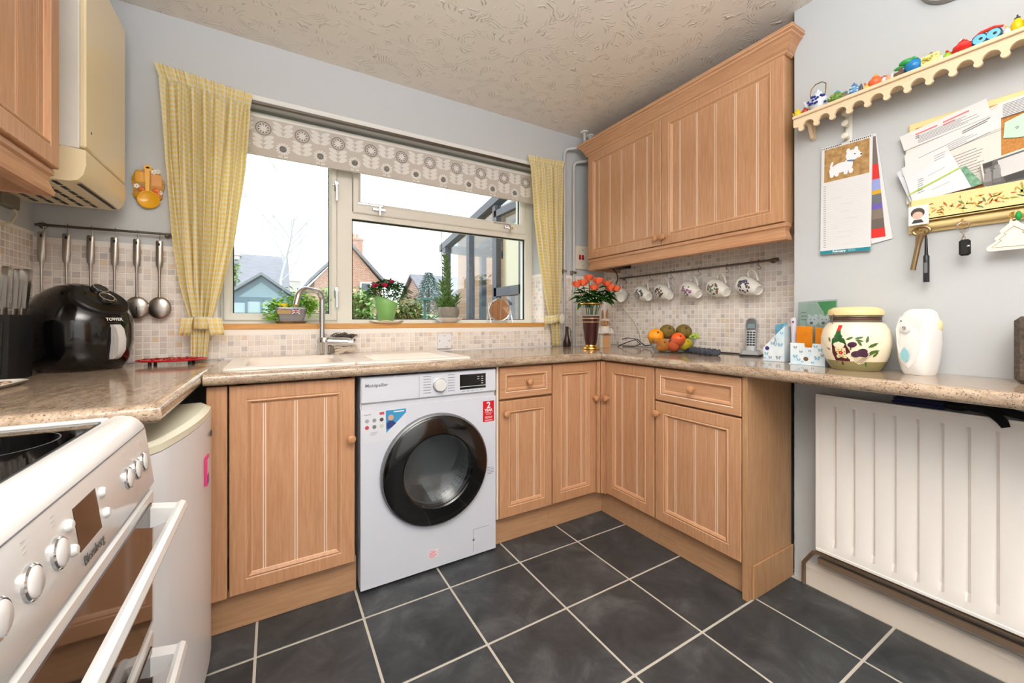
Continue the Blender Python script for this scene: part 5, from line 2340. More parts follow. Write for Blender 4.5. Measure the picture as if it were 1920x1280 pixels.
# phone
pc = Vector((2.085, -.408, WT))
t = thing('cordless_phone', 'silver cordless phone standing in its charging cradle', 'phone', pc, rz=math.radians(22), local=True)
SILV = mat('silver_phone_plastic', (176, 178, 180), .35, .2)
b = B()
b.loft([[(x * s - .0, y * s, z) for x, y in ((-.05, -.036), (-.03, -.045), (.04, -.045), (.052, -.03), (.052, .03), (.04, .045), (-.03, .045), (-.05, .036))] for z, s in ((.0005, 1), (.010, 1), (.026, .78))])
b.done('cradle', SILV, t, .5)
b = B()
b.loft([[(x, y, .0003) for x, y in ((-.053, -.038), (-.03, -.048), (.042, -.048), (.055, -.03), (.055, .03), (.042, .048), (-.03, .048), (-.053, .038))], [(x, y, .008) for x, y in ((-.053, -.038), (-.03, -.048), (.042, -.048), (.055, -.03), (.055, .03), (.042, .048), (-.03, .048), (-.053, .038))]])
b.done('cradle_foot', BLACKM, t)
HM = Matrix.Translation((-.012, 0, .018)) @ Matrix.Rotation(math.radians(14), 4, 'Y')
b = B(HM)
rings = []
for z, w, d in ((0, .022, .012), (.01, .025, .014), (.09, .025, .013), (.13, .027, .013), (.160, .025, .012), (.171, .017, .009), (.174, .008, .005)):
    rings.append([(math.copysign(abs(math.cos(a)) ** .6, math.cos(a)) * d, math.copysign(abs(math.sin(a)) ** .6, math.sin(a)) * w, z) for a in [2 * PI * k / 20 for k in range(20)]])
b.loft(rings)
hs = b.done('handset', SILV, t, .8)
b = B(HM)
rings = []
for x_ in (-.0128, -.0142):
    rings.append([(x_, y, z) for y, z in ((-.019, .108), (.019, .108), (.022, .135), (.018, .158), (.008, .166), (-.008, .166), (-.018, .158), (-.022, .135))])
b.loft(rings)
b.done('earpiece_panel', BLACKG, hs)
b = B(HM)
b.box(-.0150, -.016, .118, -.0140, .016, .141)
b.done('screen', mat('phone_screen', (96, 120, 128), .2), hs)
for r_ in range(6):
    for c_ in range(3):
        b = B(HM)
        b.box(-.0145, -.018 + c_ * .0125, .030 + r_ * .0125, -.0128, -.0075 + c_ * .0125, .039 + r_ * .0125, .001)
        b.done('key', BLACKM, hs)

# cables
b = B()
b.tube([(2.03, .395, WT + .05), (2.05, .37, WT + .06), (2.10, .33, WT + .052), (2.12, .30, WT + .02), (2.11, .27, WT + .012), (2.10, .22, WT + .02), (2.095, .185, WT + .075), (2.09, .15, WT + .03), (2.08, .13, WT + .0035), (2.08, .06, WT + .0035), (2.07, -.10, WT + .0035), (2.09, -.25, WT + .0035), (2.10, -.34, WT + .0035)], .0032, 7)
b.tube([(2.02, .42, WT + .004), (2.03, .36, WT + .03), (2.07, .32, WT + .05), (2.11, .31, WT + .02), (2.09, .35, WT + .004), (2.04, .40, WT + .004)], .003, 7)
o = b.done('black_cable', BLACKM, None, SM)
tag(o, 'black cable coiled behind the rabbit and run along to the phone', 'cable')
b = B()
b.tube([(2.150, .44, 1.40), (2.152, .50, 1.375), (2.155, .565, 1.34), (2.157, .60, 1.29), (2.156, .56, 1.21), (2.154, .48, 1.14), (2.150, .40, 1.07), (2.147, .35, 1.00), (2.140, .33, .93), (2.135, .33, .905)], .0032, 7)
o = b.done('white_cable', mat('white_cable_sheath', (232, 226, 210), .4), None, SM)
tag(o, 'white cable hanging down the mosaic below the wall cabinet', 'cable')
b = B()
b.tube([(2.05, .50, 1.43), (2.09, .505, 1.40), (2.13, .53, 1.37), (2.15, .57, 1.335)], .0034, 7)
o = b.done('black_lead', BLACKM, None, SM)
tag(o, 'short black lead dropping from the underside of the wall cabinet', 'cable')

# mug rail and mugs
MX, MZ = 2.128, 1.3655
t = thing('mug_rail', 'steel wall rail with hooks for mugs under the wall cabinet', 'rail', (2.15, 0, MZ))
b = B()
b.cyl((MX, .515, MZ), (MX, -.505, MZ), .005, n=10)
b.done('bar', DKSTEEL, t, SM)
for y in (.50, -.475):
    b = B()
    b.cyl((XB - .0055, y, MZ), (MX, y, MZ), .007, n=10)
    b.lathe([(.013, 0), (.013, .004), (.007, .007)], (XB - .0055, y, MZ), 14, '-x')
    b.done('bracket', DKSTEEL, t, SM)
b = B()
b.cyl((MX, -.495, MZ), (MX, -.512, MZ), .009, n=12)
b.done('end_cap', DKSTEEL, t, SM)
MUGS = [(.455, 'white mug hung nearest the corner, its base turned outwards', 0), (.246, 'small white mug with sparse dark leaf print, second from the corner', 1), (.090, 'white mug with dark red and green print, third from the corner', 2), (-.098, 'white mug with mauve flowers and green leaves', 3), (-.260, 'white mug with green fern and purple flower print', 4), (-.422, 'white mug with purple-blue flower print nearest the letter rack', 5)]
for y, lb, k in MUGS:
    b = B()
    b.tube([(MX + .006, y, MZ), (MX, y, MZ + .009), (MX - .007, y, MZ + .004), (MX - .006, y, MZ - .018), (MX - .002, y - .012, MZ - .030), (MX - .008, y - .010, MZ - .040), (MX - .012, y, MZ - .036)], .0017, 6)
    b.done('hook', DKSTEEL, t, SM)
CHINA = mat('cream_china', (240, 236, 226), .16)
prints = [[(54, 70, 60), (96, 60, 60)], [(64, 66, 78), (52, 66, 56), (90, 84, 96)], [(120, 60, 66), (50, 78, 50), (52, 84, 58), (86, 60, 70)], [(158, 84, 140), (176, 110, 160), (76, 116, 50)], [(70, 116, 64), (84, 130, 74), (104, 40, 90), (150, 76, 60)], [(66, 60, 104), (84, 78, 122), (56, 52, 72), (110, 96, 70)]]
pm = [[mat('mug_print_%d_%d' % (i, j), c, .4) for j, c in enumerate(l)] for i, l in enumerate(prints)]
mug_prof = [(.024, 0), (.0265, .002), (.0275, .010), (.037, .032), (.0445, .058), (.047, .080), (.0445, .100), (.045, .106)]
mug_in = [(.043, .106), (.042, .099), (.0445, .079), (.042, .058), (.034, .032), (.024, .012), (.001, .010)]


def mug_r(h):
    for (r0, h0), (r1, h1) in zip(mug_prof, mug_prof[1:]):
        if h0 <= h <= h1: return r0 + (r1 - r0) * (h - h0) / max(1e-6, h1 - h0)
    return mug_prof[-1][0]


for y, lb, k in MUGS:
    t = thing('mug', lb, 'mug', (MX - .012, y, MZ - .040), 'white printed mugs hanging on the rail', local=True)
    # local: the handle hangs at the origin; rim points to +y, tilted up, base to the camera
    if k == 0:
        ax = Vector((.60, .55, .30)).normalized()
    else:
        ax = Vector((.26, .88, .36)).normalized()
    hdir = (Vector((0, 0, 1)) - ax * ax.z).normalized()
    sd = ax.cross(hdir)
    base = -hdir * .090 - ax * .062
    if k: base = base + Vector((-.022, 0, 0))
    else: base = base + Vector((-.035, 0, 0))
    MM = Matrix.Translation(base) @ Matrix((hdir, sd, ax)).transposed().to_4x4()
    b = B()
    rings = []
    b.lathe([(.001, .006), (.019, .006), (.0205, .0)] + mug_prof + mug_in, (0, 0, 0), 32, X=MM, cap=False)
    b.done('body', CHINA, t, .9)
    b = B()
    hp = [(.047, .088), (.060, .096), (.075, .092), (.083, .078), (.080, .060), (.066, .042), (.050, .030), (.041, .026)]
    b.tube([MM @ Vector((x, 0, z)) for x, z in hp], [.0052, .005, .0048, .0048, .0048, .0048, .005, .006], 8)
    b.done('handle', CHINA, t, SM)
    b = B()
    rr_ = random.Random(40 + k)
    n = 36 if k else 12
    for side in (0, 1):
        for q in range(n):
            b.m = q % len(pm[k])
            h = .060 + rr_.uniform(-.032, .032)
            th = (-PI / 2 if side else PI / 2) + rr_.uniform(-.8, .8) * (1.05 - abs(h - .060) / .055)
            a = rr_.uniform(0, 6.28)
            for s_ in range(2):
                l, w = rr_.uniform(.005, .0095), rr_.uniform(.0022, .0036)
                pts = []
                for du, dv in ((-l, 0), (-l * .3, w), (l * .6, w * .8), (l, 0), (l * .5, -w), (-l * .4, -w)):
                    uu = du * math.cos(a) - dv * math.sin(a)
                    hh = h + du * math.sin(a) + dv * math.cos(a)
                    rad = mug_r(hh) + .0006
                    an = th + uu / rad
                    pts.append(MM @ Vector((rad * math.cos(an), rad * math.sin(an), hh)))
                b.poly(pts)
                a += 1.3
    b.done('print', pm[k], t, kind='stuff')

# letter racks
t = thing('letter_rack', 'white sloping card organiser with butterfly print beside the phone', 'organiser', (1.92, -.615, WT))
BUTT = mat('white_card_with_blue_wash', (238, 242, 244), .55, var=((196, 222, 234), 16, (1, 1, 1)))
b = B()
A = [(.0, -.572, .058), (0, -.572, .001), (0, -.655, .001), (0, -.655, .150)]
for x0, x1 in ((1.880, 1.884), (1.966, 1.970)):
    b.prism([(x0, y, WT + z) for _, y, z in A], (x1 - x0, 0, 0))
b.box(1.884, -.655, WT + .001, 1.966, -.651, WT + .150)
b.box(1.884, -.576, WT + .001, 1.966, -.572, WT + .058)
b.box(1.884, -.651, WT + .001, 1.966, -.576, WT + .004)
b.done('box', BUTT, t)
b = B()
b.lathe([(.0085, 0), (.0085, .0006), (.001, .0006)], (1.880, -.588, WT + .055), 18, '-x')
b.done('round_emblem', mat('purple_sticker', (58, 42, 110), .5), t)
text('NASA', .0042, (1.8792, -.588, WT + .055), (0, -1, 0), (0, 0, 1), SWH, t) if False else None
BL1 = mat('print_blue', (128, 186, 212), .6)
BL2 = mat('print_slate', (140, 158, 172), .6)


def flutter(b, x, y, z, s, m_):
    b.m = m_
    for k, (du, dv) in enumerate(((.9, .8), (-.9, .8), (.7, -.5), (-.7, -.5))):
        b.poly([(x, y, z), (x, y - du * s * .4, z + dv * s), (x, y - du * s, z + dv * s * .8), (x, y - du * s * .8, z + dv * s * .1)])


b = B()
for y, z, s, m_ in ((-.632, .016, .012, 1), (-.585, .030, .010, 0), (-.60, .015, .008, 1), (-.64, .07, .012, 0), (-.61, .075, .01, 0), (-.645, .12, .008, 0), (-.577, .012, .006, 1)):
    flutter(b, 1.8793, y, WT + z, s, m_)
b.done('butterfly_print', [BL1, BL2], t, kind='stuff')
b = B()
b.tube([(1.8785, -.622, WT + .098), (1.8775, -.626, WT + .070), (1.8775, -.622, WT + .066), (1.8775, -.618, WT + .07), (1.8785, -.620, WT + .104)], .0008, 5)
b.done('paper_clip', STEEL, t, SM)
b = B()
b.prism([(1.92, -.600, WT + .01), (1.92, -.648, WT + .01), (1.92, -.648, WT + .165), (1.92, -.600, WT + .155)], (.003, 0, 0))
o = b.done('greeting_card', mat('sky_blue_card', (124, 184, 210), .6, var=((70, 130, 160), 50, (1, 1, 1))))
tag(o, 'blue card sticking up out of the sloping organiser', 'card')
b = B()
b.prism([(1.945, -.615, WT + .01), (1.945, -.640, WT + .01), (1.945, -.622, WT + .16), (1.945, -.598, WT + .15)], (.004, 0, 0))
o = b.done('wooden_ruler', mat('ruler_wood', (214, 176, 130), .6))
tag(o, 'pale wooden strip leaning in the sloping organiser behind the blue card', 'ruler')

t = thing('letter_rack', 'white open card box with notched front and blue bird print beside the jar', 'organiser', (1.87, -.757, WT))
b = B()
y0, y1, h = -.700, -.812, .085
pts = [(y0, .002), (y1, .002), (y1, h), (-.775, h), (-.772, h - .016), (-.748, h - .016), (-.745, h), (y0, h)]
b.prism([(1.838, y, WT + z) for y, z in pts], (.003, 0, 0))
b.box(1.838, y1 - .003, WT + .002, 1.915, y1, WT + h)
b.box(1.838, y0, WT + .002, 1.915, y0 + .003, WT + h)
b.box(1.912, y1, WT + .002, 1.915, y0, WT + h + .01)
b.box(1.832, y1 - .006, WT + .0005, 1.918, y0 + .006, WT + .004)
b.done('box', BUTT, t)
b = B()
for y, z, s, m_ in ((-.715, .03, .010, 0), (-.727, .018, .008, 0), (-.735, .050, .007, 1), (-.79, .028, .012, 0), (-.80, .06, .009, 0), (-.765, .055, .006, 1), (-.715, .066, .008, 1), (-.785, .072, .009, 0), (-.775, .010, .007, 0), (-.74, .012, .006, 0), (-.806, .04, .006, 1)):
    flutter(b, 1.8374, y, WT + z, s, m_)
b.done('bird_print', [BL1, BL2], t, kind='stuff')
b = B()
b.lathe([(.0085, 0), (.0085, .0006), (.001, .0006)], (1.838, -.752, WT + .024), 18, '-x')
b.done('round_emblem', mat('bronze_emblem', (112, 86, 60), .5), t)
# cards standing in it
t = thing('picture_card', 'tall clear-wrapped green card printed with two white bears behind the notched box', 'card', (1.895, -.765, WT + .006))
b = B()
b.prism([(1.893, -.704, WT + .006), (1.893, -.835, WT + .006), (1.893, -.832, WT + .252), (1.893, -.706, WT + .245)], (.003, 0, 0))
b.done('sheet', mat('pale_green_print', (186, 206, 190), .3), t)
b = B()
b.m = 0
b.prism([(1.8925, -.768, WT + .247), (1.8925, -.829, WT + .249), (1.8925, -.829, WT + .165), (1.8925, -.80, WT + .17), (1.8925, -.788, WT + .21)], (.0004, 0, 0))
b.m = 1
for y in (-.752, -.792):
    for dy, dz, r_ in ((0, 0, .020), (-.012, .02, .007), (.012, .02, .007)):
        b.lathe([(r_, 0), (.001, .0004)], (1.8925 - .0004 * (y < -.78), y + dy, WT + .172 + dz), 14, '-x')
b.m = 2
for y in (-.752, -.792):
    b.lathe([(.006, 0), (.001, .0004)], (1.8916, y + .004, WT + .164), 10, '-x')
    for s_ in (1, -1):
        b.lathe([(.0022, 0), (.0005, .0004)], (1.8916, y + s_ * .007, WT + .178), 8, '-x')
b.done('bear_print', [mat('print_green', (84, 168, 104), .4), mat('print_bear_white', (226, 232, 230), .4), mat('print_bear_shade', (120, 138, 138), .4)], t, kind='stuff')
b = B()
for z, w in ((.205, .018), (.19, .024), (.176, .018)):
    b.box(1.892, -.712 - w, WT + z, 1.8926, -.712, WT + z + .003)
b.done('print', INK, t)
b = B()
b.prism([(1.8885, -.700, WT + .006), (1.8885, -.838, WT + .006), (1.8885, -.835, WT + .256), (1.8885, -.703, WT + .25)], (.0006, 0, 0))
b.done('clear_wrapper', CLEAR, t)
ORP = mat('orange_packet_print', (226, 140, 22), .4, var=((206, 116, 10), 20, (1, 1, 1)))
for i, (ya, yb_, zt) in enumerate(((-.706, -.762, .152), (-.770, -.828, .146))):
    b = B()
    b.box(1.866 + .004 * i, yb_, WT + .006, 1.872 + .004 * i, ya, WT + zt, .001)
    o = b.done('orange_packet', ORP)
    tag(o, ('orange packet at the phone side of the notched box', 'orange packet at the jar side of the notched box')[i], 'packet')
t = thing('rolled_leaflet', 'rolled white and lilac leaflet standing between the two card boxes', 'leaflet', (1.90, -.685, WT))
b = B()
b.tube([(1.90, -.685, WT + .0005), (1.902, -.681, WT + .16), (1.903, -.678, WT + .185)], [.010, .010, .011], 14)
b.done('roll', mat('lilac_paper', (224, 216, 228), .6), t, SM)
b = B()
b.cyl((1.889, -.684, WT + .165), (1.889, -.6835, WT + .172), .003, n=8)
b.done('dark_tip', mat('violet_print', (70, 52, 110), .6), t, SM)

# biscuit jar
jx, jy = 1.832, -.909
t = thing('storage_jar', 'cream lidded storage jar painted with wine bottle, olives and garlic', 'jar', (jx, jy, WT))
jp = [(.066, .0005), (.069, .004), (.078, .02), (.091, .055), (.098, .09), (.098, .115), (.092, .142), (.080, .162), (.072, .168)]
JC = mat('cream_painted_ceramic', (246, 234, 206), .2)
b = B()
b.lathe(jp + [(.068, .168), (.068, .18), (.001, .18)], (jx, jy, WT), 44)
b.done('body', JC, t, SM)
b = B()
b.lathe([(.0665, .0006), (.0695, .004), (.0785, .02), (.084, .034), (.0835, .034)], (jx, jy, WT), 44, cap=False)
b.done('olive_base_glaze', mat('olive_glaze', (148, 140, 96), .25), t, SM)
b = B()
b.lathe([(.069, .168), (.0705, .17), (.0705, .188), (.069, .19)], (jx, jy, WT), 40, cap=False)
b.done('brown_seal', mat('brown_rubber_seal', (92, 66, 48), .4), t, SM)
b = B()
b.lathe([(.072, .19), (.0775, .193), (.0785, .203), (.076, .212), (.062, .2205), (.03, .223), (.001, .2235)], (jx, jy, WT), 44)
b.done('lid', mat('lid_cream', (246, 220, 162), .2), t, SM)
b = B()
for z in (.1875, .172):
    b.tube([(jx + .0735 * math.cos(2 * PI * k / 30), jy + .0735 * math.sin(2 * PI * k / 30), WT + z) for k in range(31)], .0016, 6)
for s_ in (1, -1):
    d = CR * s_
    c = Vector((jx, jy, WT)) + d * .075
    b.tube([c + Vector((0, 0, .200)), c + d * .006 + Vector((0, 0, .190)), c + d * .008 + Vector((0, 0, .166)), c + d * .002 + Vector((0, 0, .160))], .0018, 6)
b.done('wire_clamp', STEEL, t, SM)
th0 = math.atan2(-1.515 - jy, .051 - jx)


def jr(h):
    for (r0, h0), (r1, h1) in zip(jp, jp[1:]):
        if h0 <= h <= h1: return r0 + (r1 - r0) * (h - h0) / max(1e-6, h1 - h0)
    return .07


def decal(b, pts, off=.0008):
    """a closed outline (u right as seen, h) laid on the jar, cut in short strips so it follows the curve"""
    hs_ = [p[1] for p in pts]
    c = (sum(p[0] for p in pts) / len(pts), sum(hs_) / len(hs_))

    def P(u, h):
        rad = jr(h) + off
        a = th0 + u / .095
        return (jx + rad * math.cos(a), jy + rad * math.sin(a), WT + h)
    C0 = b.v(P(*c))
    M1 = [b.v(P(c[0] + (u - c[0]) * .55, c[1] + (h - c[1]) * .55)) for u, h in pts]
    V = [b.v(P(u, h)) for u, h in pts]
    n = len(pts)
    for i in range(n):
        j = (i + 1) % n
        b.f([V[i], V[j], M1[j], M1[i]])
        b.f([M1[i], M1[j], C0])


def oval(u, h, a, c, rot=0, n=14):
    return [(u + a * math.cos(t_) * math.cos(rot) - c * math.sin(t_) * math.sin(rot), h + a * math.cos(t_) * math.sin(rot) + c * math.sin(t_) * math.cos(rot)) for t_ in [2 * PI * k / n for k in range(n)]]


def lf(u, h, a, l, w):
    ca, sa = math.cos(a), math.sin(a)
    return [(u + x * ca - y * sa, h + x * sa + y * ca) for x, y in ((0, 0), (l * .3, w), (l * .7, w * .8), (l, 0), (l * .7, -w * .8), (l * .3, -w))]


jm = [mat('paint_bottle_green', (46, 92, 44), .25), mat('paint_wine', (86, 30, 40), .25), mat('paint_red', (206, 52, 44), .25), mat('paint_label', (238, 224, 172), .3), mat('paint_olive_plum', (70, 36, 60), .2), mat('paint_leaf', (74, 104, 44), .3), mat('paint_garlic', (216, 200, 170), .3), mat('paint_line', (100, 78, 60), .4)]
b = B()
b.m = 0
decal(b, [(-.067, .088), (-.022, .088), (-.027, .108), (-.039, .128), (-.041, .144), (-.053, .144), (-.055, .128), (-.065, .108)])
b.m = 2
decal(b, [(-.041, .138), (-.053, .138), (-.053, .158), (-.039, .158)], .001)
b.m = 1
decal(b, [(-.066, .090), (-.024, .090), (-.014, .07), (-.016, .03), (-.040, .020), (-.062, .026), (-.069, .06)], .0007)
b.m = 3
decal(b, [(-.057, .080), (-.026, .080), (-.024, .044), (-.055, .044)], .0014)
b.m = 2
for q in range(5):
    decal(b, oval(-.040 + .0042 * math.cos(q * 1.256), .063 + .0042 * math.sin(q * 1.256), .0034, .0026, q), .0018 + .0001 * q)
b.m = 5
for q in range(8):
    a = q * .785 + .3
    decal(b, lf(-.040 + .009 * math.cos(a) * 1.1, .062 + .010 * math.sin(a), a + .7, .006, .0014), .002 + .0001 * q)
b.m = 4
for u, h, r_ in ((-.008, .092, .011), (.002, .060, .013), (.018, .068, .013), (.022, .058, .012)):
    decal(b, oval(u, h, r_ * 1.1, r_ * .85, .3), .0012 + .0003 * r_ * 100)
b.m = 6
decal(b, [(-.004, .046), (.012, .052), (.030, .050), (.050, .064), (.034, .044), (.026, .030), (.010, .024), (-.002, .032)], .0024)
b.m = 7
for k in range(3):
    decal(b, [(.002 + k * .007, .030), (.004 + k * .007, .030), (.024 + k * .004, .050), (.022 + k * .004, .050)], .003)
b.m = 5
for u, h, a, l in ((-.024, .108, .5, .022), (-.002, .112, .3, .024), (.0, .108, -.2, .022), (.016, .088, 2.1, .022), (.028, .098, 1.4, .026), (.032, .084, .5, .032), (.034, .064, .3, .034), (.036, .054, .8, .030), (.048, .050, .9, .026), (.028, .036, -1.2, .022), (-.012, .072, 1.6, .014), (-.072, .098, 1.8, .02), (-.074, .070, 2.6, .016)):
    decal(b, lf(u, h, a, l, l * .16), .0012)
b.done('painted_still_life', jm, t, .9, kind='stuff')

# air freshener
ax_, ay_ = 1.838, -1.072
t = thing('air_freshener', 'white automatic air freshener with pale blue leaf mark beside the jar', 'air freshener', (ax_, ay_, WT), rz=math.radians(-22), local=True)
FRW = mat('freshener_white', (240, 240, 238), .28)
b = B()
rings = []
for z, xf, xb, w in ((.0005, -.030, .034, .032), (.012, -.036, .036, .037), (.05, -.043, .040, .043), (.10, -.046, .044, .0465), (.14, -.043, .044, .046), (.175, -.036, .040, .042), (.200, -.022, .034, .036), (.209, -.010, .026, .026), (.211, .0, .02, .018)):
    r_ = []
    for k in range(28):
        a = 2 * PI * k / 28
        ca, sa = math.cos(a), math.sin(a)
        x = (xb if ca > 0 else -xf) * math.copysign(abs(ca) ** .65, ca)
        r_.append((x, w * math.copysign(abs(sa) ** .55, sa), z))
    rings.append(r_)
b.loft(rings)
b.done('case', FRW, t, .6)
b = B()
pl_ = [(-.034, .186), (.0, .196), (.034, .186), (.041, .150), (.036, .095), (.020, .040), (.0, .016), (-.020, .040), (-.036, .095), (-.041, .150)]
b.loft([[(-.040 + .006 * (abs(y) / .04) ** 2 + (.006 if z > .18 or z < .03 else 0), y, z) for y, z in pl_], [(-.0485 + .008 * (abs(y) / .04) ** 2 + (.008 if z > .18 or z < .03 else 0), y * .93, .1 + (z - .1) * .95) for y, z in pl_]])
b.done('front_plate', FRW, t, .5)
b = B()
b.lathe([(.014, 0), (.016, .002), (.010, .004)], (-.0475, .004, .150), 20, '-x')
b.done('nozzle_recess', mat('freshener_shade', (230, 231, 229), .4), t, SM)
b = B()
b.lathe([(.0055, 0), (.0055, .006), (.003, .007), (.001, .006)], (-.0485, .004, .150), 14, '-x')
b.done('nozzle', CHROME, t, SM)
b = B()
b.lathe([(.0025, 0), (.001, .0008)], (-.0462, .018, .172), 10, '-x')
b.done('sensor', BLACKM, t, SM)
b = B()
b.prism([(-.0490, y, z) for y, z in ((.002, .040), (.014, .050), (.018, .066), (.012, .080), (.006, .088), (-.004, .076), (-.008, .060), (-.004, .048))], (-.0010, 0, 0))
b.done('leaf_mark', mat('pale_blue_leaf', (150, 206, 216), .4), t)
b = B()
b.ball((.020, -.0435, .158), .010, .004, .016)
b.done('cream_button', mat('cream_button', (240, 222, 170), .4), t, SM)

t = thing('dark_appliance', 'edge of a dark speckled appliance where the worktop leaves the frame', 'appliance', (1.87, -1.4, WT))
b = B()
b.box(1.80, -1.56, WT + .0005, 1.928, -1.268, WT + .185, .012)
b.done('case', mat('dark_speckled_case', (54, 46, 40), .5, var=((96, 82, 70), 120, (1, 1, 1))), t)

# things stuffed above the radiator
t = thing('folded_cloth', 'dark blue cloth tucked on the radiator under the worktop', 'cloth', (1.868, -1.06, .793))
b = B()
for k in range(4):
    b.box(1.846 + k * .002, -1.13 + k * .006, .7935 + k * .012, 1.90, -1.00 - k * .004, .8045 + k * .012, .005)
b.done('folds', mat('navy_cloth', (34, 38, 74), .9), t)
t = thing('black_glove', 'black glove with one finger hanging over the radiator top', 'glove', (1.868, -1.2, .793))
b = B()
b.ball((1.872, -1.20, .815), .028, .055, .020)
b.ball((1.868, -1.15, .808), .022, .035, .014)
b.tube([(1.858, -1.20, .812), (1.836, -1.225, .806), (1.828, -1.245, .786), (1.826, -1.252, .770)], [.014, .013, .012, .009], 10)
b.tube([(1.865, -1.23, .815), (1.852, -1.265, .808), (1.846, -1.30, .802)], [.014, .012, .009], 10)
b.tube([(1.872, -1.13, .812), (1.864, -1.10, .806), (1.862, -1.075, .806)], [.013, .011, .008], 10)
b.done('fabric', mat('black_wool', (14, 14, 16), .95), t, SM)
# ---------------------------------------------------------------- on the radiator wall
# scalloped shelf
SY0, SY1, SX = -.706, -1.52, 1.840
t = thing('scalloped_shelf', 'pale wood wall shelf with scalloped apron carrying the miniature teapots', 'shelf', (1.89, -1.1, 1.85))
b = B()
b.box(1.832, SY1, 1.873, 1.9335, SY0, 1.8855, .002)
b.done('board', PALEW, t)
b = B()
P5 = .0515
ol = [(SY0 - .001, 1.8728), (SY0 - .001, 1.843)]
yk = -.7335
while yk > SY1 + .03:
    # knob drop
    for k in range(9):
        a = math.radians(40 - 260 * k / 8)
        ol.append((yk + .0095 * math.cos(a), 1.8305 + .0098 * math.sin(a)))
    # arch to the next drop
    for k in range(1, 8):
        a = PI * k / 8
        ol.append((yk - P5 / 2 + (P5 / 2 - .0085) * math.cos(a), 1.838 + .0165 * math.sin(a)))
    yk -= P5
ol += [(SY1 + .001, 1.843), (SY1 + .001, 1.8728)]
# make sure every knob runs from its inner to its outer side
b.prism([(SX, y, z) for y, z in ol], (.010, 0, 0))
b.done('scalloped_apron', PALEW, t)
for y in (-.735, -1.48):
    b = B()
    b.prism([(1.851, y, 1.8728), (1.9335, y, 1.8728), (1.9335, y, 1.80), (1.915, y, 1.805), (1.89, y, 1.85), (1.851, y, 1.858)], (0, -.012, 0))
    b.done('bracket', PALEW, t)

STOP = 1.8858


def mini_pot(label, y, r, h, col, lidcol=None, spout=1, hcol=None, x=1.857, sq=False, cat='teapot', spots=None, handle=True, name='miniature_teapot'):
    r, h = r * 1.12, h * 1.22
    t = thing(name, label, cat, (x, y, STOP), None)
    m_ = mat('glaze_' + label[:24].replace(' ', '_'), col, .2)
    b = B()
    if sq:
        b.box(x - r * .7, y - r, STOP + .0005, x + r * .7, y + r, STOP + h, .002)
    else:
        b.lathe([(r * .62, .0005), (r * .7, h * .05), (r, h * .42), (r * .93, h * .7), (r * .5, h * .95), (r * .45, h)], (x, y, STOP), 20)
    b.done('body', m_, t, SM)
    lm = mat('lid_' + label[:24].replace(' ', '_'), lidcol or col, .2)
    b = B()
    b.lathe([(r * .5, h), (r * .4, h * 1.12), (r * .12, h * 1.18), (r * .16, h * 1.3), (r * .02, h * 1.36)], (x, y, STOP), 16)
    b.done('lid', lm, t, SM)
    if spout:
        s = spout
        b = B()
        b.tube([(x, y + s * r * .75, STOP + h * .3), (x, y + s * r * 1.25, STOP + h * .5), (x, y + s * r * 1.5, STOP + h * .85)], [r * .24, r * .18, r * .13], 8)
        b.done('spout', m_, t, SM)
        if handle:
            b = B()
            b.tube([(x, y - s * r * .8, STOP + h * .75), (x, y - s * r * 1.4, STOP + h * .78), (x, y - s * r * 1.45, STOP + h * .4), (x, y - s * r * .85, STOP + h * .25)], r * .1, 6)
            b.done('handle', mat('h_' + label[:24].replace(' ', '_'), hcol or col, .3), t, SM)
    if spots:
        b = B()
        rr_ = random.Random(int(abs(y) * 1000))
        for k in range(16):
            a = PI + rr_.uniform(-1.2, 1.2)
            zz = STOP + h * rr_.uniform(.25, .75)
            q = r * 1.0
            b.ball((x + q * math.cos(a), y + q * math.sin(a), zz), r * .16, r * .16, r * .14, 7, 4)
        b.done('painted_pattern', mat('pat_' + label[:24].replace(' ', '_'), spots, .3), t, SM, kind='stuff')
    return t


mini_pot('tiny yellow bird-shaped pot at the cabinet end of the shelf', -.716, .011, .022, (244, 206, 30), spout=1, handle=False, name='bird_ornament', cat='ornament')
mini_pot('tiny dark red and orange pot beside the blue and white kettle', -.741, .010, .019, (196, 70, 44), (50, 30, 50), handle=False)
# delft kettle with wire handle
ky = -.785
t = mini_pot('blue and white china kettle with a tall wire handle', ky, .028, .046, (224, 230, 238), spots=(44, 60, 150), handle=False)
b = B()
b.tube([(1.857, ky + .024, STOP + .050), (1.857, ky + .026, STOP + .066), (1.857, ky + .022, STOP + .088), (1.857, ky + .008, STOP + .100), (1.857, ky - .014, STOP + .100), (1.857, ky - .026, STOP + .088), (1.857, ky - .025, STOP + .066), (1.857, ky - .024, STOP + .050)], .0018, 6)
b.done('wire_handle', mat('brass_wire', (120, 96, 62), .4, .8), t, SM)
mini_pot('green leafy cottage pot with a blue lid', -.846, .019, .027, (104, 140, 66), (84, 170, 200), spots=(160, 180, 90))
mini_pot('tiny brown and white pot beside the green cottage pot', -.872, .009, .016, (140, 116, 104), spout=0)
mini_pot('small blue and white striped teapot', -.897, .015, .028, (86, 146, 196), (60, 120, 180), spots=(230, 238, 244))
mini_pot('tiny dark brown stick-shaped ornament', -.917, .005, .022, (104, 84, 76), spout=0, name='stick_ornament', cat='ornament')
mini_pot('tiny pale yellow duck ornament', -.934, .010, .014, (240, 214, 100), spout=1, handle=False, name='duck_ornament', cat='ornament')
mini_pot('orange-red teapot with a yellow ball lid', -.957, .018, .028, (240, 112, 66), (232, 182, 74))
mini_pot('tiny white and grey pot beside the orange-red teapot', -.980, .008, .018, (226, 220, 216), (90, 90, 96))
mini_pot('tiny pink pot among the white pots', -.991, .0085, .016, (228, 166, 138))
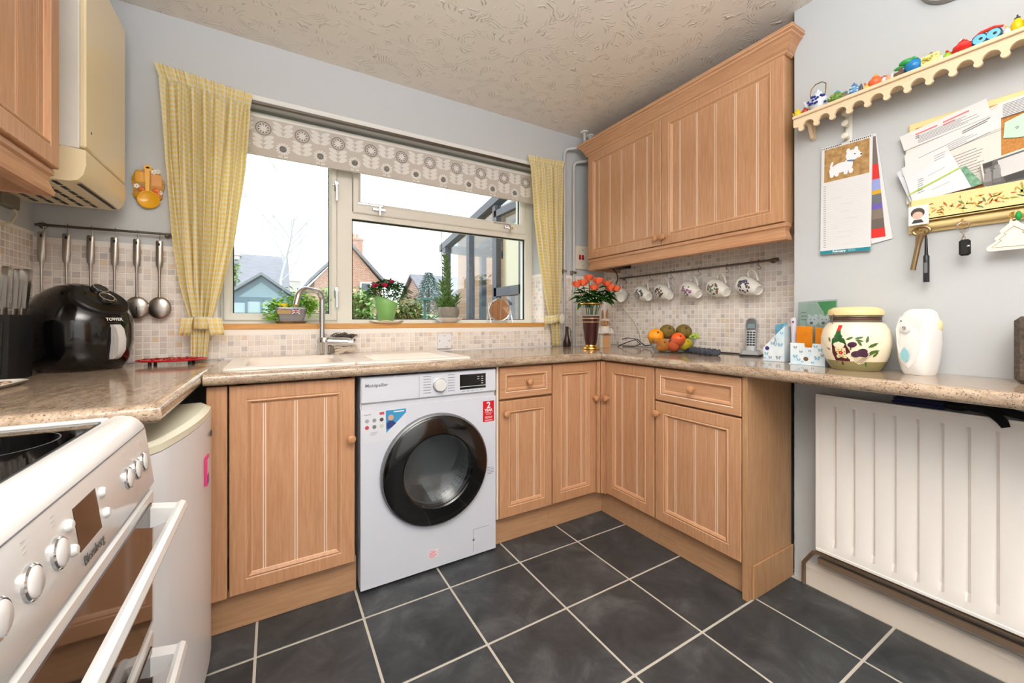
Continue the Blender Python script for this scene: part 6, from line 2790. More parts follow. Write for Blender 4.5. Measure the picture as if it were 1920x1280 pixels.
mini_pot('tiny white pot beside the log ornament', -1.002, .006, .018, (240, 238, 228), spout=0)
t = thing('log_ornament', 'small brown log ornament before the green and blue teapot', 'ornament', (1.852, -1.022, STOP))
b = B()
b.tube([(1.852, -1.008, STOP + .010), (1.852, -1.034, STOP + .012)], [.0072, .009], 10)
b.tube([(1.852, -1.020, STOP + .014), (1.850, -1.026, STOP + .030)], [.005, .004], 8)
b.done('log', mat('log_bark', (134, 104, 88), .7, var=((90, 66, 56), 160, (1, 1, 1))), t, SM)
t = mini_pot('glossy green and blue animal-shaped teapot', -1.055, .022, .032, (36, 130, 196), (60, 166, 86), hcol=(240, 240, 236))
b = B()
b.ball((1.855, -1.038, STOP + .040), .014, .020, .012)
b.ball((1.853, -1.020, STOP + .030), .006, .014, .006)
b.done('green_head', mat('animal_green', (52, 160, 78), .2), t, SM)
mini_pot('cream house-shaped pot with yellow windows', -1.095, .019, .026, (240, 226, 160), (150, 130, 96), spout=0, sq=True, spots=(206, 200, 90))
mini_pot('tiny white thimble pot beside the cream house', -1.118, .005, .013, (240, 240, 236), spout=0)
mini_pot('tiny lime and dark green pot before the red teapot', -1.131, .009, .016, (150, 200, 40), (40, 60, 30), handle=False)
mini_pot('pillar-box red long teapot with ring handle', -1.164, .021, .026, (226, 52, 46), (214, 40, 40), spout=1)
mini_pot('white china pot with gold lines standing behind the red teapot', -1.150, .017, .042, (238, 236, 232), (240, 238, 234), spout=0, x=1.908)
t = thing('miniature_teapot', 'sky blue twin-drum teapot under a red curved cap', 'teapot', (1.876, -1.212, STOP))
for k, yy in enumerate((-1.199, -1.226)):
    b = B()
    b.lathe([(.015, -.008), (.0165, -.006), (.0165, .006), (.014, .008)], (1.852, yy, STOP + .0168), 24, '-x')
    dm = b.done('drum', mat('drum_dark_blue_%d' % k, (24, 62, 96), .25), t, SM)
    b = B()
    b.lathe([(.0135, .0082), (.0135, .0088), (.001, .009)], (1.852, yy, STOP + .0168), 24, '-x')
    b.done('sky_disc', mat('sky_disc_%d' % k, (112, 196, 226), .2), dm, SM)
    b = B()
    b.lathe([(.004, .009), (.001, .0096)], (1.852, yy - .003, STOP + .0168), 12, '-x')
    b.done('dark_dot', BLACKM, dm, SM)
b = B()
b.tube([(1.856, -1.184, STOP + .030), (1.856, -1.200, STOP + .039), (1.856, -1.225, STOP + .040), (1.856, -1.243, STOP + .034)], [.003, .005, .005, .003], 8)
b.done('red_cap', mat('cap_red', (222, 62, 44), .25), t, SM)
mini_pot('tiny pale china pot beside the sky blue teapot', -1.249, .008, .018, (232, 226, 222), (216, 180, 160), handle=False)
mini_pot('yellow and red figure-shaped pot towards the frame edge', -1.268, .012, .030, (246, 200, 24), (60, 50, 60), hcol=(206, 60, 40))
mini_pot('white and black pot at the frame edge of the shelf', -1.302, .018, .036, (238, 236, 230), (30, 28, 30), spots=(40, 36, 36))

# peg strip and calendars
t = thing('peg_strip', 'white metal peg strip hanging below the shelf with the calendars on it', 'hook strip', (1.925, -.853, 1.80))
b = B()
b.box(1.926, -.867, 1.735, 1.9345, -.847, 1.872, .001)
b.done('strip', WHITEP, t)
for z in (1.850, 1.812, 1.765):
    b = B()
    b.tube([(1.926, -.855, z), (1.910, -.855, z - .004), (1.900, -.855, z + .002)], [.006, .006, .007], 10)
    b.lathe([(.011, 0), (.011, .004), (.004, .007)], (1.900, -.855, z + .002), 14, '-x')
    b.done('peg', mat('ivory_peg_%d' % int(z * 1000), (232, 226, 208), .4), t, SM)


def sheet(name, label, cat, pts, x, m_, th=.0015):
    """flat paper on the wall: pts (y, z) outline"""
    t = thing(name, label, cat, (x, pts[0][0], pts[0][1]))
    b = B()
    b.prism([(x, y, z) for y, z in pts], (th, 0, 0))
    b.done('sheet', m_, t)
    return t


def bars(t, x, rows, m_, name='print'):
    """rows: (y0, z0, y1, z1, thickness) strokes of print"""
    b = B()
    for y0, z0, y1, z1, w in rows:
        b.prism([(x, y0, z0), (x, y1, z1), (x, y1, z1 - w), (x, y0, z0 - w)], (.0003, 0, 0))
    return b.done(name, m_, t, kind='stuff')


# second calendar (behind, slewed)
t = sheet('calendar', 'second calendar skewed behind the dog calendar, red and grey picture showing', 'calendar', [(-.790, 1.748), (-.936, 1.752), (-.981, 1.362), (-.835, 1.335)], 1.930, PAPER)
b = B()
for k, (z0, z1, c) in enumerate(((1.742, 1.64, (120, 108, 104)), (1.64, 1.585, (212, 48, 40)), (1.585, 1.545, (150, 160, 214)), (1.545, 1.530, (214, 168, 44)), (1.530, 1.495, (110, 112, 118)), (1.495, 1.475, (106, 92, 176)), (1.475, 1.440, (132, 118, 104)), (1.44, 1.405, (104, 96, 90)), (1.405, 1.372, (222, 48, 40)))):
    pass
b = B()
cols = []
for k, (z0, z1, c) in enumerate(((1.742, 1.64, (120, 108, 104)), (1.64, 1.585, (212, 48, 40)), (1.585, 1.545, (150, 160, 214)), (1.545, 1.530, (214, 168, 44)), (1.530, 1.495, (110, 112, 118)), (1.495, 1.475, (106, 92, 176)), (1.475, 1.440, (132, 118, 104)), (1.44, 1.405, (104, 96, 90)), (1.405, 1.372, (222, 48, 40)))):
    b.m = k
    cols.append(mat('picture_band_%d' % k, c, .5))
    ya0, ya1 = -.934 - (1.75 - z0) * .075, -.934 - (1.75 - z1) * .075
    b.prism([(1.9297, -.86, z0), (1.9297, ya0, z0), (1.9297, ya1, z1), (1.9297, -.86, z1)], (.0002, 0, 0))
b.done('picture', cols, t, kind='stuff')

t = sheet('calendar', 'long calendar with a white terrier picture over a February page', 'calendar', [(-.772, 1.753), (-.929, 1.749), (-.923, 1.328), (-.767, 1.334)], 1.920, PAPER, .006)
b = B()
b.prism([(1.9196, -.782, 1.742), (1.9196, -.921, 1.738), (1.9196, -.920, 1.612), (1.9196, -.780, 1.614)], (.0003, 0, 0))
b.done('photo', mat('autumn_leaf_photo', (150, 112, 64), .5, var=((196, 158, 104), 60, (1, 1, 1))), t)
b = B()     # the printed dog, flat
DX = 1.9192


def blob(y, z, ry_, rz_, n=16, rot=0):
    global DX
    DX -= .00003
    b.prism([(DX, y + ry_ * math.cos(2 * PI * k / n) * math.cos(rot) - rz_ * math.sin(2 * PI * k / n) * math.sin(rot), z + rz_ * math.sin(2 * PI * k / n) * math.cos(rot) + ry_ * math.cos(2 * PI * k / n) * math.sin(rot)) for k in range(n)], (.0002, 0, 0))


DX = 1.9193
blob(-.835, 1.658, .030, .019)
DX = 1.9192
blob(-.812, 1.652, .015, .018); blob(-.858, 1.662, .014, .022); blob(-.872, 1.694, .022, .020); blob(-.888, 1.688, .012, .010)
DX = 1.9191
blob(-.858, 1.712, .006, .010); blob(-.882, 1.712, .006, .010); blob(-.805, 1.676, .004, .013, rot=.3)
for y in (-.806, -.822, -.850, -.866):
    blob(y, 1.637, .007, .010)
b.done('printed_dog', mat('terrier_white', (236, 236, 240), .5), t, kind='stuff')
b = B()
DX = 1.9188
blob(-.897, 1.688, .003, .003); blob(-.878, 1.695, .0024, .0024)
b.done('printed_nose', BLACKM, t, kind='stuff')
b = B()
DX = 1.9189
blob(-.866, 1.674, .014, .003, rot=.25)
b.done('printed_collar', mat('collar_blue', (76, 122, 160), .5), t)
b = B()
b.prism([(1.9194, -.767, 1.347), (1.9194, -.9235, 1.341), (1.9194, -.923, 1.3285), (1.9194, -.767, 1.3345)], (.0006, 0, 0))
fb = b.done('month_strip', mat('teal_strip', (34, 134, 152), .5), t)
text('February', .0115, (1.9189, -.829, 1.3384), (0, -1, -.03), (0, 0, 1), SWH, t, bold=.0003)
text('2026', .0115, (1.9189, -.8685, 1.3372), (0, -1, -.03), (0, 0, 1), mat('pale_cyan_print', (150, 212, 222), .5), t)
rows = []
rr_ = random.Random(5)
for k in range(28):
    z = 1.600 - k * .0088
    rows.append((-.778, z, -.786, z - .0004, .0035))
bars(t, 1.9196, rows, mat('day_number_grey', (176, 170, 176), .7))
rows = []
for k in range(26):
    z = 1.600 - k * .0096
    rows.append((-.790, z, -.916, z - .004, .0005))
    if rr_.random() < .4:
        l = rr_.uniform(.02, .05)
        s_ = rr_.uniform(-.85, -.80)
        rows.append((s_, z + .005, s_ - l, z + .003, .0014))
bars(t, 1.9196, rows, mat('rule_grey', (206, 206, 210), .7), 'ruling')
b = B()
for k in range(26):
    y = -.776 - k * .0059
    if 10 < k < 15: continue
    b.box(1.9192, y - .0015, 1.7455 - k * .00014, 1.9200, y + .0015, 1.7495 - k * .00014)
b.done('wire_binding', BLACKM, t, kind='stuff')

# notice board with letter rack
NBY0, NBY1 = -1.024, -1.62
FRM = mat('pale_yellow_painted_wood', (240, 212, 150), .45)
CORK = mat('cork', (208, 150, 84), .9, var=((176, 116, 58), 240, (1, 1, 1)))
t = thing('notice_board', 'pale yellow cork notice board with flower-painted letter rack and key hooks', 'notice board', (1.92, -1.3, 1.37))
b = B()
b.box(1.924, NBY1, 1.366, 1.9345, NBY0, 1.742, .003)
b.done('back_board', FRM, t)
b = B()
b.box(1.922, NBY1 + .02, 1.40, 1.9238, NBY0 - .018, 1.722)
b.done('cork_panel', CORK, t)
b = B()
b.box(1.892, NBY1, 1.400, 1.899, NBY0 - .014, 1.474, .002)
b.box(1.892, NBY1, 1.400, 1.922, NBY0 - .014, 1.406)
b.box(1.895, NBY0 - .020, 1.406, 1.922, NBY0 - .014, 1.470)
b.done('letter_pocket', FRM, t)
b = B()
b.cyl((1.915, NBY1, 1.387), (1.915, NBY0 - .006, 1.387), .012, n=14)
b.done('hook_moulding', FRM, t, SM)
# painted spray of flowers on the pocket
fm = [mat('spray_%d' % i, c, .5) for i, c in enumerate([(190, 92, 50), (150, 150, 60), (214, 140, 40), (110, 120, 90), (226, 190, 90)])]
b = B()
rr_ = random.Random(9)
for c_, n, sy in ((-1.105, 16, .022), (-1.165, 20, .03), (-1.222, 26, .026), (-1.275, 14, .02), (-1.32, 12, .02)):
    for k in range(n):
        b.m = rr_.choice([0, 0, 1, 1, 2, 3, 4])
        y, z = c_ + rr_.gauss(0, sy * .6), 1.433 + rr_.gauss(0, .011) + (.008 if c_ < -1.24 else 0)
        a, l = rr_.uniform(0, 6.28), rr_.uniform(.004, .010)
        w = l * .28
        z = min(max(z, 1.412), 1.464)
        b.poly([(1.8916, y + math.cos(a) * p - math.sin(a) * q, z + math.sin(a) * p + math.cos(a) * q) for p, q in ((-l, 0), (-l * .2, w), (l * .6, w), (l, 0), (l * .4, -w))])
b.done('painted_spray', fm, t, kind='stuff')
for y in (-1.062, -1.155, -1.255, -1.35):
    b = B()
    b.tube([(1.905, y, 1.388), (1.890, y, 1.384), (1.884, y, 1.378), (1.886, y, 1.370), (1.892, y, 1.369)], .0022, 7)
    b.done('key_hook', mat('brass_hook_%d' % int(-y * 1000), (196, 150, 70), .35, .8), t, SM)


def lines(yl, zl, yr, zr, w, h, n, rr, cover=1.0):
    """n text lines filling a parallelogram from top-left (yl,zl) towards (yr,zr), going down h"""
    out = []
    for k in range(n):
        f = (k + .5) / n
        e = rr.uniform(.65, 1.0) * cover
        y0, z0 = yl, zl - h * f
        out.append((y0, z0, y0 + (yr - yl) * e, z0 + (zr - zl) * e, w))
    return out


rr_ = random.Random(21)
t = sheet('letter', 'big typed sheet pinned under the others on the cork board', 'letter', [(-1.018, 1.672), (-1.228, 1.722), (-1.229, 1.50), (-1.020, 1.47)], 1.9205, mat('paper_warm', (222, 217, 208), .7), .0008)
bars(t, 1.9202, lines(-1.13, 1.60, -1.20, 1.615, .0018, .13, 14, rr_) + lines(-1.04, 1.625, -1.10, 1.637, .0015, .05, 6, rr_) + [(-1.02, 1.600, -1.228, 1.642, .0012), (-1.02, 1.64, -1.228, 1.69, .0008)], INK)
t = sheet('letter', 'typed sheet with bold black heading below the pink-headed strip', 'letter', [(-1.015, 1.640), (-1.228, 1.712), (-1.229, 1.648), (-1.018, 1.590)], 1.9190, PAPER, .0008)
bars(t, 1.9187, lines(-1.15, 1.672, -1.21, 1.692, .0032, .012, 2, rr_) + lines(-1.05, 1.622, -1.21, 1.672, .0012, .03, 5, rr_), INK)
t = sheet('letter', 'sheet folded over the frame with pink heading, tilted across the board top', 'letter', [(-1.003, 1.708), (-1.022, 1.712), (-1.200, 1.748), (-1.211, 1.692), (-1.015, 1.655)], 1.9175, PAPER, .0008)
bars(t, 1.9172, [(-1.043, 1.702, -1.095, 1.712, .0046), (-1.108, 1.716, -1.165, 1.729, .0046), (-1.108, 1.707, -1.135, 1.713, .0035)], PINKINK)
bars(t, 1.9172, lines(-1.050, 1.694, -1.19, 1.722, .0014, .026, 6, rr_) + [(-1.043, 1.694, -1.052, 1.696, .003), (-1.043, 1.688, -1.052, 1.690, .003)], INK)
t = sheet('letter', 'typed page at the frame edge above the green note', 'letter', [(-1.222, 1.722), (-1.40, 1.735), (-1.40, 1.690), (-1.222, 1.676)], 1.9185, PAPER, .0008)
bars(t, 1.9182, lines(-1.232, 1.716, -1.36, 1.727, .0017, .042, 9, rr_), INK)
t = sheet('note', 'pale green note pinned on the bare cork', 'note', [(-1.236, 1.660), (-1.27, 1.672), (-1.33, 1.665), (-1.335, 1.60), (-1.26, 1.606), (-1.233, 1.615)], 1.9190, mat('pale_green_paper', (196, 226, 204), .7), .0008)
bars(t, 1.9187, [(-1.255, 1.638, -1.262, 1.640, .0025), (-1.257, 1.634, -1.262, 1.635, .002)], INK)
t = sheet('photograph', 'old black and white photograph of two people by a wall in the letter rack', 'photograph', [(-1.190, 1.552), (-1.36, 1.585), (-1.37, 1.48), (-1.20, 1.466)], 1.9060, mat('photo_border', (226, 218, 208), .5), .0008)
gm = [mat('photo_tone_%d' % i, (v, v - 2, v - 4), .5) for i, v in enumerate((60, 96, 140, 206, 110))]
b = B()
b.m = 1
b.prism([(1.9057, -1.194, 1.548), (1.9057, -1.355, 1.578), (1.9057, -1.363, 1.484), (1.9057, -1.203, 1.471)], (.0002, 0, 0))
b.m = 3
b.prism([(1.9055, -1.224, 1.548), (1.9055, -1.34, 1.570), (1.9055, -1.345, 1.520), (1.9055, -1.232, 1.497)], (.0002, 0, 0))
b.m = 0
b.prism([(1.9055, -1.235, 1.497), (1.9055, -1.35, 1.516), (1.9055, -1.355, 1.487), (1.9055, -1.240, 1.480)], (.0002, 0, 0))
b.prism([(1.9055, -1.196, 1.546), (1.9055, -1.214, 1.5495), (1.9055, -1.214, 1.536), (1.9055, -1.196, 1.533)], (.0002, 0, 0))
b.m = 2
for y, z in ((-1.204, 1.500), (-1.222, 1.506)):
    b.prism([(1.9053, y - .008, z + .020), (1.9053, y + .006, z + .018), (1.9053, y + .007, z - .022), (1.9053, y - .009, z - .022)], (.0002, 0, 0))
    b.lathe([(.006, 0), (.001, .0003)], (1.9053, y - .001, z + .025), 10, '-x')
b.m = 4
for y, z in ((-1.204, 1.486), (-1.222, 1.492)):
    b.prism([(1.9051, y - .009, z + .005), (1.9051, y + .007, z + .004), (1.9051, y + .007, z - .008), (1.9051, y - .009, z - .008)], (.0002, 0, 0))
b.done('picture', gm, t, kind='stuff')
t = sheet('envelope', 'rearmost white envelope fanned out past the frame of the letter rack', 'envelope', [(-.997, 1.584), (-1.10, 1.628), (-1.15, 1.50), (-1.035, 1.466)], 1.9100, mat('cool_paper', (212, 214, 221), .7), .0008)
bars(t, 1.9097, [(-1.01, 1.572, -1.02, 1.560, .002), (-1.016, 1.562, -1.026, 1.550, .002)], mat('blue_grey_print', (130, 150, 190), .7))
t = sheet('envelope', 'middle white envelope tilted in the letter rack', 'envelope', [(-1.010, 1.594), (-1.118, 1.634), (-1.168, 1.488), (-1.040, 1.470)], 1.9075, PAPER, .0008)
bars(t, 1.9072, lines(-1.09, 1.612, -1.115, 1.620, .0014, .03, 4, rr_), INK)
t = sheet('envelope', 'front white envelope with printed window held by a green band', 'envelope', [(-1.022, 1.548), (-1.128, 1.606), (-1.172, 1.484), (-1.040, 1.468)], 1.9050, mat('paper_bright', (224, 224, 229), .7), .0008)
bars(t, 1.9047, lines(-1.052, 1.545, -1.068, 1.550, .002, .05, 7, rr_) + [(-1.075, 1.548, -1.115, 1.565, .0008), (-1.085, 1.50, -1.125, 1.515, .0008)], INK)
b = B()
b.prism([(1.9030, -1.030, 1.500), (1.9030, -1.148, 1.554), (1.9030, -1.149, 1.550), (1.9030, -1.031, 1.496)], (.0008, 0, 0))
o = b.done('rubber_band', mat('lime_rubber', (176, 206, 70), .5))
tag(o, 'lime green rubber band stretched over the front envelope', 'rubber band')
t = sheet('voucher', 'dark green printed voucher wedged behind the envelopes', 'voucher', [(-1.145, 1.552), (-1.158, 1.556), (-1.195, 1.490), (-1.150, 1.480)], 1.9125, mat('voucher_green', (64, 130, 92), .5, var=((150, 186, 160), 90, (1, 1, 1))), .0008)
# portrait magnet
t = thing('portrait_magnet', 'square white portrait magnet on the corner of the letter rack', 'magnet', (1.888, -1.058, 1.42))
b = B()
b.box(1.8875, -1.082, 1.388, 1.8915, -1.033, 1.452, .001)
b.done('block', WHITEP, t)
b = B()
b.m = 0
b.lathe([(.017, 0), (.001, .0003)], (1.8874, -1.056, 1.428), 18, '-x')
b.m = 1
b.lathe([(.0125, 0), (.001, .0003)], (1.8871, -1.056, 1.420), 18, '-x')
b.m = 2
b.prism([(1.8871, -1.071, 1.395), (1.8871, -1.041, 1.395), (1.8871, -1.047, 1.406), (1.8871, -1.065, 1.406)], (.0002, 0, 0))
b.done('portrait_print', [mat('hair_grey_print', (74, 66, 64), .5), mat('skin_print', (226, 180, 160), .5), mat('jacket_print', (60, 60, 66), .5)], t, kind='stuff')

# keys
OLDB = mat('old_brass', (150, 126, 92), .35, .9)
t = thing('bottle_opener_key', 'long old brass tubular key hung under the portrait magnet', 'key', (1.888, -1.065, 1.37))
b = B()
pl = [(1.885, -1.066 + .020 * math.cos(2 * PI * k / 16), 1.366 + .013 * math.sin(2 * PI * k / 16)) for k in range(17)]
b.tube(pl, .0045, 8)
b.tube([(1.885, -1.064, 1.354), (1.885, -1.060, 1.335), (1.885, -1.058, 1.32)], [.012, .009, .0072], 12)
b.tube([(1.885, -1.058, 1.32), (1.885, -1.045, 1.240)], [.0070, .0070], 12, cap=True)
b.done('shaft', OLDB, t, SM)
t = thing('pen_torch', 'slim black pen torch dangling beside the brass key', 'torch', (1.896, -1.074, 1.2))
b = B()
b.tube([(1.896, -1.071, 1.366), (1.896, -1.074, 1.34), (1.896, -1.0745, 1.288)], [.002, .0035, .0045], 8)
b.done('strap', BLACKM, t, SM)
b = B()
b.lathe([(.0065, .0), (.0075, .002), (.0075, .084), (.006, .088), (.004, .092)], (1.896, -1.0745, 1.198), 14)
b.done('barrel', mat('grey_black_barrel', (40, 42, 46), .35), t, SM)
b = B()
b.box(1.8878, -1.079, 1.228, 1.8888, -1.071, 1.262)
b.done('label', mat('torch_grey_label', (110, 114, 118), .4), t)
t = thing('car_key', 'black car key fob on a steel ring below the notice board', 'key', (1.888, -1.16, 1.28))
b = B()
b.tube([(1.884, -1.158 + .013 * math.cos(2 * PI * k / 16), 1.367 + .011 * math.sin(2 * PI * k / 16)) for k in range(17)], .0024, 7)
b.done('split_ring', CHROME, t, SM)
for k in range(3):
    b = B()
    b.tube([(1.886 + .003 * math.cos(q) * (k % 2), -1.1595 + .0035 * math.cos(q) * ((k + 1) % 2), 1.349 - k * .012 + .0075 * math.sin(q)) for q in [2 * PI * j / 10 for j in range(11)]], .0014, 5)
    b.done('chain_link', CHROME, t, SM)
b = B()
b.lathe([(.011, 0), (.001, .001)], (1.886, -1.160, 1.352), 14, '-x')
b.done('clear_tag', CLEAR, t, SM)
b = B()
b.box(1.880, -1.1745, 1.272, 1.892, -1.1495, 1.322, .005)
b.done('fob', BLACKM, t)
b = B()
b.lathe([(.003, 0), (.001, .001)], (1.880, -1.170, 1.300), 10, '-x')
b.done('button', CHROME, t, SM)
t = thing('tree_tag', 'white wooden tree-shaped tag hanging at the frame edge', 'tag', (1.888, -1.26, 1.32))
ty = -1.258
half = [(0, .083), (.006, .082), (.0085, .076), (.009, .070), (.026, .052), (.027, .048), (.023, .044), (.036, .032), (.037, .027), (.032, .023), (.050, .008), (.053, .001), (.050, -.005), (.045, -.007), (.0, -.007)]
b = B()
b.prism([(1.886, ty - a, 1.284 + z) for a, z in half] + [(1.886, ty + a, 1.284 + z) for a, z in half[::-1][1:-1]], (.004, 0, 0))
b.done('wooden_tree', mat('white_painted_tag', (240, 232, 218), .6), t)
b = B()
inn = [(0, .060), (.019, .043), (.015, .040), (.028, .026), (.023, .022), (.042, .004), (.0, .002)]
pl = [(1.8856, ty - a, 1.284 + z) for a, z in inn] + [(1.8856, ty + a, 1.284 + z) for a, z in inn[::-1]]
b.tube(pl, .0009, 5)
b.done('outline', mat('tag_gold_line', (176, 146, 96), .6), t)
b = B()
b.lathe([(.0035, 0), (.001, .0004)], (1.886, ty, 1.3615), 12, '-x')
b.done('hole', mat('tag_hole_brown', (120, 90, 60), .7), t)
b = B()
b.tube([(1.886, ty, 1.360), (1.884, ty + .010, 1.376), (1.884, ty + .004, 1.386)], .0012, 5)
b.done('string', mat('gold_string', (200, 160, 60), .5), t)
b = B()
b.ball((1.886, ty - .008, 1.372), .008, .006, .014)
o = b.done('green_keyring', mat('bright_green', (30, 160, 70), .5), None, SM)
tag(o, 'bright green keyring on the hook above the tree tag', 'keyring')

# round thing at the top of the wall
t = thing('wall_clock', 'grey round rim of a wall clock cut by the top of the frame', 'clock', (1.93, -1.137, 2.18))
b = B()
b.lathe([(.085, 0), (.090, .004), (.086, .022), (.076, .024), (.075, .012)], (1.9345, -1.137, 2.190), 40, '-x', cap=False)
b.done('rim', mat('grey_clock_rim', (150, 146, 142), .4), t, SM)
b = B()
b.lathe([(.0765, .010), (.0765, .013), (.001, .013)], (1.9345, -1.137, 2.190), 40, '-x')
b.done('dial', WHITEP, t, SM)
for a, l in ((.6, .045), (2.2, .062)):
    b = B()
    b.tube([(1.920, -1.137, 2.19), (1.920, -1.137 - l * math.sin(a), 2.19 + l * math.cos(a))], .0022, 6)
    b.done('hand', BLACKM, t)
# ---------------------------------------------------------------- garden and neighbours beyond the window
GRASS = mat('winter_lawn', (96, 120, 70), .9, var=((130, 140, 90), 6, (1, 1, 1)))
b = B()
b.box(-40, 1.0, -.30, 60, 70, -.18)
o = b.done('lawn', GRASS)
o['kind'] = 'structure'
BRK1, BRK2 = (172, 112, 90), (190, 140, 118)


def brick_mat(name, c1, c2, mort):
    m = bpy.data.materials.new(name)
    m.use_nodes = True
    nt = m.node_tree
    bs = nt.nodes['Principled BSDF']
    bs.inputs['Roughness'].default_value = .9
    tc = nt.nodes.new('ShaderNodeTexCoord')
    mp = nt.nodes.new('ShaderNodeMapping')
    mp.inputs['Rotation'].default_value = (PI / 2, 0, 0)
    nt.links.new(tc.outputs['Object'], mp.inputs[0])
    br = nt.nodes.new('ShaderNodeTexBrick')
    br.inputs['Scale'].default_value = 4.4
    br.inputs['Color1'].default_value = lin(c1)
    br.inputs['Color2'].default_value = lin(c2)
    br.inputs['Mortar'].default_value = lin(mort)
    br.inputs['Mortar Size'].default_value = .03
    nt.links.new(mp.outputs[0], br.inputs['Vector'])
    nt.links.new(br.outputs['Color'], bs.inputs['Base Color'])
    return m


BRICK = brick_mat('red_brick', BRK1, BRK2, (206, 190, 178))
TAN = brick_mat('tan_block', (172, 128, 98), (188, 148, 116), (160, 126, 102))
ROOF = mat('grey_roof_slate', (118, 120, 128), .8, var=((140, 142, 150), 3, (1, 1, 8)))
DKF = mat('anthracite_frame', (72, 76, 86), .4)
TEAL = mat('blue_grey_summerhouse', (98, 128, 146), .6)


def gable_house(name, label, x0, x1, y0, y1, ze, zr, wallm, windows=(), chimney=None, flip=False):
    t = thing(name, label, 'house', ((x0 + x1) / 2, (y0 + y1) / 2, -.2))
    xm = (x0 + x1) / 2
    b = B()
    if flip:     # ridge along x, roof slope faces us
        ym = (y0 + y1) / 2
        b.prism([(x0, y0, -.2), (x0, y1, -.2), (x0, y1, ze), (x0, ym, zr), (x0, y0, ze)], (x1 - x0, 0, 0))
        b.done('walls', wallm, t)
        b = B()
        b.prism([(x0 - .2, y0 - .25, ze - .12), (x0 - .2, ym, zr + .12), (x0 - .2, y1 + .25, ze - .12), (x0 - .2, y1 + .25, ze), (x0 - .2, ym, zr + .26), (x0 - .2, y0 - .25, ze)], (x1 - x0 + .4, 0, 0))
        b.done('roof', ROOF, t)
    else:
        b.prism([(x0, y0, -.2), (x1, y0, -.2), (x1, y0, ze), (xm, y0, zr), (x0, y0, ze)], (0, y1 - y0, 0))
        b.done('walls', wallm, t)
        b = B()
        b.prism([(x0 - .25, y0 - .2, ze - .12), (xm, y0 - .2, zr + .02), (x1 + .25, y0 - .2, ze - .12), (x1 + .25, y0 - .2, ze + .06), (xm, y0 - .2, zr + .2), (x0 - .25, y0 - .2, ze + .06)], (0, y1 - y0 + .4, 0))
        b.done('roof', ROOF, t)
    for cx, cy, w, h in (chimney or ()):
        b = B()
        b.box(cx - w / 2, cy - w / 2, ze, cx + w / 2, cy + w / 2, h)
        b.box(cx - w / 2 - .05, cy - w / 2 - .05, h - .12, cx + w / 2 + .05, cy + w / 2 + .05, h - .04)
        c = b.done('chimney', wallm, t)
        for s_ in (-.15, .15):
            b = B()
            b.cyl((cx + s_ * w, cy, h), (cx + s_ * w, cy, h + .25), .09, .07, 10)
            b.done('chimney_pot', wallm, c, SM)
    for wx, wz, ww, wh in windows:
        b = B()
        b.box(wx - ww / 2, y0 - .06, wz - wh / 2, wx + ww / 2, y0 + .02, wz + wh / 2)
        f = b.done('window', WHITEP, t)
        b = B()
        b.box(wx - ww / 2 + .07, y0 - .075, wz - wh / 2 + .07, wx + ww / 2 - .07, y0 - .06, wz + wh / 2 - .07)
        b.done('pane', mat('far_pane', (96, 104, 112), .15), f)
    return t


gable_house('neighbour_house', 'pale grey-roofed house far behind the summerhouse', -5.2, .62, 24, 30, 2.6, 4.75, mat('pale_render', (206, 202, 196), .9), [(-3.2, 1.6, 1.2, 1.1), (-1.0, 1.6, 1.2, 1.1)], [(-2.0, 26.8, .7, 4.95)], flip=True)
gable_house('brick_house', 'red brick house gable seen past the window mullion', 1.70, 4.80, 19.5, 27, 2.95, 4.75, BRICK, [(4.0, 2.55, .55, .9)], [(3.62, 20.2, .62, 5.25)])
gable_house('far_house', 'small grey-roofed house end behind the succulent', 7.6, 13.5, 21, 26, 2.4, 3.75, BRICK, [(9.5, 1.6, 1, .9)], None, flip=True)
gable_house('low_house', 'low far rooftop with a stubby chimney above the parsley', -.2, 2.6, 34, 38, 1.8, 3.2, mat('far_render', (200, 196, 192), .9), [], [(1.45, 35, .9, 4.3)], flip=True)

# summerhouse
t = thing('summerhouse', 'blue-grey glazed summerhouse with a pointed gable on the lawn', 'summerhouse', (-.12, 6.6, -.2))
sx, sy = -.12, 6.0
b = B()
b.prism([(sx - .42, sy, -.18), (sx + .42, sy, -.18), (sx + .42, sy, 1.45), (sx, sy, 1.77), (sx - .42, sy, 1.45)], (0, 1.5, 0))
b.done('walls', TEAL, t)
for s_ in (-1, 1):
    b = B()
    b.prism([(sx, sy - .12, 1.79), (sx + s_ * .52, sy - .12, 1.405), (sx + s_ * .52, sy - .12, 1.45), (sx, sy - .12, 1.835)], (0, 1.75, 0))
    b.done('roof_slope', mat('summerhouse_roof_%d' % (s_ + 1), (120, 130, 140), .7), t)
for cx in (-.30, -.10, .10, .30):
    b = B()
    b.box(sx + cx - .085, sy - .012, .45, sx + cx + .085, sy - .002, 1.38 - abs(cx) * .1)
    f = b.done('glazed_panel', mat('summerhouse_glass', (176, 200, 208), .12), t)
b = B()
b.prism([(sx - .30, sy - .008, 1.44), (sx + .30, sy - .008, 1.44), (sx, sy - .008, 1.68)], (0, .006, 0))
b.done('gable_panel', mat('gable_glass', (140, 168, 182), .15), t)
b = B()
for cx in (-.40, -.2, 0, .2, .40):
    b.box(sx + cx - .015, sy - .03, -.18, sx + cx + .015, sy - .012, 1.42)
b.done('glazing_bars', TEAL, t, kind='stuff')


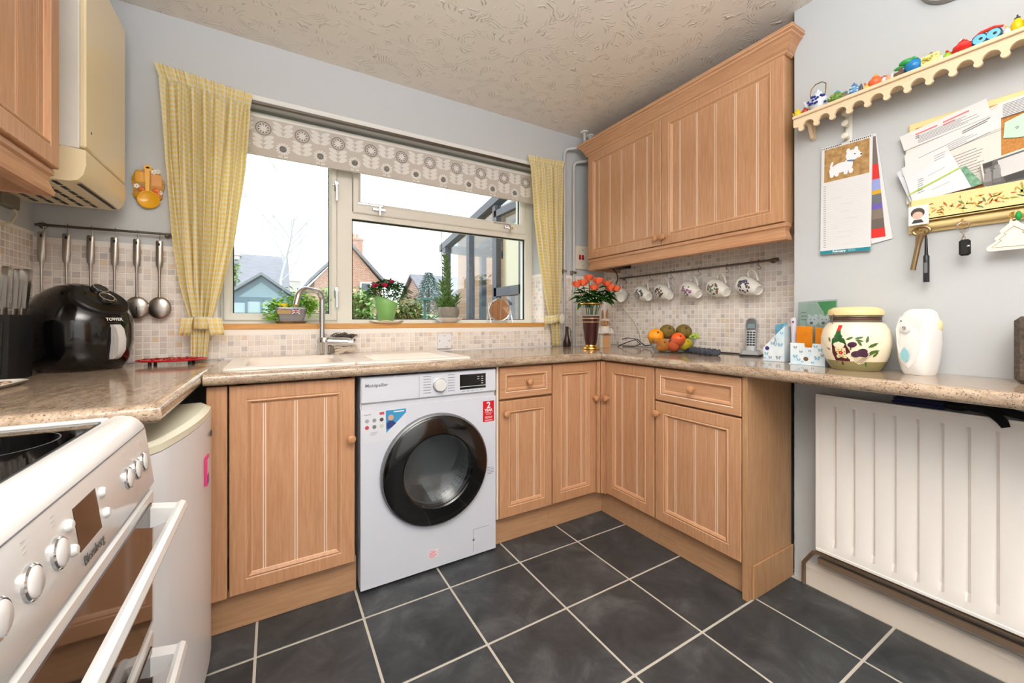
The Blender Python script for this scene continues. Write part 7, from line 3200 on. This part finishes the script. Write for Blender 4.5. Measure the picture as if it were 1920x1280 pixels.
def hedge(name, label, x0, x1, y, z0, z1, n, c1, c2, cat='hedge', depth=.35, size=.09):
    t = thing(name, label, cat, ((x0 + x1) / 2, y, -.18))
    b = B()
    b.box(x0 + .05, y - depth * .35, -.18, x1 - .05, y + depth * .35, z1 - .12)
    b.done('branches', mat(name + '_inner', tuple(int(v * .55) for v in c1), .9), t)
    b = B()
    for k in range(n):
        b.m = R.choice([0, 0, 1])
        p = Vector((R.uniform(x0, x1), y - depth * R.uniform(.2, 1) + .1, R.uniform(z0, z1 - .02) + .05 * math.sin(R.uniform(0, 6))))
        leaf(b, p, (R.uniform(-1, 1), R.uniform(-1, .2), R.uniform(-.6, .8)), size * R.uniform(.7, 1.2), size * R.uniform(.28, .42))
    b.done('foliage', [mat(name + '_leaf', c1, .6), mat(name + '_leaf_light', c2, .6)], t, kind='stuff')
    return t


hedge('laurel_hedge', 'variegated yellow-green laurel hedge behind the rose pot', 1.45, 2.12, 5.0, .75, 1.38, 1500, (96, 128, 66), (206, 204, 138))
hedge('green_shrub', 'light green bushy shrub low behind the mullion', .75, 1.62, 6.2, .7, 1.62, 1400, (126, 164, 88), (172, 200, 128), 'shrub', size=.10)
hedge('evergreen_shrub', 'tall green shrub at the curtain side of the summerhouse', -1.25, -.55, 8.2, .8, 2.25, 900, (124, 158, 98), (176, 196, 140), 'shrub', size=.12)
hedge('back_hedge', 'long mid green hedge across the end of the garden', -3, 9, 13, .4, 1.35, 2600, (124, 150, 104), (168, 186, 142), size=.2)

# bare tree
t = thing('bare_tree', 'leafless pale tree rising behind the summerhouse', 'tree', (.17, 12, -.18))
b = B()
BARK = mat('pale_misty_bark', (186, 184, 188), .9)
rt = random.Random(4)


def branch(p, d, l, r, lev):
    pts = [p]
    q = p.copy()
    dd = d.copy()
    for k in range(4):
        dd = (dd + Vector((rt.gauss(0, .12), rt.gauss(0, .12), rt.gauss(.06, .08)))).normalized()
        q = q + dd * l / 4
        pts.append(q.copy())
    b.tube(pts, [r * .7 * (1 - .16 * k) for k in range(5)], 5 if lev > 1 else 7, cap=False)
    if lev >= 4: return
    for k in range(5 if lev else 11):
        f = rt.uniform(.35, 1) if lev else rt.uniform(.38, 1)
        i = min(3, int(f * 4))
        bp = pts[i].lerp(pts[i + 1], f * 4 - i)
        an = rt.uniform(0, 6.28)
        nd = (dd * .75 + Vector((math.cos(an), math.sin(an) * .7, .25)) * .75).normalized()
        branch(bp, nd, l * rt.uniform(.45, .62) if lev else l * rt.uniform(.28, .42), r * .42, lev + 1)


branch(Vector((.17, 12, -.18)), Vector((0, 0, 1)), 5.0, .075, 0)
b.done('trunk', BARK, t, kind='stuff')

# conifer
t = thing('conifer', 'misty blue-green conifer behind the laurel hedge', 'tree', (6.75, 18, -.18))
b = B()
b.cyl((6.75, 18, -.18), (6.75, 18, 3.3), .12, .04, 8)
b.done('trunk', mat('conifer_bark', (110, 98, 88), .9), t)
b = B()
for k in range(2200):
    f = R.random() ** .7
    z = .3 + 3.15 * (1 - f) if False else .3 + 3.15 * R.random()
    rad = 1.1 * (1 - ((z - .3) / 3.2) ** 1.6) * R.uniform(.4, 1)
    a = R.uniform(0, 6.28)
    p = Vector((6.75 + rad * math.cos(a), 18 + rad * math.sin(a), z))
    leaf(b, p, (math.cos(a), math.sin(a), R.uniform(-.2, .8)), R.uniform(.16, .3), R.uniform(.03, .06))
b.done('foliage', mat('misty_conifer_green', (136, 156, 152), .8), t, kind='stuff')
t = thing('bird_table', 'thin teal post with a flat top before the laurel hedge', 'post', (2.02, 4.4, -.18))
b = B()
b.box(2.005, 4.385, -.18, 2.035, 4.415, 1.385)
b.done('post', mat('teal_post', (70, 118, 116), .6), t)
b = B()
b.box(1.93, 4.31, 1.385, 2.11, 4.49, 1.41)
b.done('table', mat('teal_top', (84, 130, 126), .6), t)

# conservatory standing along the house, right of the window
t = thing('conservatory', 'dark grey framed lean-to conservatory with glass side beyond the window', 'conservatory', (2.3, 2.1, -.18))
CX0, CX1, CYN, CYF = 1.90, 2.84, 1.02, 3.19
zf, zn = 1.99, 2.35


def cz(y):
    return zf + (zn - zf) * (CYF - y) / (CYF - CYN)


for y, w in ((CYF, .09), (2.50, .075), (1.90, .06), (1.36, .06), (CYN + .05, .05)):
    b = B()
    b.box(CX0 - .03, y - w / 2, -.18, CX0 + .04, y + w / 2, cz(y) - .02, .004)
    b.done('post', DKF, t)
for y in (CYF, ):
    for x in (2.4, CX1):
        b = B()
        b.box(x - .035, y - .035, -.18, x + .035, y + .035, zf)
        b.done('post', DKF, t)
for x in (CX0, 2.4, CX1):
    b = B()
    b.prism([(x - .045, CYF + .15, cz(CYF + .15) - .02), (x - .045, CYN, cz(CYN) - .02), (x - .045, CYN, cz(CYN) + .06), (x - .045, CYF + .15, cz(CYF + .15) + .06)], (.09, 0, 0))
    b.done('rafter', DKF, t)
b = B()
b.box(CX0 - .04, CYF - .05, zf - .08, CX1, CYF + .05, zf + .01)
b.done('eaves_beam', DKF, t)
b = B()
b.box(CX0 - .03, CYN + .03, .62, CX0 + .04, CYF, .70)
b.done('sill_rail', DKF, t)
for ya, yb_ in ((CYF - .05, 2.54), (2.46, 1.93), (1.87, 1.39)):
    b = B()
    b.prism([(CX0, ya, .70), (CX0, yb_, .70), (CX0, yb_, cz(yb_) - .02), (CX0, ya, cz(ya) - .02)], (.006, 0, 0))
    b.done('glass_pane', GLASS, t)
b = B()
b.prism([(CX0, CYF + .1, cz(CYF + .1) + .03), (CX1, CYF + .1, cz(CYF + .1) + .03), (CX1, CYN, cz(CYN) + .03), (CX0, CYN, cz(CYN) + .03)], (0, 0, .008))
b.done('roof_glazing', glass_mat('roof_glazing', (214, 222, 228), 1.2), t)
# open casement next to the house
b = B()
for q in ((1.36, 1.86, .74, .80), (1.36, 1.86, 1.30, 1.38), (1.36, 1.86, cz(1.86) - .16, cz(1.86) - .10)):
    b.box(CX0 - .05, q[0], q[2], CX0 - .005, q[1], q[3])
for y in (1.38, 1.84):
    b.box(CX0 - .05, y - .03, .74, CX0 - .005, y + .03, cz(1.86) - .10)
b.done('casement_frame', DKF, t)
b = B()
b.box(CX0 + .02, 1.40, 1.38, CX0 + .03, 1.80, 1.95)
b.done('cream_blind', mat('cream_inner_blind', (226, 208, 172), .7), t)
b = B()
b.box(CX0 + .05, CYN, -.18, CX1, CYF - .06, -.10)
b.done('floor_slab', mat('conservatory_floor', (190, 170, 150), .8), t)
b = B()
b.box(CX1 + .08, CYN - .02, -.18, CX1 + .3, 5.25, 2.75)
o = b.done('party_wall', TAN)
tag(o, 'tan block wall seen through the conservatory glass', 'wall')

# oak larder on the wall facing the window (shows in the little mirror)
t = thing('larder_cabinet', 'tall oak larder cabinet on the wall facing the window, seen in the mirror', 'cabinet', (1.5, -2.8, 0))
b = B()
b.box(1.05, YF + .003, .001, 1.92, -2.56, 2.15, .002)
b.done('body', WKZ, t)
MF_ = place(0, -2.54, PI)
front(t, MF_, -1.915, -1.49, .14, 2.13, (-1.51, 1.05))
front(t, MF_, -1.485, -1.055, .14, 2.13, (-1.465, 1.05))
